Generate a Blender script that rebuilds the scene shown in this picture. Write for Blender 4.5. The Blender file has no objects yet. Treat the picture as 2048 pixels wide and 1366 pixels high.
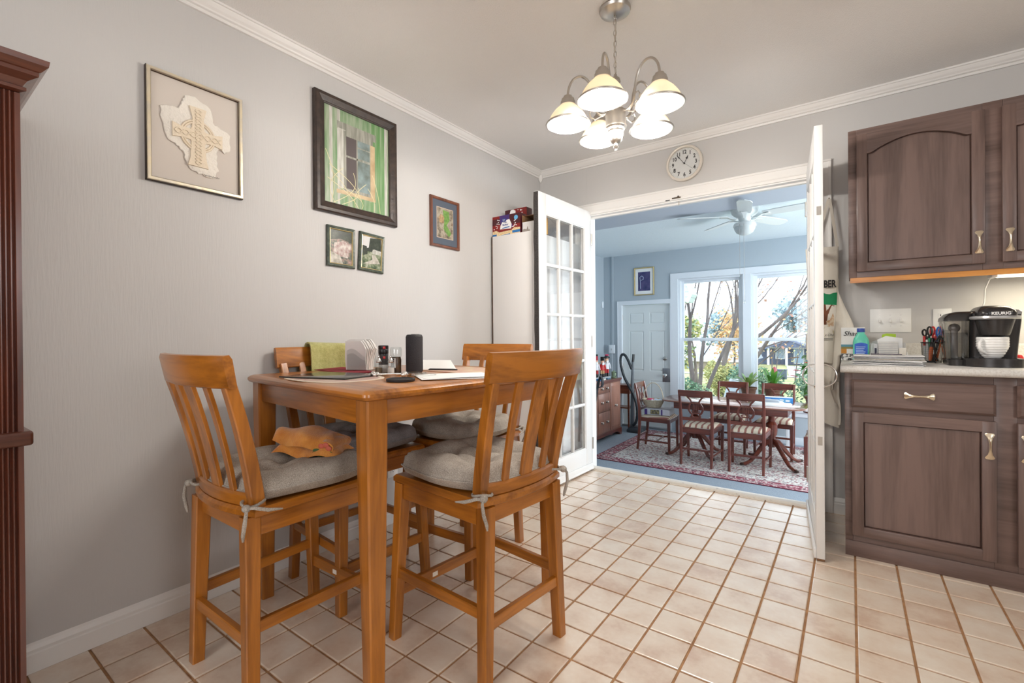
import bpy, bmesh, math, random
from mathutils import Vector, Matrix
random.seed(11)
PI = math.pi
scene = bpy.context.scene
COL = scene.collection

# ------------------------------------------------------------------ camera
FPX, YAW, PITCH, ROLL, EYE = 931.95, 0.6289, -0.0031, -0.008, 1.065
def camera():
    cy, sy = math.cos(YAW), math.sin(YAW); cp, sp = math.cos(PITCH), math.sin(PITCH); cr, sr = math.cos(ROLL), math.sin(ROLL)
    r = Vector((cy, sy, 0)); f = Vector((-sy, cy, 0)); u = Vector((0, 0, 1))
    f2 = f*cp + u*sp; u2 = -f*sp + u*cp
    r3 = r*cr + u2*sr; u3 = -r*sr + u2*cr
    cd = bpy.data.cameras.new('camera'); co = bpy.data.objects.new('camera', cd); COL.objects.link(co)
    m = Matrix((( r3.x, u3.x, -f2.x, 0), (r3.y, u3.y, -f2.y, 0), (r3.z, u3.z, -f2.z, EYE), (0, 0, 0, 1)))
    co.matrix_world = m
    cd.sensor_width = 36; cd.sensor_fit = 'HORIZONTAL'; cd.lens = FPX*36/2048
    cd.shift_y = -9.59/2048; cd.clip_start = 0.02; cd.clip_end = 400
    scene.camera = co
camera()

# ------------------------------------------------------------------ world, lights, exposure
def lin(v):
    v /= 255.0
    return v/12.92 if v <= .04045 else ((v+.055)/1.055)**2.4
def C(r, g, b): return (lin(r), lin(g), lin(b), 1)
def world():
    w = bpy.data.worlds.new('overcast_sky'); scene.world = w; w.use_nodes = True
    nt = w.node_tree; bg = nt.nodes['Background']
    tc = nt.nodes.new('ShaderNodeTexCoord'); nz = nt.nodes.new('ShaderNodeTexNoise'); nz.inputs['Scale'].default_value = 2.2
    nz.inputs['Detail'].default_value = 5
    rp = nt.nodes.new('ShaderNodeValToRGB'); rp.color_ramp.elements[0].color = (.80, .90, 1.0, 1); rp.color_ramp.elements[1].color = (.92, .96, 1.0, 1)
    rp.color_ramp.elements[0].position = .3; rp.color_ramp.elements[1].position = .62
    nt.links.new(tc.outputs['Generated'], nz.inputs['Vector']); nt.links.new(nz.outputs['Fac'], rp.inputs['Fac'])
    nt.links.new(rp.outputs['Color'], bg.inputs['Color']); bg.inputs['Strength'].default_value = 3.2
world()
def area(name, loc, target, sx, sy, power, color):
    l = bpy.data.lights.new(name, 'AREA'); l.shape = 'RECTANGLE'; l.size = sx; l.size_y = sy; l.energy = power; l.color = color
    o = bpy.data.objects.new(name, l); COL.objects.link(o); o.location = loc
    o.rotation_euler = (Vector(target)-Vector(loc)).to_track_quat('-Z', 'Y').to_euler()
    return o
# fill lights added out of view to brighten the kitchen and the sun room
area('fill_kitchen_rear', (-.55, -2.33, 1.45), (-.55, 1, 1.3), 1.7, 1.2, 40, (.97, .98, 1.0))
area('fill_kitchen_side', (2.63, .1, 1.5), (0, .4, 1.2), 1.5, 1.1, 34, (.97, .985, 1.0))
area('fill_sunroom_side', (2.25, 5.5, 1.05), (-2, 5.6, .6), 2.9, 1.5, 195, (.90, .96, 1.0))
vs = scene.view_settings
vs.view_transform = 'Standard'; vs.look = 'None'; vs.gamma = 1.0; vs.exposure = 0.0
try: vs.use_curve_mapping = False
except Exception: pass
scene.cycles.use_denoising = True
scene.cycles.max_bounces = 10; scene.cycles.diffuse_bounces = 5; scene.cycles.glossy_bounces = 4
scene.cycles.transparent_max_bounces = 16; scene.cycles.sample_clamp_indirect = 6.0
scene.cycles.caustics_reflective = False; scene.cycles.caustics_refractive = False

# ------------------------------------------------------------------ materials
def mat(name, col, rough=.5, metal=0.0, noise=None, bump=None, emis=None, coat=0.0, trans=0.0, alpha=1.0, spec=.5, sheen=0, coords='Object', mscale=(1, 1, 1)):
    m = bpy.data.materials.new(name); m.use_nodes = True; nt = m.node_tree; b = nt.nodes['Principled BSDF']
    b.inputs['Base Color'].default_value = col; b.inputs['Roughness'].default_value = rough; b.inputs['Metallic'].default_value = metal
    b.inputs['Coat Weight'].default_value = coat; b.inputs['Coat Roughness'].default_value = .12
    b.inputs['Transmission Weight'].default_value = trans; b.inputs['Alpha'].default_value = alpha
    b.inputs['Specular IOR Level'].default_value = spec; b.inputs['Sheen Weight'].default_value = sheen
    if emis: b.inputs['Emission Color'].default_value = emis[0]; b.inputs['Emission Strength'].default_value = emis[1]
    if noise or bump:
        tc = nt.nodes.new('ShaderNodeTexCoord'); mp = nt.nodes.new('ShaderNodeMapping'); mp.inputs['Scale'].default_value = mscale
        nt.links.new(tc.outputs[coords], mp.inputs['Vector'])
    if noise:   # (scale, second colour, low, high)
        n = nt.nodes.new('ShaderNodeTexNoise'); n.inputs['Scale'].default_value = noise[0]; n.inputs['Detail'].default_value = 6
        r = nt.nodes.new('ShaderNodeValToRGB'); r.color_ramp.elements[0].color = col; r.color_ramp.elements[1].color = noise[1]
        r.color_ramp.elements[0].position = noise[2] if len(noise) > 2 else .35; r.color_ramp.elements[1].position = noise[3] if len(noise) > 3 else .65
        nt.links.new(mp.outputs[0], n.inputs['Vector']); nt.links.new(n.outputs['Fac'], r.inputs['Fac']); nt.links.new(r.outputs[0], b.inputs['Base Color'])
    if bump:    # (scale, strength)
        n = nt.nodes.new('ShaderNodeTexNoise'); n.inputs['Scale'].default_value = bump[0]; n.inputs['Detail'].default_value = 3
        bp = nt.nodes.new('ShaderNodeBump'); bp.inputs['Strength'].default_value = bump[1]; bp.inputs['Distance'].default_value = .004
        nt.links.new(mp.outputs[0], n.inputs['Vector']); nt.links.new(n.outputs['Fac'], bp.inputs['Height']); nt.links.new(bp.outputs[0], b.inputs['Normal'])
    return m
def wood(name, c1, c2, axis='z', scale=9.0, rough=.35, coat=.25, stretch=.09, bump=.0, contrast=(.3, .7)):
    m = bpy.data.materials.new(name); m.use_nodes = True; nt = m.node_tree; b = nt.nodes['Principled BSDF']; L = nt.links.new
    tc = nt.nodes.new('ShaderNodeTexCoord'); mp = nt.nodes.new('ShaderNodeMapping')
    s = [scale]*3; s['xyz'.index(axis)] = scale*stretch; mp.inputs['Scale'].default_value = s
    n = nt.nodes.new('ShaderNodeTexNoise'); n.inputs['Scale'].default_value = 2.2; n.inputs['Detail'].default_value = 7; n.inputs['Distortion'].default_value = .9
    n2 = nt.nodes.new('ShaderNodeTexNoise'); n2.inputs['Scale'].default_value = 14; n2.inputs['Detail'].default_value = 3
    mx = nt.nodes.new('ShaderNodeMath'); mx.operation = 'MULTIPLY_ADD'; mx.inputs[1].default_value = .35
    r = nt.nodes.new('ShaderNodeValToRGB'); r.color_ramp.elements[0].color = c1; r.color_ramp.elements[1].color = c2
    r.color_ramp.elements[0].position = contrast[0]+.12; r.color_ramp.elements[1].position = contrast[1]+.12
    L(tc.outputs['Object'], mp.inputs['Vector']); L(mp.outputs[0], n.inputs['Vector']); L(mp.outputs[0], n2.inputs['Vector'])
    L(n2.outputs['Fac'], mx.inputs[0]); L(n.outputs['Fac'], mx.inputs[2]); L(mx.outputs[0], r.inputs['Fac']); L(r.outputs[0], b.inputs['Base Color'])
    b.inputs['Roughness'].default_value = rough; b.inputs['Coat Weight'].default_value = coat; b.inputs['Coat Roughness'].default_value = .18
    if bump:
        bp = nt.nodes.new('ShaderNodeBump'); bp.inputs['Strength'].default_value = bump; bp.inputs['Distance'].default_value = .002
        L(mx.outputs[0], bp.inputs['Height']); L(bp.outputs[0], b.inputs['Normal'])
    return m
def glassmat(name, tint=(1, 1, 1, 1), refl=.10, rough=.0):
    m = bpy.data.materials.new(name); m.use_nodes = True; nt = m.node_tree; L = nt.links.new
    nt.nodes.remove(nt.nodes['Principled BSDF']); out = nt.nodes['Material Output']
    t = nt.nodes.new('ShaderNodeBsdfTransparent'); t.inputs['Color'].default_value = tint
    g = nt.nodes.new('ShaderNodeBsdfGlossy'); g.inputs['Roughness'].default_value = rough
    f = nt.nodes.new('ShaderNodeFresnel'); ge = nt.nodes.new('ShaderNodeNewGeometry'); io = nt.nodes.new('ShaderNodeMath'); io.operation = 'MULTIPLY_ADD'; io.inputs[1].default_value = 1/1.5-1.5; io.inputs[2].default_value = 1.5
    L(ge.outputs['Backfacing'], io.inputs[0]); L(io.outputs[0], f.inputs['IOR'])     # the same reflection from either side of a thin sheet
    ad = nt.nodes.new('ShaderNodeMath'); ad.operation = 'MULTIPLY_ADD'; ad.inputs[1].default_value = .8; ad.inputs[2].default_value = refl; ad.use_clamp = True
    x = nt.nodes.new('ShaderNodeMixShader'); L(f.outputs[0], ad.inputs[0]); L(ad.outputs[0], x.inputs[0]); L(t.outputs[0], x.inputs[1]); L(g.outputs[0], x.inputs[2]); L(x.outputs[0], out.inputs['Surface'])
    return m
def stripemat(name, c1, c2, axis, freq, duty=.5, rough=.8, c3=None, bump=0):
    """two colours in straight stripes across one object axis (printed or woven cloth, paper)"""
    m = bpy.data.materials.new(name); m.use_nodes = True; nt = m.node_tree; b = nt.nodes['Principled BSDF']; L = nt.links.new
    tc = nt.nodes.new('ShaderNodeTexCoord'); sp = nt.nodes.new('ShaderNodeSeparateXYZ'); L(tc.outputs['Object'], sp.inputs[0])
    mu = nt.nodes.new('ShaderNodeMath'); mu.operation = 'MULTIPLY'; mu.inputs[1].default_value = freq; L(sp.outputs['XYZ'.index(axis)], mu.inputs[0])
    fr = nt.nodes.new('ShaderNodeMath'); fr.operation = 'FRACT'; L(mu.outputs[0], fr.inputs[0])
    gt = nt.nodes.new('ShaderNodeMath'); gt.operation = 'GREATER_THAN'; gt.inputs[1].default_value = duty; L(fr.outputs[0], gt.inputs[0])
    mx = nt.nodes.new('ShaderNodeMix'); mx.data_type = 'RGBA'; mx.inputs[6].default_value = c1; mx.inputs[7].default_value = c2
    L(gt.outputs[0], mx.inputs[0]); L(mx.outputs[2], b.inputs['Base Color']); b.inputs['Roughness'].default_value = rough
    return m
def weave(name, c1, c2, freq=260, rough=.9, bump=.5):
    """plain woven cloth: crossed thread waves"""
    m = bpy.data.materials.new(name); m.use_nodes = True; nt = m.node_tree; b = nt.nodes['Principled BSDF']; L = nt.links.new
    tc = nt.nodes.new('ShaderNodeTexCoord')
    mp = nt.nodes.new('ShaderNodeMapping'); mp.inputs['Scale'].default_value = (freq, freq, freq); L(tc.outputs['Object'], mp.inputs[0])
    n1 = nt.nodes.new('ShaderNodeTexNoise'); n1.inputs['Scale'].default_value = 1.0; n1.inputs['Detail'].default_value = 2; L(mp.outputs[0], n1.inputs[0])
    n2 = nt.nodes.new('ShaderNodeTexNoise'); n2.inputs['Scale'].default_value = 22; n2.inputs['Detail'].default_value = 4; L(tc.outputs['Object'], n2.inputs[0])
    ad = nt.nodes.new('ShaderNodeMath'); ad.operation = 'MULTIPLY_ADD'; ad.inputs[1].default_value = .35; L(n2.outputs[0], ad.inputs[0]); L(n1.outputs[0], ad.inputs[2])
    r = nt.nodes.new('ShaderNodeValToRGB'); r.color_ramp.elements[0].color = c1; r.color_ramp.elements[1].color = c2; r.color_ramp.elements[0].position = .5; r.color_ramp.elements[1].position = .85
    L(ad.outputs[0], r.inputs[0]); L(r.outputs[0], b.inputs['Base Color']); b.inputs['Roughness'].default_value = rough; b.inputs['Specular IOR Level'].default_value = .2
    bp = nt.nodes.new('ShaderNodeBump'); bp.inputs['Strength'].default_value = bump; bp.inputs['Distance'].default_value = .002; L(n1.outputs[0], bp.inputs['Height']); L(bp.outputs[0], b.inputs['Normal'])
    return m

# ------------------------------------------------------------------ mesh helpers
class MB:
    def __init__(s): s.bm = bmesh.new(); s.nb = 0
    def _tag(s, faces, m):
        for f in faces: f.material_index = m
    def box(s, x0, x1, y0, y1, z0, z1, b=0.0, m=0, seg=2, X=None):
        r = bmesh.ops.create_cube(s.bm, size=1.0); vs = r['verts']
        e = .00009*(s.nb % 6); s.nb += 1     # no two boxes of one mesh share a face plane
        x0, x1, y0, y1, z0, z1 = x0+e, x1-e, y0+e, y1-e, z0+e, z1-e
        for v in vs: v.co = Vector((x0+(v.co.x+.5)*(x1-x0), y0+(v.co.y+.5)*(y1-y0), z0+(v.co.z+.5)*(z1-z0)))
        fs = set(f for v in vs for f in v.link_faces); s._tag(fs, m)
        if b > 0:
            es = list(set(e for v in vs for e in v.link_edges))
            r = bmesh.ops.bevel(s.bm, geom=es, offset=b, segments=seg, profile=.5, affect='EDGES', clamp_overlap=True)
            s._tag(r['faces'], m); vs = list(set([v for f in r['faces'] for v in f.verts] + [v for v in vs if v.is_valid]))
        if X is not None:
            allv = set()
            stack = [v for v in vs if v.is_valid][:1]
            while stack:
                v = stack.pop()
                if v in allv: continue
                allv.add(v); stack += [e.other_vert(v) for e in v.link_edges]
            for v in allv: v.co = X @ v.co
        return s
    def loft(s, rings, m=0, cap=True, closed=True):
        """rings: lists of points with the same count"""
        vr = [[s.bm.verts.new(Vector(p)) for p in r] for r in rings]; n = len(vr[0])
        for a, b in zip(vr, vr[1:]):
            for i in range(n if closed else n-1):
                j = (i+1) % n
                try: s.bm.faces.new((a[i], a[j], b[j], b[i])).material_index = m
                except ValueError: pass
        if cap and closed and n > 2:
            for r, rev in ((vr[0], True), (vr[-1], False)):
                try: s.bm.faces.new(list(reversed(r)) if rev else r).material_index = m
                except ValueError: pass
        return s
    def tube(s, pts, r, n=8, m=0, cap=True, loop=False):
        P = [Vector(p) for p in pts]; k = len(P); R = r if isinstance(r, (list, tuple)) else [r]*k
        up = None; rings = []
        for i in range(k):
            if loop: t = (P[(i+1) % k]-P[i-1])
            else: t = P[min(i+1, k-1)]-P[max(i-1, 0)]
            t = t.normalized() if t.length > 1e-9 else Vector((0, 0, 1))
            if up is None: up = t.orthogonal().normalized()
            up = up - t*up.dot(t)
            up = up.normalized() if up.length > 1e-6 else t.orthogonal().normalized()
            w = t.cross(up)
            rings.append([P[i]+(up*math.cos(2*PI*j/n)+w*math.sin(2*PI*j/n))*R[i] for j in range(n)])
        if loop: rings.append(rings[0])
        s.loft(rings, m, cap and not loop)
        return s
    def cyl(s, p0, p1, r0, r1=None, n=14, m=0): return s.tube([p0, p1], [r0, r0 if r1 is None else r1], n, m)
    def bar(s, p0, p1, w0, d0, w1=None, d1=None, side=(1, 0, 0), m=0, c=.12):
        """rectangular bar with slightly eased corners; w along `side`, d across"""
        p0 = Vector(p0); p1 = Vector(p1); t = (p1-p0).normalized(); sd = Vector(side); sd = (sd-t*sd.dot(t)).normalized(); o = t.cross(sd)
        w1 = w0 if w1 is None else w1; d1 = d0 if d1 is None else d1
        def ring(p, w, d):
            e = min(w, d)*c; q = []
            for (a, b) in ((w/2, d/2-e), (w/2-e, d/2), (-w/2+e, d/2), (-w/2, d/2-e), (-w/2, -d/2+e), (-w/2+e, -d/2), (w/2-e, -d/2), (w/2, -d/2+e)):
                q.append(p+sd*a+o*b)
            return q
        return s.loft([ring(p0, w0, d0), ring(p1, w1, d1)], m)
    def strip(s, pts, w, d, side=(0, 0, 1), m=0, c=.12):
        """rectangular section swept along a path: w along `side`, d across"""
        P = [Vector(p) for p in pts]; k = len(P); sd0 = Vector(side); rings = []
        W = w if isinstance(w, (list, tuple)) else [w]*k; D = d if isinstance(d, (list, tuple)) else [d]*k
        for i in range(k):
            t = (P[min(i+1, k-1)]-P[max(i-1, 0)]).normalized(); sd = (sd0-t*sd0.dot(t)).normalized(); o = t.cross(sd); ww, dd = W[i], D[i]; e = min(ww, dd)*c
            rings.append([P[i]+sd*a+o*b for (a, b) in ((ww/2, dd/2-e), (ww/2-e, dd/2), (-ww/2+e, dd/2), (-ww/2, dd/2-e), (-ww/2, -dd/2+e), (-ww/2+e, -dd/2), (ww/2-e, -dd/2), (ww/2, -dd/2+e))])
        return s.loft(rings, m)
    def lathe(s, prof, n=24, c=(0, 0, 0), m=0, cap=True, sx=1, sy=1, ribs=0, ribamp=0):
        rings = []
        for (r, z) in prof:
            ring = []
            for i in range(n):
                a = 2*PI*i/n; rr = r*(1+ribamp*math.cos(ribs*a)) if ribs else r
                ring.append((c[0]+rr*math.cos(a)*sx, c[1]+rr*math.sin(a)*sy, c[2]+z))
            rings.append(ring)
        return s.loft(rings, m, cap)
    def prism(s, poly, a, b, axis='z', m=0):
        """polygon in the plane across `axis`, extruded from a to b. poly coords are the two other axes in xyz order"""
        def P(p, h): return {'z': (p[0], p[1], h), 'y': (p[0], h, p[1]), 'x': (h, p[0], p[1])}[axis]
        return s.loft([[P(p, a) for p in poly], [P(p, b) for p in poly]], m)
    def surf(s, fn, nu, nv, m=0, thick=None):
        """grid fn(u,v)->point, u,v in 0..1; thick: second sheet offset vector function or None"""
        g = [[s.bm.verts.new(Vector(fn(i/nu, j/nv))) for j in range(nv+1)] for i in range(nu+1)]
        for i in range(nu):
            for j in range(nv): s.bm.faces.new((g[i][j], g[i+1][j], g[i+1][j+1], g[i][j+1])).material_index = m
        if thick:
            h = [[s.bm.verts.new(Vector(thick(i/nu, j/nv))) for j in range(nv+1)] for i in range(nu+1)]
            for i in range(nu):
                for j in range(nv): s.bm.faces.new((h[i][j+1], h[i+1][j+1], h[i+1][j], h[i][j])).material_index = m
            bd = [(i, 0) for i in range(nu)]+[(nu, j) for j in range(nv)]+[(i, nv) for i in range(nu, 0, -1)]+[(0, j) for j in range(nv, 0, -1)]
            for k in range(len(bd)):
                (a, b), (c, d) = bd[k], bd[(k+1) % len(bd)]
                s.bm.faces.new((g[a][b], h[a][b], h[c][d], g[c][d])).material_index = m
        return s
    def ball(s, c, r, sx=1, sy=1, sz=1, n=12, m=0):
        k = max(5, n//2); prof = [(max(1e-4, math.sin(PI*i/k))*r, -math.cos(PI*i/k)*r*sz) for i in range(k+1)]
        return s.lathe(prof, n, c, m, True, sx, sy)
    def poly(s, pts, m=0):
        s.bm.faces.new([s.bm.verts.new(Vector(p)) for p in pts]).material_index = m; return s
    def xf(s, M):
        for v in s.bm.verts: v.co = M @ v.co
        return s
    def mesh(s, name, mats, smooth=True, angle=38):
        bmesh.ops.recalc_face_normals(s.bm, faces=s.bm.faces[:])
        me = bpy.data.meshes.new(name); s.bm.to_mesh(me); s.bm.free()
        for m in (mats if isinstance(mats, (list, tuple)) else [mats]): me.materials.append(m)
        if smooth:
            for p in me.polygons: p.use_smooth = True
            me.set_sharp_from_angle(angle=math.radians(angle))
        return me
    def obj(s, name, mats, parent=None, loc=None, rot=None, smooth=True, angle=38):
        return link(name, s.mesh(name, mats, smooth, angle), parent, loc, rot)
def link(name, me, parent=None, loc=None, rot=None):
    o = bpy.data.objects.new(name, me); COL.objects.link(o)
    if parent is not None: o.parent = parent
    if loc is not None: o.location = loc
    if rot is not None: o.rotation_euler = rot
    return o
def tag(o, label=None, cat=None, group=None, kind=None):
    if label: o['label'] = label
    if cat: o['category'] = cat
    if group: o['group'] = group
    if kind: o['kind'] = kind
    return o
def thing(name, label, cat, loc=(0, 0, 0), rz=0.0, group=None, kind=None):
    o = bpy.data.objects.new(name, None); COL.objects.link(o); o.empty_display_size = .05
    o.location = loc; o.rotation_euler = (0, 0, rz)
    return tag(o, label, cat, group, kind)
def struct(name, mb, mats, label=None, cat=None, parent=None, smooth=True):
    o = mb.obj(name, mats, parent, smooth=smooth)
    if parent is None: tag(o, label, cat, None, 'structure')
    return o
def copy_tree(o, parent=None):
    c = o.copy(); COL.objects.link(c); c.parent = parent
    for ch in list(o.children): copy_tree(ch, c)
    return c
def text(name, body, size, m, parent=None, loc=(0, 0, 0), rot=(0, 0, 0), extrude=.0004, align='CENTER', sx=1.0, shear=0, bold=0.0):
    cu = bpy.data.curves.new(name, 'FONT'); cu.body = body; cu.size = size; cu.extrude = extrude; cu.align_x = align; cu.align_y = 'CENTER'; cu.resolution_u = 3; cu.shear = shear; cu.offset = bold
    t = bpy.data.objects.new(name, cu); COL.objects.link(t)
    dg = bpy.context.evaluated_depsgraph_get(); me = bpy.data.meshes.new_from_object(t.evaluated_get(dg)); bpy.data.objects.remove(t)
    me.materials.clear(); me.materials.append(m)
    o = link(name, me, parent, loc, rot); o.scale = (sx, 1, 1)
    return o
def T(x=0, y=0, z=0): return Matrix.Translation((x, y, z))
def RX(a): return Matrix.Rotation(a, 4, 'X')
def RY(a): return Matrix.Rotation(a, 4, 'Y')
def RZ(a): return Matrix.Rotation(a, 4, 'Z')

# shared materials
M = {}
M['white'] = mat('white_trim_paint', C(232, 230, 227), .38, bump=(30, .05))
M['door_white'] = mat('white_door_paint', C(224, 223, 221), .32, bump=(24, .05))
M['wall'] = mat('grey_wall_paint', C(199, 197, 195), .62, bump=(60, .18), mscale=(1, 3.2, .25))
M['ceil'] = mat('stippled_ceiling_paint', C(236, 235, 233), .8, bump=(170, .55))
M['sunwall'] = mat('blue_grey_wall_paint', C(176, 187, 195), .6, bump=(40, .08))
M['sunceil'] = mat('sunroom_ceiling_paint', C(226, 236, 240), .75, bump=(55, .6))
M['suntrim'] = mat('sunroom_white_trim', C(226, 232, 238), .4)
M['chrome'] = mat('polished_metal', (.75, .74, .72, 1), .18, 1.0)
M['nickel'] = mat('brushed_nickel', (.52, .49, .45, 1), .32, 1.0, bump=(80, .05))
M['brass'] = mat('pale_brass', (.80, .70, .54, 1), .24, 1.0, bump=(60, .1))
M['black'] = mat('black_plastic', C(26, 25, 26), .35)
M['blackmat'] = mat('black_rubber', C(38, 37, 39), .6, bump=(200, .2))
M['paper'] = mat('white_paper', C(238, 238, 236), .7)
M['pane'] = glassmat('door_glass', (.98, .985, .985, 1), .01)
M['clear'] = glassmat('clear_glass', (.93, .95, .95, 1), .05)
HW = dict(c1=C(120, 68, 17), c2=C(181, 112, 36))
for ax in 'xyz': M['honey_'+ax] = wood('honey_wood_grain_'+ax, HW['c1'], HW['c2'], ax, 8, .3, .35, .08)
for ax in 'xyz': M['mahog_'+ax] = wood('mahogany_grain_'+ax, C(70, 30, 22), C(118, 58, 42), ax, 10, .3, .4, .08)
for ax in 'xyz': M['cab_'+ax] = wood('dark_brown_cabinet_grain_'+ax, C(80, 62, 56), C(116, 94, 87), ax, 7, .42, .15, .07, .12, (.3, .7))
M['ink'] = mat('black_ink', C(30, 28, 28), .6)
# ================================================================== THE SETTING
XW, YB, ZC = -2.127, 3.346, 2.44          # left wall face, back wall face, ceiling
XR, YN = 2.7, -2.4                        # unseen right and rear walls
SF, SC, YF, SXL, SXR = -.47, 2.39, 7.45, -3.45, 2.35   # sun room floor, ceiling, far wall, sides

# --- tiled kitchen floor
def tile_material():
    m = bpy.data.materials.new('glazed_floor_tile'); m.use_nodes = True; nt = m.node_tree; b = nt.nodes['Principled BSDF']; L = nt.links.new
    geo = nt.nodes.new('ShaderNodeNewGeometry'); oi = nt.nodes.new('ShaderNodeObjectInfo')
    ad = nt.nodes.new('ShaderNodeMath'); ad.operation = 'ADD'; L(geo.outputs['Random Per Island'], ad.inputs[0]); L(oi.outputs['Random'], ad.inputs[1])
    fr = nt.nodes.new('ShaderNodeMath'); fr.operation = 'FRACT'; L(ad.outputs[0], fr.inputs[0])
    n = nt.nodes.new('ShaderNodeTexNoise'); n.inputs['Scale'].default_value = 8; n.inputs['Detail'].default_value = 6; L(geo.outputs['Position'], n.inputs['Vector'])
    n2 = nt.nodes.new('ShaderNodeTexNoise'); n2.inputs['Scale'].default_value = 60; n2.inputs['Detail'].default_value = 5; L(geo.outputs['Position'], n2.inputs['Vector'])
    s1 = nt.nodes.new('ShaderNodeMath'); s1.operation = 'MULTIPLY_ADD'; s1.inputs[1].default_value = .26; L(fr.outputs[0], s1.inputs[0]); L(n.outputs['Fac'], s1.inputs[2])
    s2 = nt.nodes.new('ShaderNodeMath'); s2.operation = 'MULTIPLY_ADD'; s2.inputs[1].default_value = .25; L(n2.outputs['Fac'], s2.inputs[0]); L(s1.outputs[0], s2.inputs[2])
    r = nt.nodes.new('ShaderNodeValToRGB'); e = r.color_ramp.elements
    e[0].position = .48; e[0].color = C(234, 222, 206); e[1].position = 1.08; e[1].color = C(206, 178, 155)
    k = e.new(.78); k.color = C(224, 205, 185)
    L(s2.outputs[0], r.inputs[0]); L(r.outputs[0], b.inputs['Base Color'])
    b.inputs['Roughness'].default_value = .30; b.inputs['Coat Weight'].default_value = 1.0; b.inputs['Coat Roughness'].default_value = .24; b.inputs['Specular IOR Level'].default_value = .8
    bp = nt.nodes.new('ShaderNodeBump'); bp.inputs['Strength'].default_value = .22; bp.inputs['Distance'].default_value = .003
    n3 = nt.nodes.new('ShaderNodeTexNoise'); n3.inputs['Scale'].default_value = 26; n3.inputs['Detail'].default_value = 4; L(geo.outputs['Position'], n3.inputs['Vector'])
    L(n3.outputs['Fac'], bp.inputs['Height']); L(bp.outputs[0], b.inputs['Normal'])
    return m
M['tile'] = tile_material()
M['grout'] = mat('brown_grout', C(176, 134, 94), .85, noise=(30, C(150, 110, 76)))
fl = struct('floor', MB().box(XW-.1, XR, YN, YB+.02, -.10, -.0045), M['grout'], 'cream ceramic tile floor with brown grout in the kitchen', 'floor')
P_T = .1521; GX, GY = -.2933, 3.1694; HT = P_T/2-.0042
def tile_bm(mb, cx, cy):
    z0, z1, e = -.006, 0.0, .0030
    q = lambda h, z: [(cx-h, cy-h, z), (cx+h, cy-h, z), (cx+h, cy+h, z), (cx-h, cy+h, z)]
    mb.loft([q(HT, z0), q(HT, z1-.0012), q(HT-e, z1)])
def project(x, y, z):
    d = Vector((x, y, z-EYE)); cy, sy = math.cos(YAW), math.sin(YAW)
    w = -sy*d.x+cy*d.y
    return (1024+FPX*(cy*d.x+sy*d.y)/w, 673-FPX*d.z/w, w) if w > .1 else (-9999, 0, -1)
tm = MB(); tile_bm(tm, 0, 0); tile_mesh = tm.mesh('tile', M['tile'], smooth=False)
cells = []
for i in range(-14, 22):
    for j in range(-3, 40):
        cx, cy = GX+(i+.5)*P_T, GY-(j+.5)*P_T
        x0, x1, y0, y1 = cx-P_T/2, cx+P_T/2, cy-P_T/2, cy+P_T/2
        if x1 < XW+.02 or x0 > XR or y0 > YB+.02 or y1 < YN: continue
        u, v, w = project(cx, cy, 0)
        seen = -60 < u < 2110 and v < 1420 and w > 0 and not (cx > -.02 and cy > 2.76)
        cells.append((0 if (seen and y1 < YB+.02 and x0 > XW-.11) else 1, w if w > 0 else 99, cx, cy, y1 > YB+.02))
cells.sort()
rest = MB()
for k, (a, w, cx, cy, cut) in enumerate(cells):
    if k < 300 and a == 0: link('tile', tile_mesh, fl, (cx, cy, 0))
    elif not cut: tile_bm(rest, cx, cy)
    else:
        z0 = cy-HT; rest.box(cx-HT, cx+HT, z0, YB+.018, -.006, 0)
o = rest.obj('tile_field', M['tile'], fl, smooth=False); o['kind'] = 'stuff'

# --- kitchen walls and ceiling
struct('wall_left', MB().box(XW-.12, XW, YN, YB, 0, ZC), M['wall'], 'light grey painted wall with hanging pictures', 'wall')
OX0, OX1, OZ = -1.690, -.190, 2.012       # doorway to the sun room
wb = MB().box(XW-.12, OX0, YB, YB+.10, -.47, ZC).box(OX1, XR, YB, YB+.10, -.47, ZC).box(OX0, OX1, YB, YB+.10, OZ, ZC).box(OX0, OX1, YB+.03, YB+.10, -.47, -.012)
struct('wall_back', wb, M['wall'], 'grey kitchen wall around the wide double doorway', 'wall')
struct('wall_right', MB().box(XR, XR+.1, YN, YB, 0, ZC), M['wall'], 'kitchen wall to the right, out of view', 'wall')
struct('wall_rear', MB().box(XW-.12, XR, YN-.1, YN, 0, ZC), M['wall'], 'kitchen wall behind the viewer', 'wall')
struct('ceiling', MB().box(XW-.12, XR+.1, YN-.1, YB+.10, ZC, ZC+.1), M['ceil'], 'white stippled kitchen ceiling', 'ceiling')
crown = [(0, 0), (.010, 0), (.013, .010), (.010, .013), (.019, .016), (.022, .022), (.030, .030), (.038, .042), (.040, .046), (.046, .047), (.046, .056), (0, .056)]
zb = ZC-.056
def crownmold(name, a, b, fn, label):
    rings = [[fn(p, a) for p in crown], [fn(p, b) for p in crown]]
    struct(name, MB().loft(rings), M['white'], label, 'moulding', smooth=False)
crownmold('trim_1', YN, YB, lambda p, t: (XW+p[0], t, zb+p[1]), 'white crown moulding along the picture wall')
crownmold('trim_2', XW, XR, lambda p, t: (t, YB-p[0], zb+p[1]), 'white crown moulding above the doorway wall')
struct('trim_3', MB().lathe([(.004, -.034), (.010, -.030), (.008, -.024), (.016, -.014), (.022, 0), (.024, .012), (.020, .05)], 12, (XW+.012, YB-.012, zb)), M['white'], 'small white turned corner drop under the crown moulding', 'moulding')
bb = [(0, 0), (.014, 0), (.014, .058), (.010, .062), (.011, .072), (.006, .084), (0, .092)]
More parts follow.
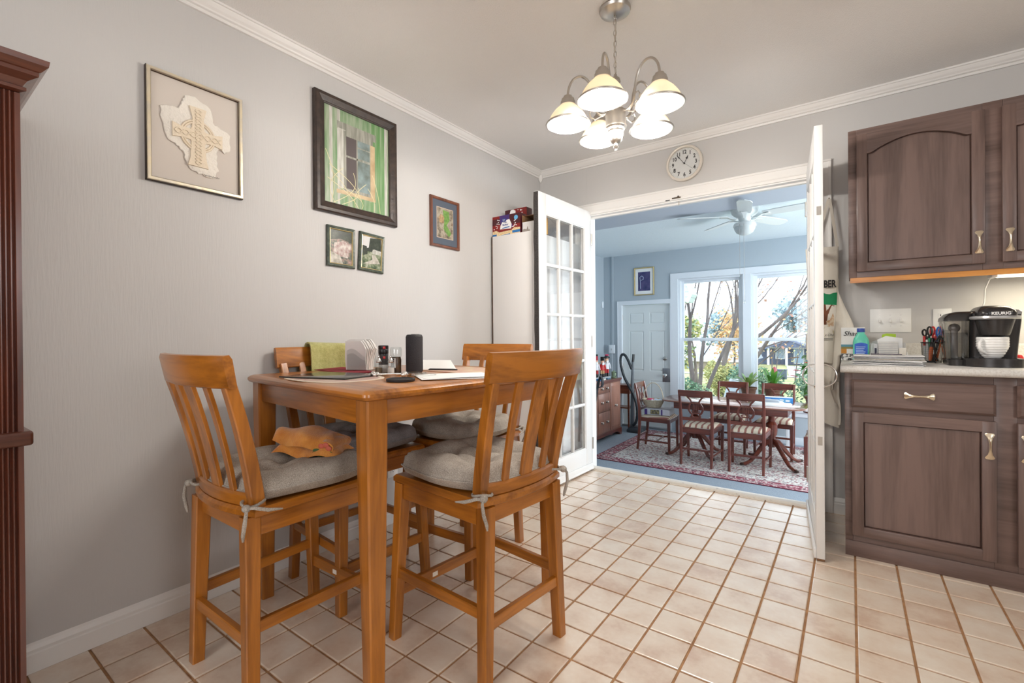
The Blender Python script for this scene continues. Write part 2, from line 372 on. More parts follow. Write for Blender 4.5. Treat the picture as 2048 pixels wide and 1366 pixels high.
struct('baseboard_left', MB().loft([[(XW+p[0], YN, p[1]) for p in bb], [(XW+p[0], YB, p[1]) for p in bb]]), M['white'], 'white baseboard along the picture wall', 'baseboard', smooth=False)
struct('baseboard_back', MB().loft([[(-.105, YB-p[0], p[1]) for p in bb], [(0.0, YB-p[0], p[1]) for p in bb]]), M['white'], 'short white baseboard beside the base cabinet', 'baseboard', smooth=False)
# door casing, jambs and threshold
cs = MB()
cs.box(OX0-.098, OX0-.004, YB-.016, YB, 0, OZ+.075).box(OX0-.098, OX0-.082, YB-.022, YB, 0, OZ+.075, .003)
cs.box(OX1+.004, OX1+.102, YB-.016, YB, 0, OZ+.075).box(OX1+.086, OX1+.102, YB-.022, YB, 0, OZ+.075, .003)
struct('trim_4', cs, M['white'], 'white side casings of the double doorway', 'casing')
hd = MB().box(OX0-.098, OX1+.102, YB-.018, YB, OZ-.006, OZ+.078).box(OX0-.098, OX1+.102, YB-.024, YB, OZ+.064, OZ+.078, .003).box(OX0, OX1, YB-.022, YB-.016, OZ+.012, OZ+.02, .001)
struct('trim_5', hd, M['white'], 'white head casing over the double doorway', 'casing')
jb = MB().box(OX0, OX0+.014, YB-.004, YB+.115, 0, OZ).box(OX1-.014, OX1, YB-.004, YB+.115, 0, OZ).box(OX0, OX1, YB-.004, YB+.115, OZ-.014, OZ)
jb.box(OX0+.010, OX0+.016, YB+.040, YB+.06, 0, OZ-.012).box(OX1-.026, OX1-.012, YB+.04, YB+.06, 0, OZ-.012).box(OX0, OX1, YB+.04, YB+.06, OZ-.026, OZ-.012)
struct('trim_6', jb, M['white'], 'white jambs and stops lining the doorway', 'jamb')
th = [(-.004, 0), (-.002, .012), (.006, .019), (.03, .021), (.046, .018), (.052, .008), (.052, 0)]
struct('trim_7', MB().loft([[(OX0+.01, YB+.004+p[0], p[1]) for p in th], [(OX1-.01, YB+.004+p[0], p[1]) for p in th]]), mat('worn_white_threshold', C(226, 222, 214), .4, noise=(40, C(180, 176, 170), .6, .8)), 'worn white threshold strip between tile and sun room', 'threshold')
hk = thing('door_latch', 'small dark broken latch plate under the doorway head casing', 'latch', (-.985, YB-.024, OZ+.006))
MB().box(-.03, .03, -.002, .002, -.004, .004, .001).box(.008, .02, -.005, .002, 0, .012, .001).obj('strike_plate', mat('rusty_steel', C(86, 74, 62), .6, .6), hk)
MB().box(-.075, -.045, -.001, .002, -.011, -.005).obj('worn_patch', M['blackmat'], hk)
MB().tube([(.012, .02, -.022), (.012, .02, -.05)], .0022, 6).obj('hook', M['brass'], hk)

# --- sun room shell
struct('floor_sunroom', MB().box(SXL, SXR, YB+.10, YF, SF-.1, SF), mat('blue_grey_carpet', C(134, 145, 157), .95, noise=(220, C(164, 174, 184)), bump=(300, .8)), 'blue grey carpet in the sun room', 'floor')
struct('wall_sunroom_left', MB().box(SXL-.1, SXL, YB+.1, YF+.12, SF, SC+.1), M['sunwall'], 'blue grey left wall of the sun room', 'wall')
struct('wall_sunroom_right', MB().box(SXR, SXR+.1, YB+.1, YF+.12, SF, SC+.1), M['sunwall'], 'right wall of the sun room, out of view', 'wall')
struct('wall_sunroom_near', MB().box(SXL, OX0-.01, YB+.101, YB+.115, SF, SC).box(OX1+.01, SXR, YB+.101, YB+.115, SF, SC).box(OX0-.01, OX1+.01, YB+.101, YB+.115, OZ, SC).box(OX0-.01, OX1+.01, YB+.101, YB+.115, SF, -.012), M['sunwall'], 'sun room side of the doorway wall', 'wall')
struct('ceiling_sunroom', MB().box(SXL-.1, SXR+.1, 5.2, YF+.12, SC, SC+.1), M['sunceil'], 'pale textured sun room ceiling', 'ceiling')
struct('trim_8', MB().box(SXL, SXR, YB+.115, 5.22, SC-.05, SC+.1), mat('soffit_paint', C(186, 192, 202), .6), 'flat grey soffit in front of the sun room ceiling', 'soffit')
WIN = [(-2.19, -1.265), (-1.158, -.233), (-.126, .799), (.906, 1.831)]; WZ0, WZ1 = .0, 1.925
D3X0, D3X1, D3Z = -3.125, -2.318, 1.552
fw = MB().box(SXL-.1, D3X0, YF, YF+.12, SF, SC).box(D3X0, D3X1, YF, YF+.12, D3Z, SC).box(D3X1, WIN[0][0], YF, YF+.12, SF, SC)
fw.box(WIN[0][0], SXR+.1, YF, YF+.12, SF, WZ0).box(WIN[0][0], SXR+.1, YF, YF+.12, WZ1, SC).box(WIN[-1][1], SXR+.1, YF, YF+.12, WZ0, WZ1)
for a, b in zip(WIN, WIN[1:]): fw.box(a[1], b[0], YF, YF+.12, WZ0, WZ1)
struct('wall_far', fw, M['sunwall'], 'blue grey far wall of the sun room with the windows', 'wall')
# window casings on the inside
wc = MB().box(WIN[0][0]-.115, WIN[0][0], YF-.018, YF, WZ0-.06, WZ1+.09).box(WIN[0][0]-.115, WIN[-1][1]+.115, YF-.02, YF, WZ1, WZ1+.09).box(WIN[0][0]-.115, WIN[-1][1]+.115, YF-.024, YF, WZ1+.074, WZ1+.09)
for a, b in zip(WIN, WIN[1:]): wc.box(a[1], b[0], YF-.018, YF, WZ0-.06, WZ1)
wc.box(WIN[0][0]-.12, WIN[-1][1]+.12, YF-.016, YF, WZ0-.085, WZ0-.02)
struct('trim_9', wc, M['suntrim'], 'pale window casings on the far wall', 'casing')
struct('trim_10', MB().box(WIN[0][0]-.13, WIN[-1][1]+.13, YF-.05, YF+.01, WZ0-.02, WZ0+.004, .005), M['suntrim'], 'white window stool running under the windows', 'sill')
struct('baseboard_far', MB().box(D3X1+.08, SXR, YF-.014, YF, SF, SF+.10, .004), M['suntrim'], 'white baseboard under the sun room windows', 'baseboard')
def window(n, x0, x1, label):
    w = tag(bpy.data.objects.new('window_%d' % n, None), label, 'window', None, 'structure'); COL.objects.link(w); w.location = ((x0+x1)/2, YF+.02, WZ0)
    h = (x1-x0)/2; H = WZ1-WZ0; zm = .975-WZ0
    MB().box(-h, -h+.03, 0, .10, 0, H).box(h-.03, h, 0, .10, 0, H).box(-h, h, 0, .10, H-.03, H).box(-h, h, 0, .10, 0, .03).obj('frame', M['suntrim'], w)
    def sash(name, z0, z1, y):
        s = MB().box(-h+.03, -h+.072, y, y+.03, z0, z1, .003).box(h-.072, h-.03, y, y+.03, z0, z1, .003).box(-h+.07, h-.07, y, y+.03, z1-.04, z1, .003).box(-h+.07, h-.07, y, y+.03, z0, z0+.045, .003).obj(name, M['suntrim'], w)
        MB().box(-h+.07, h-.07, y+.012, y+.016, z0+.04, z1-.036).obj('pane', M['pane'], s, smooth=False)
    sash('upper_sash', zm-.02, H-.03, .055); sash('lower_sash', .03, zm+.022, .018)
    for x in (-.2, .2): MB().box(x-.03, x+.03, .012, .03, zm+.02, zm+.032, .003).obj('sash_lock', M['suntrim'], w)
window(1, *WIN[0], 'left sun room window with the big tree behind it')
window(2, *WIN[1], 'sun room window right of the mullion with a dark house behind it')
window(3, *WIN[2], 'sun room window hidden behind the open right door')
window(4, *WIN[3], 'farthest right sun room window, out of view')
# six panel entry door
d3 = tag(bpy.data.objects.new('door_3', None), 'pale six panel entry door in the sun room corner', 'door', None, 'structure'); COL.objects.link(d3); d3.location = (D3X0, YF+.03, SF)
DW, DH = D3X1-D3X0, D3Z-SF
M['doorpale'] = mat('pale_door_paint', C(222, 228, 228), .4)
# face with recessed panel fields: stiles and rails
pr = [(.13, .355), (.48, .70)]; pz = [(.20, .76), (.95, 1.575), (1.72, 1.875)]
slab = MB().box(0, DW, .012, .05, .006, DH-.006)
xs = [0, .118, .367, .468, .712, DW]; zs = [.006, .185, .775, .935, 1.59, 1.705, 1.89, DH-.006]
for k in (0, 2, 4): slab.box(xs[k], xs[k+1], 0, .014, .006, DH-.006)
for k in (0, 2, 4, 6): slab.box(xs[1], xs[4], 0.0002, .014, zs[k], zs[k+1])
slab.obj('slab', M['doorpale'], d3)
for (a, b) in ((.118, .367), (.468, .712)):
    for (c, d) in ((.185, .775), (.935, 1.59), (1.705, 1.89)):
        g = .028; r0 = [(a+.006, .0125, c+.006), (b-.006, .0125, c+.006), (b-.006, .0125, d-.006), (a+.006, .0125, d-.006)]
        r1 = [(a+g, .003, c+g), (b-g, .003, c+g), (b-g, .003, d-g), (a+g, .003, d-g)]
        MB().loft([r0, r1]).obj('panel', M['doorpale'], d3, smooth=False)
MB().lathe([(.001, 0), (.030, .0), (.031, .012), (.016, .02), (.014, .034), (.001, .036)], 16).obj('deadbolt', M['nickel'], d3, (.717, -.001, 1.142), (PI/2, 0, 0))
pl = MB().box(-.062, .062, -.004, .001, -.118, .10, .002).obj('lock_plate', mat('dull_steel_plate', (.30, .31, .33, 1), .42, .9), d3, (.735, 0, .885))
MB().lathe([(.001, 0), (.024, .0), (.012, .010), (.011, .03), (.026, .04), (.030, .054), (.02, .068), (.001, .071)], 18).obj('knob', M['chrome'], pl, (-.018, -.004, -.01), (PI/2, 0, 0))
for z in (.25, 1.0, 1.82): MB().cyl((-.002, -.004, z-.045), (-.002, -.004, z+.045), .008).obj('hinge', M['nickel'], d3)
dc = MB().box(D3X0-.075, D3X0, YF-.016, YF, SF, D3Z+.07).box(D3X1, D3X1+.012, YF-.016, YF, SF, D3Z).box(D3X0-.075, D3X1+.075, YF-.016, YF, D3Z, D3Z+.07).box(D3X0-.075, D3X0-.062, YF-.021, YF, SF, D3Z+.07).box(D3X0-.075, D3X1+.075, YF-.021, YF, D3Z+.058, D3Z+.07)
dc.box(D3X0-.01, D3X0+.004, YF-.002, YF+.12, SF, D3Z).box(D3X1-.004, D3X1+.01, YF-.002, YF+.12, SF, D3Z)
struct('trim_11', dc, M['suntrim'], 'pale casing around the six panel door', 'casing')
struct('trim_12', MB().box(-3.30, -3.272, YF-.018, YF, .885, SC), M['sunwall'], 'blue grey cable cover running up the corner', 'cable cover')
struct('trim_13', MB().box(D3X0, D3X1, YF-.03, YF+.02, SF, SF+.03, .004), mat('door_sill_metal', (.4, .4, .42, 1), .4, .8), 'grey metal sill under the six panel door', 'threshold')
# out-of-view window frames added around the fill lights
def plainwin(name, c, sx, sz, axis, label):
    w = tag(bpy.data.objects.new(name, None), label, 'window', None, 'structure'); COL.objects.link(w); w.location = c
    f = MB(); hx, hz = sx/2+.09, sz/2+.09
    for (a0, a1, b0, b1) in ((-hx, -hx+.08, -hz, hz), (hx-.08, hx, -hz, hz), (-hx, hx, hz-.08, hz), (-hx, hx, -hz, -hz+.08), (-.02, .02, -hz, hz)):
        if a0 == -.02: continue
        f.box(a0, a1, -.02, .02, b0, b1) if axis == 'x' else f.box(-.02, .02, a0, a1, b0, b1)
    f.obj('frame', M['white'], w)
plainwin('window_5', (-.55, YN+.03, 1.45), 1.7, 1.2, 'x', 'added window frame for the fill light behind the viewer')
plainwin('window_6', (XR-.03, .1, 1.5), 1.5, 1.1, 'y', 'added window frame for the kitchen side fill light, out of view')
plainwin('window_7', (SXR-.05, 5.5, 1.05), 2.9, 1.5, 'y', 'wide added window frame for the sun room fill light, out of view')

# --- french doors
M['felt'] = mat('grey_felt', C(72, 68, 66), .95, noise=(150, C(48, 45, 44)), bump=(200, .6))
def french_door(n, hinge, free, label, flip):
    """local x runs from hinge to free edge, y is the door's thickness, z up"""
    hv, fv = Vector(hinge), Vector(free); L = (fv-hv).length; ang = math.atan2(fv.y-hv.y, fv.x-hv.x)
    d = tag(bpy.data.objects.new('door_%d' % n, None), label, 'door', None, 'structure'); COL.objects.link(d); d.location = (hv.x, hv.y, .012); d.rotation_euler = (0, 0, ang)
    H = 2.016; t = .017; st = .098; zb_, zt = .172, 1.878; x0, x1 = st, L-.096
    MB().box(0, st, -t, t, 0, H, .002).obj('stile', M['door_white'], d); MB().box(L-.096, L, -t, t, 0, H, .002).obj('stile', M['door_white'], d)
    MB().box(st, L-.096, -t, t, zt, H, .001).obj('rail', M['door_white'], d); MB().box(st, L-.096, -t, t, 0, zb_, .001).obj('rail', M['door_white'], d)
    px, pzz = (x1-x0)/3, (zt-zb_)/5; mw = .011
    for k in (1, 2):
        x = x0+px*k; MB().box(x-mw, x+mw, -.011, .011, zb_, zt, .003).box(x-mw*.45, x+mw*.45, -.0145, .0145, zb_, zt, .002).obj('muntin', M['door_white'], d)
    for k in range(1, 5):
        z = zb_+pzz*k; MB().box(x0, x1, -.0105, .0105, z-mw, z+mw, .003).box(x0, x1, -.014, .014, z-mw*.45, z+mw*.45, .002).obj('muntin', M['door_white'], d)
    for i in range(3):
        for j in range(5):
            a, b, c, e = x0+px*i, x0+px*(i+1), zb_+pzz*j, zb_+pzz*(j+1)
            g = MB().box(a+.004, b-.004, -.002, .002, c+.004, e-.004).obj('pane', M['pane'], d, smooth=False)
            bd = MB()
            for s in (-1, 1):
                y0, y1 = (.004, .013) if s > 0 else (-.013, -.004)
                if i == 0: bd.box(a, a+.008, y0, y1, c, e)
                if i == 2: bd.box(b-.008, b, y0, y1, c, e)
                if j == 0: bd.box(a, b, y0, y1, c, c+.008)
                if j == 4: bd.box(a, b, y0, y1, e-.008, e)
            if bd.bm.verts: bd.obj('glazing_bead', M['door_white'], g)
            else: bd.bm.free()
    for z in (.2, 1.0, 1.8): MB().cyl((-.004, flip*.018, z-.045), (-.004, flip*.018, z+.045), .007).obj('hinge', M['nickel'], d)
    return d, L
dl, LL = french_door(1, (-1.668, 3.338), (-1.697, 2.617), 'left white french door folded back against the white cabinet', 1)
sg = MB()
for k in range(41):
    pass
sg.surf(lambda u, v: (LL+.004+.0012*math.sin(u*61)+.0008*math.sin(u*23+v), -.0175+.035*v+.0012*math.sin(u*47+3), .004+u*2.008), 60, 4, thick=lambda u, v: (LL-.001, -.0175+.035*v, .004+u*2.008))
sg.obj('weatherstrip', M['felt'], dl)['label'] = 'dark grey felt strip'
MB().box(.0, LL, .017, .026, .0, .05, .003).box(.0, LL, .017, .031, .0, .014, .003).obj('door_sweep', M['door_white'], dl)
dr, LR = french_door(2, (-.197, 3.330), (-.118, 2.590), 'right white french door seen edge on beside the apron', -1)
MB().box(0, LR, -.028, -.017, .0, .045, .003).obj('door_sweep', M['door_white'], dr)
MB().box(LR-.03, LR-.001, -.016, .016, -.009, 0.0).obj('edge_shoe', mat('raw_wood_edge', C(120, 84, 54), .7), dr)
for s in (-1, 1):
    pts = [(LR-.035+.010*math.sin(PI*k/12), s*(.015+.052*math.sin(PI*k/12)), .853-.052*math.cos(PI*k/12)) for k in range(13)]
    h = MB().tube(pts, .0032, 8).obj('pull_handle', M['chrome'], dr); h['label'] = 'curved chrome pull'
    MB().lathe([(.001, 0), (.012, 0), (.010, .004), (.001, .005)], 12).obj('rosette', M['chrome'], h, (LR-.035, s*.017, .801), (-s*PI/2, 0, 0))
for z in (.55, 1.62): MB().box(LR-.0005, LR+.0008, -.009, .009, z-.02, z+.02).obj('edge_bolt', M['nickel'], dr)
# ================================================================== KITCHEN FURNITURE
# --- cherry china cabinet at the left edge
M['cherry_z'] = wood('cherry_grain_z', C(60, 27, 18), C(100, 50, 32), 'z', 9, .28, .5, .07)
M['cherry_y'] = wood('cherry_grain_y', C(66, 30, 19), C(106, 54, 34), 'y', 9, .28, .5, .07)
hc = thing('china_cabinet', 'tall cherry wood china cabinet with fluted corner pilasters', 'cabinet', (-1.70, .226, 0))
LB = 1.15
MB().box(-.40, -.012, -LB, 0, .0, 1.69).obj('carcass', M['cherry_z'], hc)
def flutes(y0, y1, z0, z1):
    n = 8; e = .009; pitch = (y1-y0-2*e)/n; poly = [(-.014, y0), (.0, y0), (.0, y0+e)]
    for k in range(n):
        a = y0+e+k*pitch
        for q in range(7): poly.append((-.0052*math.sin(PI*q/6), a+pitch*(.12+.76*q/6)))
    poly += [(0, y1-e), (0, y1), (-.014, y1)]
    return MB().prism(poly, z0, z1, 'z')
for (a, b) in ((-.092, 0), (-LB, -LB+.092)):
    flutes(a, b, .83, 1.688).obj('pilaster', M['cherry_z'], hc, smooth=True, angle=50)
    flutes(a, b, .07, .80).obj('pilaster', M['cherry_z'], hc, smooth=True, angle=50)
MB().box(-.405, .016, -LB-.016, .016, .795, .832, .007, seg=3).obj('waist_ledge', M['cherry_y'], hc)
MB().box(-.405, .010, -LB-.01, .010, 0, .068, .004).obj('plinth', M['cherry_y'], hc)
cp = [(0, 0), (.010, .004), (.010, .012), (.004, .016), (.012, .030), (.030, .042), (.030, .052), (.034, .054), (.046, .068), (.048, .082)]
MB().loft([[(-.405, -LB-p, 1.69+z), (p, -LB-p, 1.69+z), (p, p, 1.69+z), (-.405, p, 1.69+z)] for (p, z) in cp]).obj('crown', M['cherry_y'], hc, smooth=False)
for (a, b) in ((-.572, -.096), (-LB+.096, -.578)):
    dd = MB().box(-.012, .002, a, a+.055, .84, 1.68, .002).box(-.012, .002, b-.055, b, .84, 1.68, .002).box(-.012, .002, a, b, 1.62, 1.68, .002).box(-.012, .002, a, b, .84, .90, .002).obj('glass_door', M['cherry_z'], hc)
    MB().box(-.008, -.005, a+.05, b-.05, .89, 1.63).obj('pane', M['pane'], dd)
    d2 = MB().box(-.012, .002, a, b, .09, .785, .003).box(0, .007, a+.06, b-.06, .15, .72, .004).obj('door', M['cherry_z'], hc)
    MB().ball((.016, (b-.03 if a > -.5 else a+.03), .46), .011).obj('knob', M['brass'], d2)
# --- counter height table
TZ = .912; TA = math.radians(-6.5); TCX, TCY, TS = -1.4934, 1.3126, .465
tb = thing('pub_table', 'square honey wood counter height table by the picture wall', 'table', (TCX, TCY, 0), TA)
ed = [(TS-.012, TZ-.030), (TS-.004, TZ-.026), (TS, TZ-.018), (TS-.001, TZ-.010), (TS-.008, TZ-.004), (TS-.016, TZ)]
def rrect(h, z, r=.018, n=4):
    p = []
    for (sx, sy, a0) in ((1, 1, 0), (-1, 1, 90), (-1, -1, 180), (1, -1, 270)):
        for k in range(n+1):
            a = math.radians(a0+90*k/n); p.append((sx*(h-r)+r*math.cos(a), sy*(h-r)+r*math.sin(a), z))
    return p
MB().loft([rrect(h, z) for h, z in ed]).obj('tabletop', M['honey_x'], tb, angle=25)
q = TS-.052
for (x, y) in ((q, q), (-q, q), (-q, -q), (q, -q)):
    MB().bar((x, y, TZ-.031), (x, y, TZ-.13), .068, .068, side=(1, 0, 0), c=.08).bar((x, y, TZ-.13), (x, y, 0), .068, .068, .046, .046, side=(1, 0, 0), c=.08).obj('leg', M['honey_z'], tb)
for s in (-1, 1):
    MB().box(-q+.03, q-.03, s*(q+.012)-.010, s*(q+.012)+.010, TZ-.104, TZ-.031, .002).obj('table_apron', M['honey_x'], tb)
    MB().box(s*(q+.012)-.010, s*(q+.012)+.010, -q+.03, q-.03, TZ-.104, TZ-.031, .002).obj('table_apron', M['honey_y'], tb)

# --- counter chairs (local +y is the front)
SZ = .578
def bow(x, k=.030): return -k*(1-(x/.2)**2)
def make_chair():
    c = thing('bar_chair', 'x', 'chair')
    # seat board with bowed rear edge
    out = [(-.209, .216), (.209, .216)]
    for k in range(13):
        x = .205-.41*k/12; out.append((x, -.205-.034*(1-(x/.205)**2)))
    def ring(o, z): return [(x*(1-o/.22), y*(1-o/.22), z) for (x, y) in out]
    MB().loft([ring(.006, SZ-.027), ring(0, SZ-.022), ring(0, SZ-.008), ring(.007, SZ)]).obj('seat', M['honey_y'], c, angle=30)
    for s in (-1, 1):
        MB().bar((s*.186, .192, SZ-.027), (s*.207, .217, 0), .042, .042, .034, .034, c=.08).obj('leg', M['honey_z'], c)
        MB().bar((s*.165, -.200, SZ-.027), (s*.186, -.212, 0), .042, .046, .034, .036, c=.08).obj('leg', M['honey_z'], c)
        MB().bar((s*.187, .18, SZ-.055), (s*.178, -.18, SZ-.055), .056, .020, side=(0, 0, 1)).obj('seat_apron', M['honey_y'], c)
        MB().bar((s*.200, .205, .235), (s*.183, -.210, .235), .034, .020, side=(0, 0, 1)).obj('stretcher', M['honey_y'], c)
    MB().bar((-.178, .196, SZ-.055), (.178, .196, SZ-.055), .056, .020, side=(0, 0, 1)).obj('seat_apron', M['honey_x'], c)
    MB().bar((-.168, -.196, SZ-.055), (.168, -.196, SZ-.055), .056, .020, side=(0, 0, 1)).obj('seat_apron', M['honey_x'], c)
    MB().bar((-.196, .211, .165), (.196, .211, .165), .040, .020, side=(0, 0, 1)).obj('stretcher', M['honey_x'], c)
    MB().bar((-.182, -.212, .20), (.182, -.212, .20), .034, .020, side=(0, 0, 1)).obj('stretcher', M['honey_x'], c)
    def by(z): t = (z-SZ)/(.94-SZ); return -.185-.055*t-.030*t*t       # rake of the back
    for s in (-1, 1):
        pts = []
        for k in range(7):
            z = SZ-.002+(.945-SZ)*k/6; t = k/6; pts.append((s*(.174+.026*t), by(z), z))
        MB().strip(pts, [.036-.006*k/6 for k in range(7)], [.040-.008*k/6 for k in range(7)], side=(1, 0, 0), c=.1).obj('back_post', M['honey_z'], c)
    for (x, w) in ((-.092, .026), (0, .052), (.092, .026)):
        pts = [(x*(1+.12*k/5), by(SZ+.03+(.945-SZ-.03)*k/5)+bow(x*(1+.1*k/5), .026), SZ+.028+(.945-SZ-.028)*k/5) for k in range(6)]
        MB().strip(pts, [w*(1+.12*k/5) for k in range(6)], .012, side=(1, 0, 0)).obj('slat', M['honey_z'], c)
    low = [(-.162+.324*k/10, by(SZ)+bow(-.162+.324*k/10, .034), SZ+.018) for k in range(11)]
    MB().strip(low, .040, .026, side=(0, 0, 1), c=.25).obj('lower_rail', M['honey_x'], c)
    top = [(-.228+.456*k/14, by(.98)-.002+bow(-.2+.4*k/14, .032)+.006, .974) for k in range(15)]
    def trail():
        rings = []
        for p in top:
            y, x = p[1], p[0]; tw = .010
            rings.append([(x, y+.011+tw, .930), (x, y+.013-.004, 1.006), (x, y+.007-.006, 1.018), (x, y-.007-.006, 1.016), (x, y-.012-.004, 1.004), (x, y-.011+tw, .930), (x, y-.004+tw, .926), (x, y+.006+tw, .926)])
        return MB().loft(rings)
    trail().obj('top_rail', M['honey_x'], c, angle=30)
    return c
M['cushion'] = weave('grey_beige_linen', C(132, 124, 115), C(188, 180, 169), 520)
M['cushion_shaded'] = weave('shaded_grey_linen', C(116, 113, 114), C(162, 158, 159), 520)  # wall side cushion: shade put into a darker copy of the linen
def make_cushion(seed):
    rnd = random.Random(seed)
    k = thing('seat_cushion', 'x', 'cushion')
    tufts = [(0, 0), (-.095, .09), (.095, .09), (-.09, -.095), (.09, -.095)]
    W, D = .203, .195; ph = [rnd.uniform(0, 6.28) for _ in range(6)]
    def pt(u, v, top):
        a, b = 2*u-1, 2*v-1
        x = a*math.sqrt(max(0, 1-.32*b*b)); y = b*math.sqrt(max(0, 1-.32*a*a))
        sq = max(abs(a), abs(b)); X = x*W*1.10*(1+.06*b); Y = y*D*1.12
        edge = (1-sq**5)
        X += .004*math.sin(9*v+ph[0]); Y += .004*math.sin(8*u+ph[1])
        if top:
            z = .036+.066*math.sqrt(max(0, edge))+.004*math.sin(7*a+ph[2])*math.sin(6*b+ph[3])*edge
            for (tx, ty) in tufts:
                d2 = (X-tx)**2+(Y-ty)**2; z -= .040*math.exp(-d2/.0013)+.018*math.exp(-d2/.007)
            # radial pull creases
            for (p, q) in ((0, 1), (0, 2), (0, 3), (0, 4), (1, 2), (3, 4), (1, 3), (2, 4)):
                ax, ay = tufts[p]; bx, by_ = tufts[q]; L2 = (bx-ax)**2+(by_-ay)**2; t = max(0, min(1, ((X-ax)*(bx-ax)+(Y-ay)*(by_-ay))/L2))
                d2 = (X-ax-t*(bx-ax))**2+(Y-ay-t*(by_-ay))**2; z -= .012*math.exp(-d2/.0005)
            z = max(z, .022)
        else: z = .036-.034*math.sqrt(max(0, 1-sq**10))
        return (X, Y, z)
    n = 34
    mb = MB(); mb.surf(lambda u, v: pt(u, v, True), n, n); mb.surf(lambda u, v: pt(1-u, v, False), n, n)
    bmesh.ops.remove_doubles(mb.bm, verts=mb.bm.verts[:], dist=.0006)
    pad = mb.obj('pad', M['cushion'], k, angle=80)
    # piping seam
    seam = []
    for e in range(4):
        for t in range(10):
            u = t/10; uv = ((u, 0), (1, u), (1-u, 1), (0, 1-u))[e]; seam.append(pt(uv[0], uv[1], True))
    seam = [(x*1.004, y*1.004, .037) for (x, y, z) in seam]
    MB().tube(seam, .0028, 6, loop=True).obj('piping', M['cushion'], pad)
    for (tx, ty) in tufts: MB().ball((tx, ty, .040), .006, sz=.5, n=8).obj('button', M['cushion'], pad)
    for s in (-1, 1):
        px, py = s*.176, -.196
        t = MB()
        lp = [(px+.030*math.cos(a), py+.030*math.sin(a), .012+.004*math.sin(2*a)) for a in [2*PI*q/14 for q in range(14)]]
        t.tube(lp, .0042, 6, loop=True)
        kx, ky = px+s*.024, py-.030
        t.ball((kx, ky, .008), .0125, 1.1, 1, .9, 10)
        t.tube([(kx, ky, .008), (kx+s*.012, ky-.006, -.004), (kx+s*.010, ky-.010, -.035), (kx-s*.004, ky-.008, -.068), (kx-s*.008, ky-.006, -.085)], [.004, .0052, .0062, .0058, .003], 6)
        t.tube([(kx, ky, .008), (kx+s*.018, ky+.012, .010), (kx+s*.032, ky+.045, -.002), (kx+s*.034, ky+.085, -.010)], [.004, .0055, .006, .0025], 6)
        t.obj('tie', M['cushion'], k, angle=60)
    return k
CH = [((-1.074, 1.268), 84.4, 'bar chair on the doorway side with its back to the tile floor', 'beige tufted cushion on the bar chair nearest the tile floor', 0),
      ((-1.566, .837), 0.1, 'bar chair nearest the china cabinet with an orange towel on its seat', 'grey tufted cushion lying under the folded orange towel', 1),
      ((-1.786, 1.270), -93.5, 'bar chair against the wall with a green towel over its back', 'shade darkened grey tufted cushion on the chair against the wall', 2),
      ((-1.568, 1.743), 182.1, 'bar chair at the far side of the table by the white cabinet', 'light grey tufted cushion on the chair by the white cabinet', 3)]
chair0 = make_chair(); cush0 = make_cushion(3)
M['sticker'] = mat('white_sticker', C(235, 230, 220), .5)
def place_chair(i, root, cush):
    (x, y), a, lab, clab, _ = CH[i]
    for o, z, l, g in ((root, 0, lab, 'counter chairs around the table'), (cush, SZ+.0012, clab, 'seat cushions on the counter chairs')):
        o.location = (x, y, z); o.rotation_euler = (0, 0, math.radians(a)); o['label'] = l; o['group'] = g
    return root, cush
roots = []
for i in range(4):
    r = chair0 if i == 0 else copy_tree(chair0); c = cush0 if i == 0 else copy_tree(cush0)
    roots.append(place_chair(i, r, c))
for ch in roots[2][1].children: ch.data = ch.data.copy(); ch.data.materials[0] = M['cushion_shaded']
for g in [x for ch in roots[2][1].children for x in ch.children]: g.data = g.data.copy(); g.data.materials[0] = M['cushion_shaded']
for i in (0, 1):
    MB().box(-.05, -.026, .2000, .2012, .156, .172).obj('sticker', M['sticker'], roots[i][0])['label'] = 'small white paper sticker'

# --- green towel over the wall side chair (in that chair's axes: +x runs towards the viewer)
M['greentowel'] = mat('olive_terry_cloth', C(176, 172, 104), .95, noise=(70, C(196, 192, 126)), bump=(260, 1.0), sheen=.3)
tw = thing('hand_towel', 'olive green terry towel draped over the chair back by the wall', 'towel', (-1.786, 1.270, 0), math.radians(-93.5))
def towel(u, v, off=0.0):
    x = .075-.285*u
    bowy = bow(max(-.2, min(.2, x)), .032)-.268+.006
    front = .30; back = .20; zt = 1.024; s = v*(front+back+.05)-back
    f = .005*math.sin(u*21+1)*min(1, abs(s)*8)+.004*math.sin(u*9)*min(1, abs(s)*8)
    if s < 0: y = -.021-off; z = zt+s
    elif s < .05: a = PI*s/.05; y = -.0225*math.cos(a)*(1+off/.021*.9); z = zt+(.010+off)*math.sin(a)
    else:
        d = s-.05; y = .0245+off+.055*d; z = zt-d
    return (x, bowy+y-f*(1 if s < 0 else -1), z-.012*u)
MB().surf(lambda u, v: towel(u, v, .0), 30, 44, thick=lambda u, v: towel(u, v, .007)).obj('cloth', M['greentowel'], tw, angle=80)
for v in (.02, .98): pass

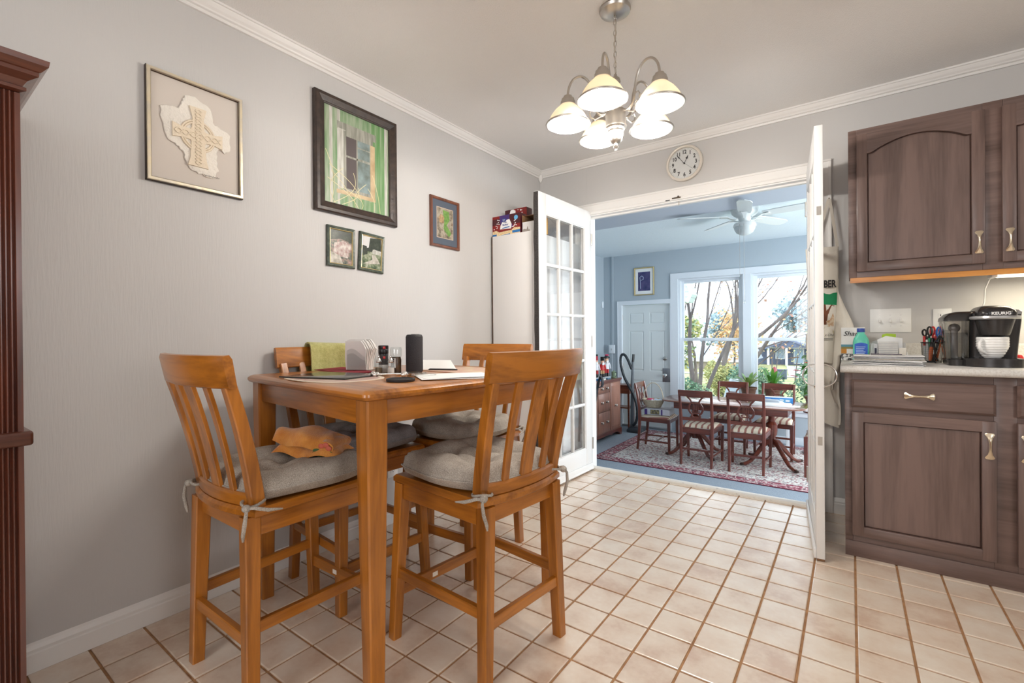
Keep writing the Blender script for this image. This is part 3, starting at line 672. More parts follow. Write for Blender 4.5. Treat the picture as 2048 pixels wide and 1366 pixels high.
# --- folded orange towel on the near-left chair's cushion
M['orange'] = mat('orange_velour', C(206, 128, 48), .9, noise=(26, C(226, 154, 70)), bump=(180, .7), sheen=.5)
ot = thing('folded_towel', 'folded orange velour towel with stitched flower on a seat cushion', 'towel', (-1.560, .925, SZ+.078), math.radians(28))
def fold(w0, w1, d, zc, amp, th, ph, curl=.012):
    def f(u, v, top):
        x = w0+(w1-w0)*u; y = -d/2+d*v
        z = zc+amp*math.sin(5.2*u+ph)*math.sin(3.0*v+ph*.6)+.010*math.sin(9*u+2*ph)
        e = (2*v-1); z += curl*(1-abs(e)**2)
        x += .010*math.sin(6*v+ph); y += .012*math.sin(5*u+ph)
        return (x, y, z+(th if top else 0)*(1-.75*abs(2*v-1)**6)*(1-.75*abs(2*u-1)**8))
    return MB().surf(lambda u, v: f(u, v, True), 26, 18, thick=lambda u, v: f(u, v, False))
fold(-.115, .125, .150, .000, .008, .026, .4, .010).obj('lower_fold', M['orange'], ot, angle=80)
fold(-.130, .100, .125, .034, .016, .030, 1.5, .020).obj('upper_fold', M['orange'], ot, angle=80)
rl = [(.085+.034*math.cos(a), 0, .030+.022*math.sin(a)) for a in [(-100+200*k/10)*PI/180 for k in range(11)]]
MB().surf(lambda u, v: (rl[int(u*10)][0]-.008*v, -.070+.14*v, rl[int(u*10)][2]+.006*math.sin(4*v)), 10, 10, thick=lambda u, v: (rl[int(u*10)][0]*.90+.006, -.070+.14*v, .028+(rl[int(u*10)][2]-.028)*.72)).obj('rolled_edge', M['orange'], ot, angle=80)
fl_ = thing('x', 'x', 'x'); bpy.data.objects.remove(fl_)
emb = MB()
for k in range(5):
    a = 2*PI*k/5; emb.ball((.088+.016*math.cos(a), -.074+.002*k, .030+.011*math.sin(a)), .011, 1, .35, .8, 8, 0)
for (x, z) in ((.055, .012), (.072, .008), (.104, .014), (.060, .022)): emb.ball((x, -.074, z), .012, 1.2, .3, .6, 8, 1)
emb.obj('embroidery', [mat('coral_thread', C(214, 110, 88), .8), mat('leaf_thread', C(74, 104, 62), .8)], ot)['label'] = 'coral flower with green leaves'
MB().surf(lambda u, v: (-.165+.07*u, -.02+.05*v, -.004+.006*math.sin(3*u)), 6, 4, thick=lambda u, v: (-.165+.07*u, -.02+.05*v, -.008+.006*math.sin(3*u))).obj('dark_lining', M['blackmat'], ot)
# --- wall outlet by the table
def plate_outlet(name, label, loc, rz):
    o = thing(name, label, 'outlet', loc, rz)
    MB().box(-.037, .037, -.006, 0, -.058, .058, .003).obj('cover_plate', M['paper'], o)
    for z in (-.02, .02):
        f = MB().box(-.017, .017, -.008, -.004, z-.014, z+.014, .003).obj('socket', M['paper'], o)
        MB().box(-.008, -.005, -.0086, -.0075, z-.002, z+.008).box(.005, .008, -.0086, -.0075, z-.002, z+.007).cyl((0, -.0086, z-.007), (0, -.0075, z-.007), .0025, n=8).obj('slot', M['black'], f)
    MB().cyl((0, -.0075, 0), (0, -.005, 0), .003, n=8).obj('screw', M['nickel'], o)
plate_outlet('wall_outlet', 'white duplex outlet low on the picture wall behind the table', (XW, 1.748, .318), PI/2)
# ================================================================== PICTURES ON THE LEFT WALL (local x right, -y towards the room)
def frame_mb(w, h, prof):
    """prof: list of (inset from outer edge, depth towards viewer)"""
    rings = []
    for (i, d) in prof:
        a, b = w/2-i, h/2-i; rings.append([(-a, -d, -b), (a, -d, -b), (a, -d, b), (-a, -d, b)])
    mb = MB(); mb.loft(rings, cap=False); return mb
def rectface(mb, x0, x1, z0, z1, y, m=0): mb.poly([(x0, y, z0), (x1, y, z0), (x1, y, z1), (x0, y, z1)], m)
def picture(name, label, y0, y1, z0, z1, prof, fm, roll=0.0):
    o = thing(name, label, 'picture', (XW, (y0+y1)/2, (z0+z1)/2), PI/2)
    o.rotation_euler = (0, roll, PI/2)
    w, h = y1-y0, z1-z0
    frame_mb(w, h, prof).obj('frame', fm, o, smooth=False)
    return o, w, h
# 1 celtic cross cast in paper
M['silvergilt'] = mat('worn_silver_gilt', (.66, .60, .50, 1), .38, .75, noise=(22, (.78, .68, .48, 1)), bump=(40, .4))
M['darkedge'] = mat('dark_frame_edge', C(62, 46, 36), .5)
o, w, h = picture('framed_cross', 'framed cast paper celtic cross in a thin silver frame', .606, .943, 1.658, 2.083, [(.0, 0), (.0, .020), (.002, .024), (.011, .024), (.014, .020), (.014, .012), (.016, .010)], M['silvergilt'])
frame_mb(w+.003, h+.003, [(0, 0), (0, .017)]).obj('frame_side', M['darkedge'], o, smooth=False)
frame_mb(w-.026, h-.026, [(0, .022), (.003, .012)]).obj('frame_lip', M['darkedge'], o, smooth=False)
MB().box(-w/2+.014, w/2-.014, -.010, -.004, -h/2+.014, h/2-.014).obj('mat_board', mat('beige_mat_board', C(206, 197, 188), .85), o)
rnd = random.Random(5)
torn = []
base = [(-.045, .145), (-.012, .155), (.05, .13), (.055, .075), (.075, .062), (.118, .045), (.125, -.02), (.098, -.035), (.078, -.028), (.068, -.06), (.075, -.12), (.060, -.155), (.015, -.148), (-.03, -.135), (-.048, -.085), (-.062, -.062), (-.10, -.045), (-.118, .01), (-.125, .075), (-.105, .085), (-.062, .09), (-.055, .115)]
for i in range(len(base)):
    a, b = base[i], base[(i+1) % len(base)]
    for t in range(4):
        f = t/4; torn.append((a[0]+(b[0]-a[0])*f+rnd.uniform(-.004, .004), a[1]+(b[1]-a[1])*f+rnd.uniform(-.004, .004)))
M['handpaper'] = mat('white_handmade_paper', C(232, 226, 216), .9, bump=(90, 1.0))
tp = MB(); tp.loft([[(x, -.011, z) for (x, z) in torn], [(x, -.0145, z) for (x, z) in torn], [(x*.975, -.0165, z*.975) for (x, z) in torn]]); tp.obj('torn_paper', M['handpaper'], o)
M['tanpaper'] = mat('tan_cast_paper', C(228, 214, 192), .9, bump=(120, .6))
cx = MB(); yb = -.0165
arm = lambda p: cx.prism(p, yb-.006, yb+.002, 'y')
arm([(-.022, .022), (.022, .022), (.020, .07), (.030, .112), (-.030, .112), (-.020, .07)]); arm([(-.024, -.024), (.024, -.024), (.028, -.09), (.036, -.122), (-.036, -.122), (-.028, -.09)])
arm([(-.022, -.022), (-.022, .022), (-.055, .020), (-.088, .030), (-.088, -.026), (-.055, -.020)]); arm([(.022, .022), (.022, -.022), (.055, -.020), (.088, -.028), (.088, .028), (.055, .020)])
cx.prism([(-.026, -.026), (.026, -.026), (.026, .026), (-.026, .026)], yb-.0065, yb+.002, 'y')
for R in (.052, .060):
    cx.tube([(R*math.cos(a), yb-.002, R*math.sin(a)) for a in [2*PI*k/40 for k in range(40)]], .0042, 6, loop=True)
cr = cx.obj('cross_relief', M['tanpaper'], o)
kn = MB()
for s in (-1, 1):
    kn.tube([(s*.011*math.sin(6.3*k/26*4.0), yb-.0075, -.115+.22*k/52) for k in range(53)], .0024, 5)
    kn.tube([(-.082+.164*k/40, yb-.0075, s*.010*math.sin(6.3*k/40*3.2)) for k in range(41)], .0024, 5)
kn.obj('knotwork', M['tanpaper'], cr)
MB().tube([(.022+.056*k/40, -.0168, -.148+.003*math.sin(k*1.7)*(1+.5*math.sin(k*.6))) for k in range(41)], .0005, 4).obj('signature', M['ink'], o)
# 2 big photograph of an old window in green boards
M['dkframe'] = mat('dark_brown_frame', C(66, 52, 44), .42, noise=(30, C(46, 36, 31)), bump=(60, .4))
o, w, h = picture('framed_photograph', 'large dark framed photograph of a weathered green cabin window', 1.277, 1.782, 1.689, 2.282, [(0, 0), (0, .022), (.006, .030), (.020, .031), (.034, .024), (.044, .020), (.048, .022), (.052, .020), (.052, .010)], M['dkframe'])
GREEN = mat('print_green_boards', C(112, 146, 104), .35, noise=(7, C(164, 176, 152)), mscale=(6, 1, .8)); GREEN2 = mat('print_bright_green', C(96, 142, 86), .35, noise=(8, C(132, 160, 118)), mscale=(7, 1, .6))
GREYB = mat('print_grey_board', C(168, 166, 156), .35, noise=(12, C(128, 130, 118)), mscale=(6, 1, .7)); WHT = mat('print_white_board', C(206, 206, 198), .35, noise=(12, C(170, 168, 158)), mscale=(6, 1, .8))
DRK = mat('print_dark_opening', C(92, 84, 84), .3); PNE = mat('print_window_pane', C(140, 158, 160), .3, noise=(14, C(96, 104, 96))); ORG = mat('print_bare_wood', C(204, 182, 146), .35, noise=(14, C(178, 152, 116))); GRS = mat('print_dry_grass', C(214, 206, 164), .4)
pm = MB(); a, b = w/2-.05, h/2-.05; Y = -.0112
MB().box(-a, a, -.011, -.004, -b, b).obj('backing', M['darkedge'], o)
rectface(pm, -a, a, -b, b, Y, 0)
for k in range(4): rectface(pm, -a+.012+.022*k, -a+.030+.022*k, -b, b, Y-.0002, 3 if k % 2 else 0)
for (x, m_) in ((.085, 1), (.118, 1), (.15, 1)): rectface(pm, x, x+.028, -b, b, Y-.0002, m_)
rectface(pm, a-.03, a-.012, -b, b, Y-.0003, 3)
rectface(pm, -.125, .115, .145, .185, Y-.0003, 2); rectface(pm, -.122, -.075, -.155, .15, Y-.0004, 3); rectface(pm, -.088, .095, -.165, .145, Y-.0005, 2)
rectface(pm, -.072, -.006, -.150, .120, Y-.0006, 4); rectface(pm, -.004, .074, .025, .120, Y-.0006, 5); rectface(pm, -.004, .074, -.15, .018, Y-.0006, 5); rectface(pm, .078, .108, -.175, .12, Y-.0006, 6)
rectface(pm, -.075, .076, .012, .022, Y-.0007, 2); rectface(pm, -.010, -.002, -.15, .12, Y-.0007, 2); rectface(pm, -.13, .11, -.185, -.165, Y-.0007, 6); rectface(pm, -.004, .074, .078, .084, Y-.0007, 2)
for k in range(9): rectface(pm, -.11+.026*k, -.094+.026*k, -b, -.19, Y-.0004, 1 if k % 2 else 0)
prn = pm.obj('print', [GREEN, GREEN2, GREYB, WHT, DRK, PNE, ORG, GRS], o, smooth=False)
gs = MB()
for (x0, z0, x1, z1, bend) in ((-.16, -.24, -.19, .02, .03), (-.14, -.24, -.09, -.05, -.05), (-.15, -.24, -.03, -.06, .06), (-.10, -.24, .0, -.13, .04), (-.02, -.24, .05, -.10, -.03), (-.06, -.24, -.16, -.08, .04), (.02, -.24, -.09, -.15, .05), (.10, -.24, .06, -.12, .02), (.14, -.24, .09, -.04, .01), (-.17, -.05, .02, -.20, .04), (-.18, -.12, .0, -.24, .03)):
    pts = []
    for k in range(13):
        t = k/12; px = x0+(x1-x0)*t+bend*math.sin(PI*t); pts.append((max(-a, min(a, px)), z0+(z1-z0)*t))
    for (p, q) in zip(pts, pts[1:]):
        d = Vector((q[0]-p[0], q[1]-p[1])).normalized(); nx, nz = -d.y*.0016, d.x*.0016
        gs.poly([(p[0]-nx, Y-.001, p[1]-nz), (q[0]-nx, Y-.001, q[1]-nz), (q[0]+nx, Y-.001, q[1]+nz), (p[0]+nx, Y-.001, p[1]+nz)])
gs.obj('grass_print', GRS, prn, smooth=False)
# 3 + 4 small garden photographs, 5 blue matted picture
M['grnframe'] = mat('dark_green_marbled_frame', C(48, 58, 50), .35, noise=(60, C(84, 92, 78)))
M['goldlip'] = mat('gold_lip', (.70, .55, .28, 1), .35, .9)
def garden(name, cols):
    m = bpy.data.materials.new(name); m.use_nodes = True; nt = m.node_tree; b_ = nt.nodes['Principled BSDF']; L = nt.links.new
    tc = nt.nodes.new('ShaderNodeTexCoord'); n = nt.nodes.new('ShaderNodeTexNoise'); n.inputs['Scale'].default_value = 24; n.inputs['Detail'].default_value = 8; n.inputs['Roughness'].default_value = .7
    r = nt.nodes.new('ShaderNodeValToRGB'); e = r.color_ramp.elements; e[0].position = .34; e[0].color = cols[0]; e[1].position = .68; e[1].color = cols[-1]
    for k, c_ in enumerate(cols[1:-1]): e.new(.34+.34*(k+1)/(len(cols)-1)).color = c_
    L(tc.outputs['Object'], n.inputs[0]); L(n.outputs[0], r.inputs[0]); L(r.outputs[0], b_.inputs['Base Color']); b_.inputs['Roughness'].default_value = .3
    return m
G1 = garden('print_flower_garden', [C(40, 44, 40), C(104, 110, 98), C(176, 140, 132), C(206, 204, 196)]); G2 = garden('print_garden_path', [C(36, 46, 34), C(86, 104, 72), C(150, 156, 130), C(214, 210, 204)])
SK = mat('print_pale_sky', C(206, 206, 204), .3); TR = garden('print_dark_trees', [C(28, 34, 28), C(52, 60, 48), C(84, 92, 76)]); PTH = mat('print_pale_path', C(206, 200, 190), .3, noise=(40, C(150, 144, 130)))
def small(name, label, y0, y1, z0, z1, roll, parts):
    o, w, h = picture(name, label, y0, y1, z0, z1, [(0, 0), (0, .012), (.004, .016), (.012, .014), (.016, .012), (.017, .007)], M['grnframe'], roll)
    frame_mb(w-.028, h-.028, [(0, .0128), (.003, .0136), (.005, .008)]).obj('frame_lip', M['goldlip'], o, smooth=False)
    pm = MB(); a, b = w/2-.016, h/2-.016
    MB().box(-a, a, -.0075, -.003, -b, b).obj('backing', M['darkedge'], o)
    mats = [p[0] for p in parts]
    for k, (m_, pl) in enumerate(parts): pm.poly([(x*a, -.0077-.0001*k, z*b) for (x, z) in pl], k)
    pm.obj('print', mats, o, smooth=False)
full = [(-1, -1), (1, -1), (1, 1), (-1, 1)]
small('small_photograph', 'small green framed photo of a pink flower garden', 1.344, 1.506, 1.422, 1.628, math.radians(0.5), [(G1, full), (TR, [(-1, .35), (0, .5), (1, .3), (1, 1), (-1, 1)]), (mat('print_pink_flowers', C(160, 128, 122), .3, noise=(60, C(214, 208, 200))), [(-.7, -.5), (.6, -.6), (.9, .2), (.2, .4), (-.6, .2)]), (PTH, [(-1, -1), (.2, -1), (-.1, -.5), (-1, -.3)])])
small('small_photograph', 'small green framed photo of a garden path and white house', 1.532, 1.695, 1.417, 1.625, math.radians(3.0), [(G2, full), (SK, [(-1, .1), (1, .1), (1, 1), (-1, 1)]), (TR, [(-1, .1), (-.3, .3), (-.2, .9), (.9, 1), (1, .2), (.2, .25), (0, .05)]), (WHT, [(.1, -.05), (.8, -.05), (.8, .22), (.1, .22)]), (TR, [(-1, -.3), (-.4, -.1), (-.5, .35), (-1, .4)]), (PTH, [(-.8, -.75), (.9, -.6), (.4, -.1), (.0, -.1), (.1, -.4)])])
M['redframe'] = wood('reddish_frame_wood', C(78, 42, 30), C(128, 76, 52), 'z', 14, .35, .3)
o, w, h = picture('matted_print', 'reddish wood framed print with a slate blue mat', 2.056, 2.319, 1.631, 1.95, [(0, 0), (0, .012), (.004, .018), (.013, .018), (.018, .012), (.019, .006)], M['redframe'])
MB().box(-w/2+.018, w/2-.018, -.007, -.003, -h/2+.018, h/2-.018).obj('mat_board', mat('slate_blue_mat', C(84, 92, 104), .8), o)
frame_mb(w-.112, h-.122, [(0, .0072), (0, .0078), (.006, .0078), (.006, .0072)]).obj('inner_mat', mat('pale_inner_mat', C(196, 176, 160), .8), o, smooth=False)
pm = MB(); a, b = w/2-.060, h/2-.065; R5 = garden('print_rocks', [C(70, 62, 52), C(130, 118, 100), C(176, 166, 148), C(96, 70, 48)])
parts = [(R5, full), (mat('print_moss', C(88, 128, 58), .4, noise=(70, C(122, 160, 80))), [(-.3, .9), (.5, .85), (.6, .3), (.2, -.1), (.8, -.6), (.5, -.9), (-.2, -.4), (-.1, .1)]), (mat('print_brown_bird', C(132, 96, 62), .4, noise=(60, C(190, 160, 120))), [(-.85, .3), (-.5, .6), (-.1, .4), (-.2, .0), (-.7, .0)])]
for k, (m_, pl) in enumerate(parts): pm.poly([(x*a, -.0079-.0001*k, z*b) for (x, z) in pl], k)
pm.obj('print', [p[0] for p in parts], o, smooth=False)

# ================================================================== CLOCK over the doorway
ck = thing('wall_clock', 'round cream rimmed wall clock above the doorway', 'clock', (-.931, YB, 2.250))
R = .124
MB().lathe([(R-.004, 0), (R, .008), (R-.001, .026), (R-.008, .033), (R-.016, .030), (R-.019, .014)], 48, cap=False).xf(RX(PI/2)).obj('rim', mat('cream_clock_rim', C(222, 214, 202), .35), ck)
MB().lathe([(.001, .004), (R-.005, .004), (R-.005, .013), (.001, .013)], 48).xf(RX(PI/2)).obj('dial', mat('clock_dial_paper', C(236, 236, 234), .6), ck)
for n in range(1, 13):
    a = math.radians(90-30*n); text('numeral', str(n), .037, M['ink'], ck, (.078*math.cos(a), -.0135, .078*math.sin(a)), (PI/2, 0, 0), sx=.82, bold=.0012)
tk = MB()
for n in range(60):
    a = 2*PI*n/60; r0, r1 = (.0965, .1005) if n % 5 else (.095, .101)
    c_, s_ = math.cos(a), math.sin(a); hw = .0005 if n % 5 else .0011
    tk.poly([(r0*c_-hw*s_, -.0134, r0*s_+hw*c_), (r1*c_-hw*s_, -.0134, r1*s_+hw*c_), (r1*c_+hw*s_, -.0134, r1*s_-hw*c_), (r0*c_+hw*s_, -.0134, r0*s_-hw*c_)])
tk.obj('minute_track', M['ink'], ck, smooth=False)
def hand(name, deg, L, pts, y):
    a = math.radians(90-deg); m_ = Matrix(((math.cos(a), 0, -math.sin(a), 0), (0, 1, 0, 0), (math.sin(a), 0, math.cos(a), 0), (0, 0, 0, 1)))
    mb = MB().prism([(L*p, q) for (p, q) in pts], y-.0006, y, 'y').xf(m_); mb.obj(name, M['ink'], ck, smooth=False)
spade = [(-.02, -.0016), (.5, -.0014), (.62, -.0085), (.74, -.004), (1, 0), (.74, .004), (.62, .0085), (.5, .0014), (-.02, .0016)]
hand('hour_hand', 27, .060, spade, -.016); hand('minute_hand', 322, .086, [(-.02, -.0016), (.55, -.0014), (.66, -.0045), (1, 0), (.66, .0045), (.55, .0014), (-.02, .0016)], -.018)
hand('second_hand', 130, .078, [(-.2, -.0005), (1, -.0005), (1, .0005), (-.2, .0005)], -.0195)
MB().cyl((0, -.021, 0), (0, -.013, 0), .005).obj('hub', M['ink'], ck)
MB().lathe([(.001, 0), (R-.012, 0), (R-.012, .0012), (.001, .0012)], 48).xf(T(0, -.0235, 0) @ RX(PI/2)).obj('crystal', M['pane'], ck)

# ================================================================== CHANDELIER
cl = thing('chandelier', 'brushed nickel chandelier with five lit bell glass shades', 'chandelier', (-.800, 1.857, 2.44))
NI = M['nickel']
MB().lathe([(.001, -.030), (.020, -.030), (.040, -.026), (.062, -.016), (.066, -.006), (.064, 0), (.001, 0)], 32).obj('canopy', NI, cl)
MB().tube([(0, .0105*math.cos(a), -.040+.0105*math.sin(a)) for a in [2*PI*k/14 for k in range(14)]], .0022, 6, loop=True).cyl((0, 0, -.03), (0, 0, -.036), .006).obj('canopy_loop', NI, cl)
z = -.046; k = 0
while z > -.262:
    r1, r2 = .0062, .0135; pts = [(r1*math.cos(a), 0, r2*math.sin(a)) for a in [2*PI*q/14 for q in range(14)]]
    mb = MB().tube(pts, .0017, 6, loop=True)
    if k % 2: mb.xf(RZ(PI/2))
    mb.obj('chain_link', NI, cl, (0, 0, z-.0115)); z -= .0225; k += 1
MB().tube([(.004*math.sin(t*7), .004*math.cos(t*7), -.03-t*.24) for t in [q/20 for q in range(21)]], .0016, 6).obj('lamp_cord', mat('clear_lamp_cord', C(190, 180, 164), .4), cl)
MB().lathe([(.001, -.275), (.006, -.276), (.008, -.286), (.018, -.295), (.022, -.31), (.014, -.322), (.013, -.40), (.022, -.41), (.030, -.425), (.040, -.432), (.042, -.445), (.042, -.490), (.045, -.496), (.045, -.502), (.036, -.506), (.035, -.516), (.031, -.519), (.031, -.535), (.027, -.545), (.026, -.556), (.018, -.566), (.007, -.569), (.007, -.576), (.011, -.581), (.008, -.588), (.004, -.592), (.004, -.598), (.001, -.60)], 28).obj('body_column', NI, cl)
M['shade'] = bpy.data.materials.new('ribbed_opal_glass')
def shade_mat(m):
    m.use_nodes = True; nt = m.node_tree; L = nt.links.new; b = nt.nodes['Principled BSDF']; out = nt.nodes['Material Output']
    b.inputs['Base Color'].default_value = C(240, 234, 222); b.inputs['Roughness'].default_value = .3
    t = nt.nodes.new('ShaderNodeBsdfTranslucent'); t.inputs['Color'].default_value = C(240, 228, 208)
    x = nt.nodes.new('ShaderNodeMixShader'); x.inputs[0].default_value = .5; L(b.outputs[0], x.inputs[1]); L(t.outputs[0], x.inputs[2]); L(x.outputs[0], out.inputs['Surface'])
shade_mat(M['shade'])
M['bulb'] = mat('lit_bulb', (1, 1, 1, 1), .5, emis=((1.0, .92, .80, 1), 6)); M['bulbcool'] = mat('lit_bulb_cool', (1, 1, 1, 1), .5, emis=((1.0, .97, .92, 1), 7))
view = math.atan2(-1.857, .800)          # azimuth from chandelier to viewer
angs = [-14, 58, 130, 202, 274]
for i, a in enumerate(angs):
    th = view+math.radians(a); ca, sa = math.cos(th), math.sin(th); RR = .200
    P = lambda r, z: (r*ca, r*sa, z)
    arm = [P(.030, -.43), P(.055, -.445), P(.080, -.425), P(.090, -.385), P(.096, -.345), P(.108, -.305), P(.128, -.280), P(.152, -.272), P(.176, -.283), P(.193, -.310), P(.200, -.345), P(.200, -.365)]
    sm = []
    for q in range(len(arm)-1):
        p0, p1, p2, p3 = [Vector(arm[max(0, min(len(arm)-1, q+d))]) for d in (-1, 0, 1, 2)]
        for t in (0, .33, .66): sm.append(.5*((2*p1)+(-p0+p2)*t+(2*p0-5*p1+4*p2-p3)*t*t+(-p0+3*p1-3*p2+p3)*t**3))
    sm.append(Vector(arm[-1]))
    ar = MB().tube(sm, .0052, 8).obj('arm', NI, cl)
    MB().tube([P(.060, -.45), P(.085, -.462), P(.103, -.450), P(.108, -.432), P(.100, -.420), P(.092, -.428)], [.003, .0035, .0035, .003, .0026, .002], 6).tube([P(.088, -.39), P(.105, -.385), P(.115, -.40), P(.110, -.412)], [.003, .003, .0026, .002], 6).obj('scroll', NI, ar)
    hd = MB().lathe([(.001, .018), (.018, .016), (.020, .006), (.027, .004), (.028, -.006), (.031, -.008), (.032, -.026), (.001, -.026)], 20, (RR*ca, RR*sa, -.368)).obj('socket_cup', NI, cl)
    pf = [(.030, -.388), (.038, -.398), (.056, -.415), (.073, -.438), (.084, -.460), (.0885, -.470)]
    sh = MB().lathe(pf+[(.0915, -.474), (.0870, -.474), (.0815, -.460), (.0700, -.438), (.053, -.416), (.034, -.399), (.027, -.389)], 72, (RR*ca, RR*sa, 0), cap=False, ribs=36, ribamp=.006).obj('glass_shade', M['shade'], cl, angle=60)
    MB().tube([(RR*ca+.0918*math.cos(t), RR*sa+.0918*math.sin(t), -.472) for t in [2*PI*q/40 for q in range(40)]], .0042, 8, loop=True).obj('rim_band', NI, sh)
    bl = MB().lathe([(.010, -.392), (.012, -.405), (.024, -.42), (.031, -.436), (.031, -.448), (.024, -.463), (.012, -.470), (.001, -.472)], 20, (RR*ca, RR*sa, 0)).obj('bulb', M['bulb'] if i in (0, 3) else M['bulbcool'], cl)
    lp = bpy.data.lights.new('chandelier_bulb_light', 'POINT'); lp.energy = 11.5; lp.color = (1.0, .92, .82) if i in (0, 3) else (1.0, .96, .91); lp.shadow_soft_size = .03
    lo = bpy.data.objects.new('chandelier_bulb_light', lp); COL.objects.link(lo); lo.parent = cl; lo.location = (RR*ca, RR*sa, -.512)
# ================================================================== WHITE CABINET AND BOXES IN THE CORNER
M['lam'] = mat('white_laminate', C(228, 226, 224), .4)
wcb = thing('storage_cabinet', 'tall plain white laminate cabinet behind the left french door', 'cabinet', (-1.93, 3.0, 0))
MB().box(-.178, .165, -.335, .325, .05, 1.782, .002).obj('carcass', M['lam'], wcb)
MB().box(-.178, .150, -.33, .32, 0, .05).obj('plinth', M['lam'], wcb)
MB().box(-.183, -.178, -.336, .326, .0, 1.785).obj('back_panel', mat('brown_board_gap_shade', C(96, 74, 58), .8), wcb)  # back panel edge, its dark tone also stands for the shadow gap
for (a, b) in ((-.333, -.006), (-.002, .323)):
    d = MB().box(.166, .182, a, b, .055, 1.778, .002).obj('door', M['lam'], wcb); MB().ball((.192, (b-.03 if a < -.1 else a+.03), .95), .010).obj('knob', M['nickel'], d)
RED = stripemat('print_red_curtain', C(150, 28, 24), C(104, 16, 18), 'X', 130, .5, .4); MAR = mat('print_maroon', C(70, 18, 26), .4); PUR = mat('print_purple', C(66, 42, 110), .4); CRM = mat('print_popcorn', C(236, 222, 190), .5, noise=(120, C(214, 176, 110))); BLU = mat('print_blue', C(38, 112, 176), .4); LBL = mat('print_light_blue', C(104, 176, 220), .4); WPR = mat('print_white', C(240, 240, 240), .4); DBL = mat('print_dark_blue', C(40, 60, 140), .4); CARD = mat('brown_cardboard', C(150, 116, 82), .85, noise=(20, C(132, 100, 70))); YEL = mat('print_yellow', C(236, 176, 52), .5)
def carton(name, label, loc, w, d, h, rz, tilt=0):
    o = thing(name, label, 'box', loc, rz); o.rotation_euler = (tilt, 0, rz)
    MB().box(-w/2, w/2, 0, d, 0, h, .001).obj('carton', MAR, o); return o
def face(o, name, polys, y=-.0006):
    mb = MB(); ms = []
    for k, (m_, pl) in enumerate(polys):
        if m_ not in ms: ms.append(m_)
        mb.poly([(x, y-.00012*k, z) for (x, z) in pl], ms.index(m_))
    return mb.obj(name, ms, o, smooth=False)
def R4(x0, x1, z0, z1): return [(x0, z0), (x1, z0), (x1, z1), (x0, z1)]
def oval(cx, cz, rx, rz, n=18): return [(cx+rx*math.cos(2*PI*k/n), cz+rz*math.sin(2*PI*k/n)) for k in range(n)]
def kern(rnd, n, x0, x1, z0, z1, r=.005): return [(WPR, [(cx+r*(1+.4*math.sin(3*t))*math.cos(t), cz+r*(1+.4*math.cos(2*t))*math.sin(t)) for t in [2*PI*q/7 for q in range(7)]]) for (cx, cz) in [(rnd.uniform(x0, x1), rnd.uniform(z0, z1)) for _ in range(n)]]
rnd = random.Random(2)
pb = carton('popcorn_box', 'wide red popcorn carton with the big label on the white cabinet', (-2.001, 2.69, 1.7825), .246, .075, .148, 0)
W = .123
face(pb, 'front_print', [(RED, R4(-W, W, 0, .148)), (MAR, R4(-W, -.05, .085, .128)), (PUR, [(-.06, .148), (.07, .148), (.055, .05), (-.045, .05)]), (MAR, R4(.03, W, .075, .148)), (CRM, [(-W, .0), (W, .0), (W, .045), (.07, .05), (.05, .035), (-.06, .03), (-.09, .045), (-W, .04)]), (BLU, R4(-W, -.085, .0, .018)), (BLU, [(-.05, 0), (.035, 0), (.035, .012), (-.05, .006)]), (BLU, R4(.055, W, .012, .03)), (WPR, [(-.055, .05), (.045, .045), (.05, .075), (.03, .115), (-.03, .105), (-.05, .075)]), (DBL, oval(-.018, .112, .022, .015)), (LBL, oval(.088, .118, .017, .017, 10)), (BLU, [(-.035, .052), (.03, .056), (.032, .064), (-.033, .058)])]+kern(rnd, 9, -.11, -.06, .05, .12)+kern(rnd, 9, .055, .11, .055, .10))
text('lettering', 'Butter', .020, DBL, pb, (-.004, -.0035, .078), (PI/2, 0, 0)); text('lettering', 'Light', .011, DBL, pb, (-.002, -.0035, .095), (PI/2, 0, 0)); text('lettering', 'Great', .009, WPR, pb, (-.018, -.0035, .115), (PI/2, 0, 0)); text('lettering', 'Value', .009, WPR, pb, (-.018, -.0035, .106), (PI/2, 0, 0))
pb2 = carton('popcorn_box', 'narrower popcorn carton standing up behind the wide one', (-1.974, 2.772, 1.7825), .192, .07, .205, 0)
W = .096
face(pb2, 'front_print', [(RED, R4(-W, W, .09, .205)), (MAR, R4(-W, -.03, .15, .205)), (CRM, [(-W, .11), (.05, .11), (.06, .15), (.03, .168), (-.03, .16), (-W, .155)]), (BLU, R4(-.02, .055, .115, .13)), (WPR, [(-.06, .158), (-.005, .158), (0, .19), (-.02, .203), (-.045, .2)]), (BLU, [(-.052, .165), (-.008, .17), (-.008, .176), (-.052, .171)]), (WPR, R4(.05, W, .105, .125))]+kern(rnd, 6, .0, .06, .165, .195))
ob = thing('open_carton', 'open brown cardboard carton with a white torn front on the cabinet', 'box', (-1.818, 2.70, 1.7825))
MB().box(-.050, .050, 0, .003, 0, .075).obj('front_flap', M['lam'], ob)
MB().prism([(-.05, .0), (.02, .0), (.012, .02), (.004, .018), (-.004, .045), (-.012, .022), (-.03, .028), (-.05, .022)], -.001, .0, 'y').obj('torn_print', mat('grey_torn_board', C(160, 150, 142), .9), ob)
MB().box(-.050, -.047, 0, .16, 0, .125).box(.047, .050, 0, .16, 0, .125).box(-.05, .05, .157, .16, 0, .125).box(-.05, .05, .0, .16, 0, .003).box(-.05, .05, .02, .16, .122, .125).obj('carton', CARD, ob)
yb_ = thing('yellow_carton', 'narrow yellow and blue carton beside the felt edged door', 'box', (-1.757, 2.70, 1.7825))
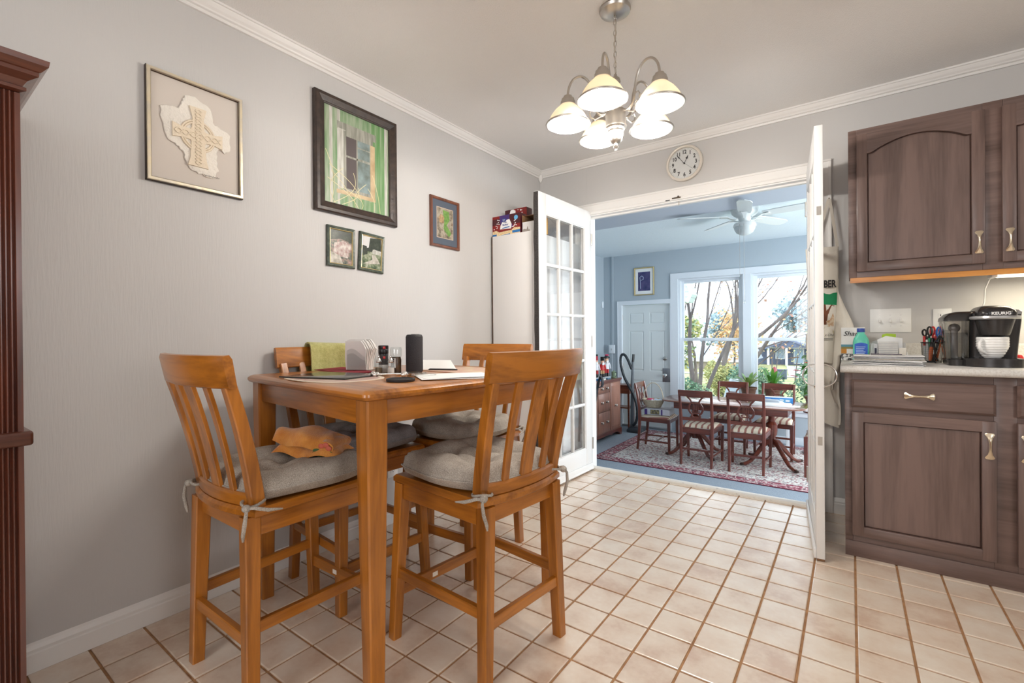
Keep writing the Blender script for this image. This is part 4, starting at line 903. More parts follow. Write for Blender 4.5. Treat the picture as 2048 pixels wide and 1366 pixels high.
MB().box(-.009, .009, 0, .15, 0, .118, .001).obj('carton', YEL, yb_); face(yb_, 'front_print', [(YEL, R4(-.009, .009, 0, .118)), (WPR, R4(-.009, .009, .0, .03)), (DBL, R4(-.006, .009, .010, .024))])
rb = random.Random(9); bag = MB()
def bagp(u, v):
    th = 2*PI*u; r = .105*math.sin(PI*(.10+.85*v))*(1+.14*math.sin(5*th+4*v)+.08*math.sin(11*th-7*v)); return (r*math.cos(th), r*.7*math.sin(th), .165*v+.012*math.sin(9*th+11*v))
bag.surf(bagp, 36, 14)
pbag = thing('plastic_bag', 'crumpled see through plastic bag behind the cartons', 'bag', (-1.86, 2.99, 1.796)); bag.obj('film', glassmat('thin_plastic_film', (.94, .94, .94, 1), .06, .15), pbag)

# ================================================================== UPPER CABINET
UY, UZ0, UZ1 = 3.04, 1.352, 2.124
CZ, CX_, CYM = M['cab_z'], M['cab_x'], M['cab_y']
uc = thing('wall_cabinet', 'dark brown wall cabinet with arched door panels', 'cabinet', (-.008, YB, 0))
UW = 1.16
b = MB().box(0, UW, UY-YB+.02, -.002, UZ0+.012, UZ1)
b.obj('carcass', CZ, uc)
yf = UY-YB
MB().box(0, .034, yf, yf+.02, UZ0, UZ1, .001).box(.505, .572, yf, yf+.02, UZ0, UZ1, .001).box(UW-.034, UW, yf, yf+.02, UZ0, UZ1, .001).box(.0342, .5048, yf+.0004, yf+.02, UZ1-.036, UZ1).box(.0342, .5048, yf+.0004, yf+.02, UZ0, UZ0+.035).box(.5722, UW-.0342, yf+.0004, yf+.02, UZ1-.036, UZ1).box(.5722, UW-.0342, yf+.0004, yf+.02, UZ0, UZ0+.035).obj('face_frame', CX_, uc)
MB().box(.006, UW, yf+.006, yf+.020, UZ0-.026, UZ0+.004).obj('light_rail', wood('orange_oak_rail', C(178, 108, 40), C(214, 146, 66), 'x', 10, .35, .2), uc)['label'] = 'bare orange oak rail under the cabinet'
def arched_door(parent, x0, x1, z0, z1, y, arch, hside, hz, hl=.10, vertical=True):
    """cope and stick door with a recessed panel; arch>0 lifts the middle of the panel's top edge"""
    d = thing('door', None, None, (x0, y, z0)); d.parent = parent
    w, h = x1-x0, z1-z0; st, rl, t = .046, .046, .020
    MB().box(0, st, -t, 0, 0, h, .004).obj('stile', CZ, d); MB().box(w-st, w, -t, 0, 0, h, .004).obj('stile', CZ, d); MB().box(st-.002, w-st+.002, -t, 0, 0, rl, .004).obj('rail', CX_, d)
    n = 24; top = h-rl-(arch if arch else 0)
    def az(x):
        if not arch: return h-rl
        f = (x-st)/(w-2*st); e = .07
        if f < e or f > 1-e: return top-.004
        g = (f-e)/(1-2*e); return top+arch*math.sin(PI*g)**.8
    rail = [(st-.002, h), (w-st+.002, h)]+[(w-st+.002-(w-2*st+.004)*k/n, az(w-st-(w-2*st)*k/n)) for k in range(n+1)]
    MB().prism(rail, -t+.0015, -.001, 'y').obj('rail', CX_, d, smooth=False)
    # panel with a sloped edge
    e1, e2 = .0, .012
    pan = lambda g, yy: [(st+g, yy, rl+g), (w-st-g, yy, rl+g)]+[(w-st-g-(w-2*st-2*g)*k/n, yy, az(w-st-(w-2*st)*k/n)-g) for k in range(n+1)]
    MB().loft([pan(0, -.003), pan(.0, -.004), pan(.005, -.009), pan(.012, -.0095)]).obj('panel', CZ, d, smooth=False)
    bar_handle(d, (st*.5 if hside == 'l' else w-st*.5, -t, hz-z0), vertical, hl)
    return d
def bar_handle(parent, c, vertical, L):
    s = L/.10
    prof = [(-.052, .0095, .006), (-.047, .0130, .008), (-.040, .0105, .010), (-.033, .0065, .015), (-.018, .0042, .020), (0, .0036, .021), (.018, .0042, .020), (.033, .0065, .015), (.040, .0105, .010), (.047, .0130, .008), (.052, .0095, .006)]
    rings = []
    for (t, w, y) in prof:
        r = []
        for k in range(8):
            a = 2*PI*k/8; r.append((w*math.cos(a)*(1+.18*math.cos(4*a)), -y-.0045*math.sin(a), t*s))
        rings.append(r)
    mb = MB().loft(rings); mb.cyl((0, 0, .043*s), (0, -.010, .043*s), .005, n=8).cyl((0, 0, -.043*s), (0, -.010, -.043*s), .005, n=8)
    if not vertical: mb.xf(RY(PI/2))
    mb.obj('handle', M['brass'], parent, c)['label'] = 'ornate pale brass bar handle'
arched_door(uc, .034, .512, UZ0+.028, UZ1-.034, yf, .052, 'r', 1.478)
arched_door(uc, .566, 1.126, UZ0+.028, UZ1-.034, yf, .052, 'l', 1.478)
ul = thing('under_cabinet_light', 'lit white tube fixture under the dark wall cabinet', 'light', (.535, 3.09, 1.3635))
MB().box(0, .60, 0, .09, -.012, .0, .003).box(0, .02, 0, .09, -.045, 0, .003).obj('housing', M['paper'], ul)
MB().box(.02, .60, -.004, .080, -.044, -.012, .010, seg=3).obj('diffuser', mat('lit_diffuser', (1, 1, 1, 1), .5, emis=((1.0, .90, .66, 1), 2.4)), ul)
la = bpy.data.lights.new('under_cabinet_tube', 'AREA'); la.shape = 'RECTANGLE'; la.size = .55; la.size_y = .06; la.energy = 3.2; la.color = (1.0, .88, .64)
lo = bpy.data.objects.new('under_cabinet_tube', la); COL.objects.link(lo); lo.parent = ul; lo.location = (.31, .03, -.050)
cord = MB().tube([(.012, .05, -.03), (.006, .09, -.05), (.0, .14, -.09), (.006, .19, -.15), (.0, .21, -.19), (-.02, .215, -.215), (.0, .20, -.225), (.03, .21, -.21), (.045, .20, -.23)], .0030, 6).obj('power_cord', M['paper'], ul)

# ================================================================== BASE CABINET AND COUNTER
BY = 2.754; BX = -.026
bc = thing('base_cabinet', 'dark brown base cabinet with drawer over panelled door', 'cabinet', (BX, BY, 0)); BW = 1.18
MB().box(0, BW, .02, YB-BY-.03, .0, .874).obj('carcass', CZ, bc)
MB().box(0, .030, 0, .02, 0, .874, .001).box(.507, .575, 0, .02, 0, .874, .001).box(BW-.03, BW, 0, .02, 0, .874, .001).box(.0302, .5068, .0004, .02, .840, .874).box(.0302, .5068, .0004, .02, .685, .722).box(.0302, .5068, .0004, .02, 0.0, .11).box(.5752, BW-.0302, .0004, .02, .840, .874).box(.5752, BW-.0302, .0004, .02, .685, .722).box(.5752, BW-.0302, .0004, .02, 0.0, .11).obj('face_frame', CX_, bc)
MB().box(.0, BW, -.005, 0, 0, .072, .001).obj('toe_board', CX_, bc)
for (a, c_) in ((.027, .512), (.572, 1.155)):
    dw = thing('drawer', None, None, (a, 0, .712)); dw.parent = bc; w_ = c_-a
    rr = lambda g, y: [(g, y, g), (w_-g, y, g), (w_-g, y, .130-g), (g, y, .130-g)]
    MB().loft([rr(0, 0), rr(0, -.012), rr(.010, -.0195)]).obj('drawer_front', CX_, dw, smooth=False)
    bar_handle(dw, (w_/2, -.0195, .068), False, .10)
arched_door(bc, .026, .513, .104, .690, 0, 0, 'r', .588, .105); arched_door(bc, .572, 1.155, .104, .690, 0, 0, 'l', .588, .105)
M['counter'] = mat('speckled_grey_laminate', C(212, 210, 205), .35, noise=(160, C(198, 194, 188), .45, .62))
ct = thing('countertop', 'speckled pale grey laminate countertop with low backsplash', 'countertop', (-.042, 0, 0))
cprof = [(2.712, .876), (2.704, .880), (2.700, .888), (2.700, .898), (2.704, .906), (2.713, .910), (3.31, .910), (3.318, .914), (3.322, .922), (3.322, 1.000), (3.326, 1.005), (YB-.001, 1.005), (YB-.001, .876)]
MB().loft([[(0, y, z) for (y, z) in cprof], [(1.22, y, z) for (y, z) in cprof]]).obj('slab', M['counter'], ct, angle=50)

# --- things on the counter
KT = .9106
ms = thing('mail_stack', 'stack of white envelopes at the counter edge', 'mail', (.137, 2.845, KT), math.radians(-2))
rnd = random.Random(4); z = 0
ENV = [M['paper'], mat('grey_envelope', C(214, 214, 216), .7), mat('cream_envelope', C(232, 226, 214), .7)]
for k in range(9):
    t = rnd.uniform(.0040, .0060); m_ = ENV[k % 3 if k % 2 else 0]; a = math.radians(rnd.uniform(-3, 3)); X = T(rnd.uniform(-.008, .008), rnd.uniform(-.006, .008), 0) @ RZ(a)
    w_ = .132-.002*(k % 3)
    e = MB().surf(lambda u, v: (-w_+2*w_*u, -.085+.17*v, z+t*.5+.0012*math.sin(5*u+k)+t*.35*math.sin(PI*v)), 8, 4, thick=lambda u, v: (-w_+2*w_*u, -.085+.17*v, z+.0004+.0012*math.sin(5*u+k)*.5)).xf(X)
    e.obj('envelope', m_, ms); z += t+.0003
MB().box(-.06, .055, -.055, -.045, z+.0015, z+.0055, .001).obj('dark_strip', mat('plum_strip', C(60, 48, 66), .5), ms)
# mouthwash style bottle
bt = thing('plastic_bottle', 'teal plastic bottle with blue cap and blue label', 'bottle', (.042, 3.03, KT))
def sq(hx, hy, z, r=.35, n=28):
    out = []
    for k in range(n):
        a = 2*PI*k/n; c_, s_ = math.cos(a), math.sin(a); p = 3.2
        f = (abs(c_)**p+abs(s_)**p)**(-1/p); out.append((hx*f*c_, hy*f*s_, z))
    return out
TEAL = mat('teal_plastic', C(98, 206, 178), .3); BCAP = mat('blue_cap', C(22, 62, 150), .35); BLAB = mat('blue_label', C(24, 78, 190), .4, noise=(30, C(40, 104, 206)))
MB().loft([sq(.030, .020, 0), sq(.034, .023, .004), sq(.0345, .0235, .10), sq(.034, .023, .108), sq(.030, .021, .124), sq(.021, .017, .141), sq(.016, .015, .147), sq(.016, .015, .156)]).obj('body', TEAL, bt, angle=50)
MB().lathe([(.001, .176), (.016, .176), (.0172, .174), (.0172, .156), (.001, .156)], 30, ribs=30, ribamp=.015).obj('cap', BCAP, bt)
lb = MB().surf(lambda u, v: (-.027+.054*u, -.0242-.0003*math.sin(PI*u), .012+.082*v+(.008*math.sin(PI*u) if v > .9 else 0)), 10, 6).obj('label_print', BLAB, bt)
for k in range(7): MB().box(-.021, .018-.004*(k % 3), -.0249, -.0246, .078-.0085*k, .0815-.0085*k).obj('label_line', mat('label_white_print', C(170, 196, 232), .5) if k == 0 else bpy.data.materials['label_white_print'], lb)
MB().box(.002, .026, -.0252, -.0247, .006, .022).obj('price_tag', M['paper'], bt)
# letter organiser with papers
og = thing('letter_holder', 'white letter holder full of folded papers beside the bottle', 'organizer', (.150, 3.06, KT))
MB().box(-.072, .076, -.05, .05, 0, .004, .001).box(-.072, -.069, -.05, .05, 0, .055, .001).box(.073, .076, -.05, .05, 0, .055, .001).box(-.07, .076, .047, .05, 0, .10, .001).obj('tray', M['paper'], og)
LINED = stripemat('lined_paper', C(226, 224, 218), C(176, 176, 180), 'Z', 110, .72, .7)
def sheet(name, x0, x1, h, y, lean, m_, cut=0): MB().prism([(x0, .004), (x1, .004), (x1, h-cut), (x0+(x1-x0)*.35, h), (x0, h-cut*1.6)], y, y+.0016, 'y').xf(RX(-lean)).obj(name, m_, og, smooth=False)
sheet('folded_sheet', -.040, .060, .135, -.012, .10, M['paper'], .012); sheet('folded_sheet', -.036, .040, .105, -.034, .06, LINED, 0); sheet('folded_sheet', -.066, -.046, .098, -.02, .05, M['paper'], .004); sheet('folded_sheet', -.055, -.040, .094, -.03, .05, ENV[1], 0); sheet('green_card', -.020, .036, .150, .012, .08, mat('lime_card', C(166, 200, 40), .5), .004); sheet('folded_sheet', .045, .072, .075, -.03, .04, ENV[2], 0); sheet('folded_sheet', -.06, .06, .125, .024, .1, ENV[1], .01)
MB().box(-.052, -.044, -.0335, -.032, .046, .074).obj('dark_clip', mat('dark_blue_clip', C(44, 44, 66), .5), og)
# marker box behind
sb = thing('marker_box', 'white box with black script lettering behind the apron', 'box', (.010, 3.20, KT))
MB().box(-.055, .052, 0, .06, .0, .182, .001).obj('carton', M['paper'], sb)
face(sb, 'front_print', [(mat('print_teal_band', C(84, 140, 160), .5), R4(-.055, .052, .075, .088)), (mat('print_olive_band', C(140, 126, 62), .5), R4(-.055, .052, .064, .075)), (mat('print_amber', C(196, 130, 40), .5), R4(-.055, -.03, .038, .064)), (mat('print_scroll', C(70, 70, 72), .5, noise=(90, C(226, 226, 226), .48, .52)), R4(-.055, .052, .018, .036)), (M['ink'], R4(-.055, .052, .034, .0365)), (mat('print_scroll_2', C(40, 40, 42), .5, noise=(70, C(226, 226, 226), .48, .52)), R4(-.055, .052, .0, .016))])
text('lettering', 'Sharp', .036, M['ink'], sb, (-.004, -.0022, .148), (PI/2, 0, 0), shear=.3)
# mesh pen cup: cup is one thing, each pen and pair of scissors its own
PCX, PCY = .332, 3.165
cup = thing('pen_cup', 'black wire mesh pen cup beside the coffee maker', 'cup', (PCX, PCY, KT))
MB().tube([(.042*math.cos(2*PI*k/24), .042*math.sin(2*PI*k/24), .100) for k in range(24)], .003, 6, loop=True).obj('rim', M['black'], cup)
MB().lathe([(.001, 0), (.038, 0), (.038, .004), (.001, .004)], 24).tube([(.0375*math.cos(2*PI*k/24), .0375*math.sin(2*PI*k/24), .006) for k in range(24)], .003, 6, loop=True).obj('base', M['black'], cup)
wm = MB()
for k in range(44):
    a = 2*PI*k/44; wm.tube([(.0375*math.cos(a), .0375*math.sin(a), .006), (.042*math.cos(a), .042*math.sin(a), .10)], .00055, 4, cap=False)
for k in range(18):
    z = .008+.0052*k; r = .0375+.0045*(z/.1); wm.tube([(r*math.cos(2*PI*q/24), r*math.sin(2*PI*q/24), z) for q in range(24)], .00055, 4, loop=True)
mo = wm.obj('wire_mesh', M['black'], cup); mo['kind'] = 'stuff'
def pen(name, label, foot, top, r, L, mats, cat='pen'):
    f = Vector((PCX+foot[0], PCY+foot[1], KT+.006)); t = Vector((PCX+top[0], PCY+top[1], KT+.10)); d = (t-f).normalized()
    o = thing(name, label, cat, f, group='pens in the mesh cup'); o.rotation_euler = d.to_track_quat('Z', 'Y').to_euler()
    MB().lathe([(.001, 0), (r*.5, .002), (r, .012), (r, L*.62), (.001, L*.62)], 12).obj('barrel', mats[0], o); MB().lathe([(.001, L*.62), (r*1.06, L*.62), (r*1.06, L*.97), (r*.7, L), (.001, L)], 12).obj('pen_cap', mats[1], o)
ORN = mat('orange_plastic', C(226, 106, 36), .35); REDP = mat('red_plastic', C(196, 40, 40), .35); GRN = mat('green_plastic', C(38, 140, 96), .35); WHP = mat('white_plastic', C(226, 226, 226), .35); BLP = mat('blue_plastic', C(32, 104, 190), .35)
pen('highlighter', 'fat orange highlighter with dark tip in the mesh cup', (-.010, -.024), (-.002, -.022), .0085, .118, (ORN, M['black'])); pen('marker_pen', 'red capped marker leaning left in the mesh cup', (-.028, -.008), (-.030, -.014), .0055, .128, (WHP, REDP)); pen('marker_pen', 'white marker beside the red capped one', (-.018, -.022), (-.021, -.026), .0050, .110, (WHP, WHP)); pen('marker_pen', 'green capped marker in the mesh cup', (-.016, -.012), (-.012, -.020), .0060, .118, (GRN, GRN)); pen('ballpoint_pen', 'black ballpoint leaning right in the mesh cup', (.000, -.026), (.020, -.028), .0045, .125, (M['black'], M['black'])); pen('ballpoint_pen', 'second black pen at the right rim of the cup', (.010, -.020), (.032, -.014), .0045, .122, (M['black'], M['black'])); pen('pencil', 'orange pencil at the right side of the mesh cup', (.014, -.024), (.030, -.024), .0040, .118, (ORN, ORN), 'pencil')
def scissors(label, foot, top, m_, flip):
    f = Vector((PCX+foot[0], PCY+foot[1], KT+.008)); t = Vector((PCX+top[0], PCY+top[1], KT+.15)); d = (t-f).normalized()
    o = thing('scissors', label, 'scissors', f, group='scissors in the mesh cup'); o.rotation_euler = d.to_track_quat('Z', 'Y').to_euler()
    for s in (-1, 1):
        MB().loft([[(s*.001-.003, .001*s, 0), (s*.001+.003, .001*s, 0), (s*.001+.003, .001*s+.0015, 0), (s*.001-.003, .001*s+.0015, 0)], [(s*.002-.006, .001*s, .09), (s*.002+.006, .001*s, .09), (s*.002+.006, .001*s+.0015, .09), (s*.002-.006, .001*s+.0015, .09)]]).obj('blade', M['chrome'], o)
        rx, rz = (.013, .022) if s*flip > 0 else (.012, .016); cz = .150 if s*flip > 0 else .142
        MB().tube([(s*.016+rx*math.cos(a)*(1+.1*math.sin(a)), 0, cz+rz*math.sin(a)) for a in [2*PI*k/20 for k in range(20)]], .0042, 6, loop=True).tube([(s*.002, 0, .088), (s*.006, 0, .11), (s*.010, 0, .126)], [.006, .007, .005], 6).obj('finger_loop', m_, o)
scissors('black handled scissors standing in the mesh cup', (-.012, .004), (-.018, .0), M['black'], 1); scissors('blue handled scissors standing in the mesh cup', (.012, .002), (.030, -.010), BLP, -1); scissors('red handled scissors behind the blue ones', (.004, .016), (.014, .022), REDP, 1)
# coffee maker
km = thing('coffee_maker', 'black single cup coffee maker with clear water tank', 'coffee maker', (.470, 2.985, KT))
BK = mat('dark_metallic_plastic', C(56, 54, 54), .24, .3); GRY = mat('silver_grey_plastic', C(176, 176, 176), .3, .4)
# main body to the right and rear
def rr2(x0, x1, y0, y1, z, r=.02, n=4):
    p = []
    for (cx_, cy_, a0) in ((x1-r, y1-r, 0), (x0+r, y1-r, 90), (x0+r, y0+r, 180), (x1-r, y0+r, 270)):
        for k in range(n+1):
            a = math.radians(a0+90*k/n); p.append((cx_+r*math.cos(a), cy_+r*math.sin(a), z))
    return p
MB().loft([rr2(-.036, .118, -.055, .150, .0), rr2(-.036, .118, -.055, .15, .03), rr2(-.036, .124, -.062, .15, .13), rr2(-.036, .128, -.075, .15, .200), rr2(-.036, .128, -.075, .15, .236), rr2(-.03, .122, -.06, .145, .246)]).obj('body', BK, km, angle=50)
MB().loft([rr2(.060, .126, -.080, .06, .228, .012), rr2(.060, .127, -.082, .08, .240, .012), rr2(.064, .122, -.074, .08, .248, .012)]).obj('control_panel', GRY, km)
for x in (.083, .105): MB().lathe([(.001, .2505), (.007, .250), (.008, .247), (.001, .247)], 14, (x, -.055, 0)).obj('button', M['blackmat'], km)
# brew head
MB().lathe([(.020, .132), (.046, .137), (.050, .146), (.060, .190), (.064, .206), (.001, .206)], 32, (.040, -.085, 0)).obj('brew_head', BK, km)
MB().lathe([(.050, .206), (.078, .207), (.083, .212), (.081, .221), (.060, .224), (.001, .224)], 36, (.040, -.080, 0), sy=1.05).obj('silver_collar', GRY, km)
lid = MB().loft([rr2(-.020, .100, -.150, .10, .218, .03, 6), rr2(-.022, .102, -.156, .10, .232, .03, 6), rr2(-.018, .098, -.148, .10, .246, .03, 6), rr2(-.006, .086, -.118, .10, .262, .03, 6), rr2(.004, .074, -.08, .09, .268, .03, 6)]).obj('lid', BK, km, angle=60)
MB().box(.008, .082, -.1598, -.1560, .222, .240, .003).obj('badge_band', M['black'], lid)
text('lettering', 'KEURIG', .0165, M['paper'], lid, (.047, -.1604, .231), (PI/2, 0, 0), sx=1.05, bold=.0005)
# water tank
MB().loft([rr2(-.110, -.038, -.085, .105, .028, .03), rr2(-.112, -.038, -.088, .11, .06, .03), rr2(-.122, -.038, -.098, .115, .190, .03), rr2(-.124, -.038, -.10, .115, .205, .03)]).obj('water_tank', glassmat('smoky_tank_plastic', (.62, .61, .60, 1), .05, .05), km, angle=50)
MB().loft([rr2(-.106, -.042, -.080, .10, .030, .026), rr2(-.117, -.042, -.092, .110, .150, .028)]).obj('water', glassmat('tank_water', (.72, .74, .76, 1), .03), km, angle=50)
MB().loft([rr2(-.126, -.036, -.102, .118, .204, .03), rr2(-.124, -.030, -.098, .118, .218, .03), rr2(-.106, -.020, -.080, .11, .238, .03), rr2(-.080, -.01, -.05, .09, .246, .025)]).obj('tank_lid', BK, km, angle=60)
MB().box(-.085, -.06, .04, .06, .03, .17, .004).ball((-.072, .05, .172), .022, 1, .6, 1, 12).obj('float_column', GRY, km)
MB().loft([rr2(-.108, -.036, -.090, .11, .0, .03), rr2(-.112, -.036, -.092, .11, .028, .03)]).obj('tank_base', BK, km, angle=50)
tray = [(-.062, .06)]+[(.034+.094*math.cos(math.radians(180+180*k/16)), -.100+.065*math.sin(math.radians(180+180*k/16))) for k in range(17)]+[(.128, .06)]
MB().prism(tray, .001, .036, 'z').obj('drip_tray', BK, km, angle=40)
dg = MB()
for k in range(9): dg.box(-.04+.017*k, -.034+.017*k, -.150, -.06, .036, .0372)
dg.obj('tray_grate', M['black'], km)
MB().tube([(-.10, .12, .16), (-.135, .13, .10), (-.13, .14, .03), (-.12, .10, .006), (-.14, .05, .006)], .004, 6).obj('power_cord', M['black'], km)
mg = thing('mug', 'white ribbed coffee mug on the coffee maker tray', 'mug', (.502, 2.895, KT+.0380))
ribs_ = []
for k in range(25):
    t = k/24; z = .004+.087*t; r = .030+.022*min(1, t*1.9)**.75; ribs_.append((r+.0011*math.sin(t*50), z))
MB().lathe([(.001, 0), (.027, 0), (.029, .003)]+ribs_+[(.0500, .0925), (.0478, .091), (.046, .06), (.036, .022), (.001, .010)], 36, cap=False).obj('bowl', mat('white_glazed_ceramic', C(240, 240, 238), .18, coat=.4), mg)
a0 = math.radians(228); hp = [(.044, .076), (.060, .080), (.074, .068), (.074, .048), (.060, .030), (.037, .020)]
MB().tube([(r*math.cos(a0), r*math.sin(a0), z) for (r, z) in hp], [.0055, .006, .0062, .0062, .006, .0055], 10).obj('handle', bpy.data.materials['white_glazed_ceramic'], mg)
rd = thing('red_ornament', 'small red object peeking from behind the coffee maker', 'ornament', (.630, 3.14, KT)); MB().lathe([(.001, 0), (.012, .001), (.016, .012), (.018, .03), (.012, .043), (.001, .046)], 16).obj('body', REDP, rd)
# switch plate and outlet above the counter
sw = thing('switch_plate', 'white triple toggle switch plate above the counter', 'switch', (.177, YB, 1.130))
MB().box(-.090, .090, -.006, 0, -.066, .066, .003).obj('cover_plate', M['paper'], sw)
for x in (-.046, 0, .046):
    t_ = MB().box(x-.0055, x+.0055, -.0068, -.005, -.013, .013).obj('toggle_slot', M['lam'], sw); MB().bar((x, -.005, .004), (x, -.022, -.010), .010, .011, .008, .008, side=(1, 0, 0)).obj('toggle', M['paper'], t_)
    for z in (-.030, .030): MB().cyl((x, -.0072, z), (x, -.005, z), .0028, n=8).obj('screw', M['nickel'], sw)
plate_outlet('wall_outlet', 'white outlet partly hidden by the coffee maker', (.392, YB, 1.130), 0)

# ================================================================== APRON on the wall beside the doorway
ap = thing('apron', 'cream apron with printed green tree hanging beside the right door', 'apron', (-.088, YB-.03, 0))
CLOTH = mat('cream_cotton_duck', C(226, 220, 208), .9, bump=(320, .35))
MB().tube([(-.012, .004, 1.845), (-.012, -.016, 1.845), (-.012, -.022, 1.853)], .0035, 6).obj('wall_hook', M['brass'], ap)
MB().strip([(.027, -.020, 1.560), (.012, -.020, 1.68), (-.002, -.021, 1.79), (-.010, -.022, 1.846), (-.014, -.020, 1.846), (-.05, -.018, 1.70), (-.075, -.018, 1.560)], .016, .0022, side=(1, .4, 0)).obj('neck_strap', CLOTH, ap)
def bib(u, v, off=0):
    z = 1.565-.66*v; L = -.130+.010*math.sin(3*v); Rr = .032 if v < .2 else .032-.020*min(1, (v-.2)/.6)
    x = L+(Rr-L)*u; y = -.020-.020*math.sin(PI*u)-.010*math.sin(7*u+3*v)*v-.006*v
    return (x, y-off, z-.02*v*u)
MB().surf(bib, 18, 26, thick=lambda u, v: bib(u, v, .0016)).obj('bib', CLOTH, ap, angle=80)
def wing(u, v, off=0):
    z = 1.375-.640*v
    prof = [(0, .0), (.1, .018), (.25, .050), (.40, .088), (.50, .098), (.62, .076), (.78, .026), (.9, .004), (1, -.006)]
    for (p, q) in zip(prof, prof[1:]):
        if p[0] <= v <= q[0]: r = p[1]+(q[1]-p[1])*(v-p[0])/(q[0]-p[0])
    x0 = .030-.035*v; x1 = max(x0+.003, r+.010 if v < .68 else min(r+.010, .036)); x = x0+(x1-x0)*u
    return (x, -.034-.020*math.sin(PI*u*.9)-.012*u*(1-v)+.006*math.sin(6*v), z)
MB().surf(lambda u, v: wing(u, v), 10, 26, thick=lambda u, v: tuple(Vector(wing(u, v))+Vector((0, -.0016, 0)))).obj('side_fold', CLOTH, ap, angle=80)
MB().surf(lambda u, v: (-.12+.155*u+.0*v, -.014-.014*math.sin(PI*u)-.006*math.sin(9*u), .98-.42*v-.05*u), 14, 10, thick=lambda u, v: (-.12+.155*u, -.0125-.014*math.sin(PI*u)-.006*math.sin(9*u), .98-.42*v-.05*u)).obj('skirt', CLOTH, ap, angle=80)
MB().strip([(.024, -.028, .78), (.026, -.030, .70), (.034, -.026, .63), (.034, -.024, .56), (.030, -.024, .53)], .011, .0016, side=(1, 0, 0)).strip([(-.02, -.045, .80), (-.016, -.05, .73), (.006, -.05, .66), (.018, -.05, .65)], .011, .0016, side=(1, 0, 0)).obj('apron_string', CLOTH, ap)
def onbib(pts, m_, name, d=.0022):
    mb = MB()
    for pl in pts: mb.poly([tuple(Vector(bib((x+.130)/(.162-.02*max(0, min(1, ((1.565-z)/.66-.2)/.6))), (1.565-z)/.66, 0))+Vector((0, -d, 0))) for (x, z) in pl])
    mb.obj(name, m_, ap, smooth=False)
TREEG = mat('print_tree_green', C(28, 132, 84), .85); TRNK = mat('print_trunk_brown', C(120, 72, 50), .85)
def strips(x0, x1, z0, z1, f):
    out = []; n = 8
    for k in range(n):
        a, b = x0+(x1-x0)*k/n, x0+(x1-x0)*(k+1)/n; out.append([(a, z0), (b, z0), (b, f(b)), (a, f(a))])
    return out
onbib(strips(-.125, .024, 1.235, 1.30, lambda x: 1.300+.006*math.sin(x*80)), TREEG, 'tree_print'); onbib([[(-.045, 1.12), (-.030, 1.12), (-.022, 1.18), (.012, 1.232), (-.006, 1.236), (-.030, 1.20), (-.034, 1.236), (-.046, 1.236)]], TRNK, 'trunk_print'); onbib([[(-.05, 1.075), (.008, 1.072), (.006, 1.09), (-.02, 1.115), (-.045, 1.10)]], mat('print_grass_green', C(60, 122, 52), .85, noise=(90, C(190, 150, 60))), 'grass_print', .0026); onbib([[(-.032, 1.14), (-.012, 1.15), (.004, 1.19), (.010, 1.16), (.006, 1.115), (-.02, 1.11)]], mat('print_pale_shapes', C(226, 214, 190), .85, noise=(80, C(196, 150, 110))), 'blossom_print', .0030)
text('lettering', 'BER', .058, M['ink'], ap, (-.010, -.0500, 1.346), (PI/2, 0, math.radians(10)), sx=.62, bold=.002); text('lettering', 'y Cho', .018, M['ink'], ap, (-.014, -.053, 1.052), (PI/2, 0, math.radians(6)), shear=.3)
for k in range(2): MB().box(-.040, .004, -.0535, -.0530, 1.030-.008*k, 1.0325-.008*k).obj('print_line', M['ink'], ap)
# ================================================================== THINGS ON THE COUNTER HEIGHT TABLE
TT = TZ+.0005
sp = thing('bluetooth_speaker', 'black cylindrical fabric speaker standing on the table', 'speaker', (-1.482, 1.340, TT))
MB().lathe([(.001, 0), (.030, 0), (.034, .004), (.0352, .010), (.0352, .146)], 36).lathe([(.0352, .146), (.0350, .148), (.0352, .150)], 36, cap=False).obj('fabric_sleeve', mat('charcoal_speaker_fabric', C(44, 42, 46), .75, bump=(420, .6)), sp)
MB().lathe([(.0352, .146), (.0346, .150), (.031, .158), (.026, .159), (.024, .157), (.001, .157)], 36).box(-.008, .020, -.012, .012, .157, .1605, .003).obj('top_cap', M['blackmat'], sp)
# napkin holder with napkins
nh = thing('napkin_holder', 'clear acrylic napkin holder on the table', 'holder', (-1.775, 1.292, TT), math.radians(20))
MB().box(-.050, .050, -.035, .035, 0, .004).box(-.050, .050, -.038, -.035, 0, .10).box(-.050, .050, .035, .038, 0, .10).obj('acrylic', M['clear'], nh)
NAP = mat('white_paper_napkin', C(226, 222, 218), .9)
for k in range(7):
    x = -.028+.0085*k; lean = .05*(k-3)
    n_ = thing('paper_napkin', 'white folded paper napkin in the clear holder', 'napkin', (-1.775, 1.292, TT+.0045), math.radians(20), group='napkins in the clear holder')
    hgt = .128+.004*(k % 3)
    MB().surf(lambda u, v: (-.062+.105*u+(.018*(v-.4) if v > .4 else 0), x*.95+lean*.12*v+.002*math.sin(5*u+k), hgt*v*(1 if u < .8 else 1-.30*(u-.8)/.2*v)), 8, 8, thick=lambda u, v: (-.062+.105*u+(.018*(v-.4) if v > .4 else 0), x*.95+.006+lean*.12*v+.002*math.sin(5*u+k), hgt*v*(1 if u < .8 else 1-.30*(u-.8)/.2*v))).obj('fold', NAP, n_)
# red cloth bundle / oven mitt under it
rc = thing('red_placemat', 'dark red cloth placemat under the napkin holder', 'placemat', (-1.80, 1.245, TT-.0003), math.radians(-8))
MB().surf(lambda u, v: (-.19+.36*u, -.075+.13*v, .0022+.006*max(0, math.sin(6*u+1))*v), 16, 8, thick=lambda u, v: (-.19+.36*u, -.075+.13*v, .0)).obj('cloth', mat('dark_red_cloth', C(140, 34, 48), .85, bump=(200, .5)), rc)
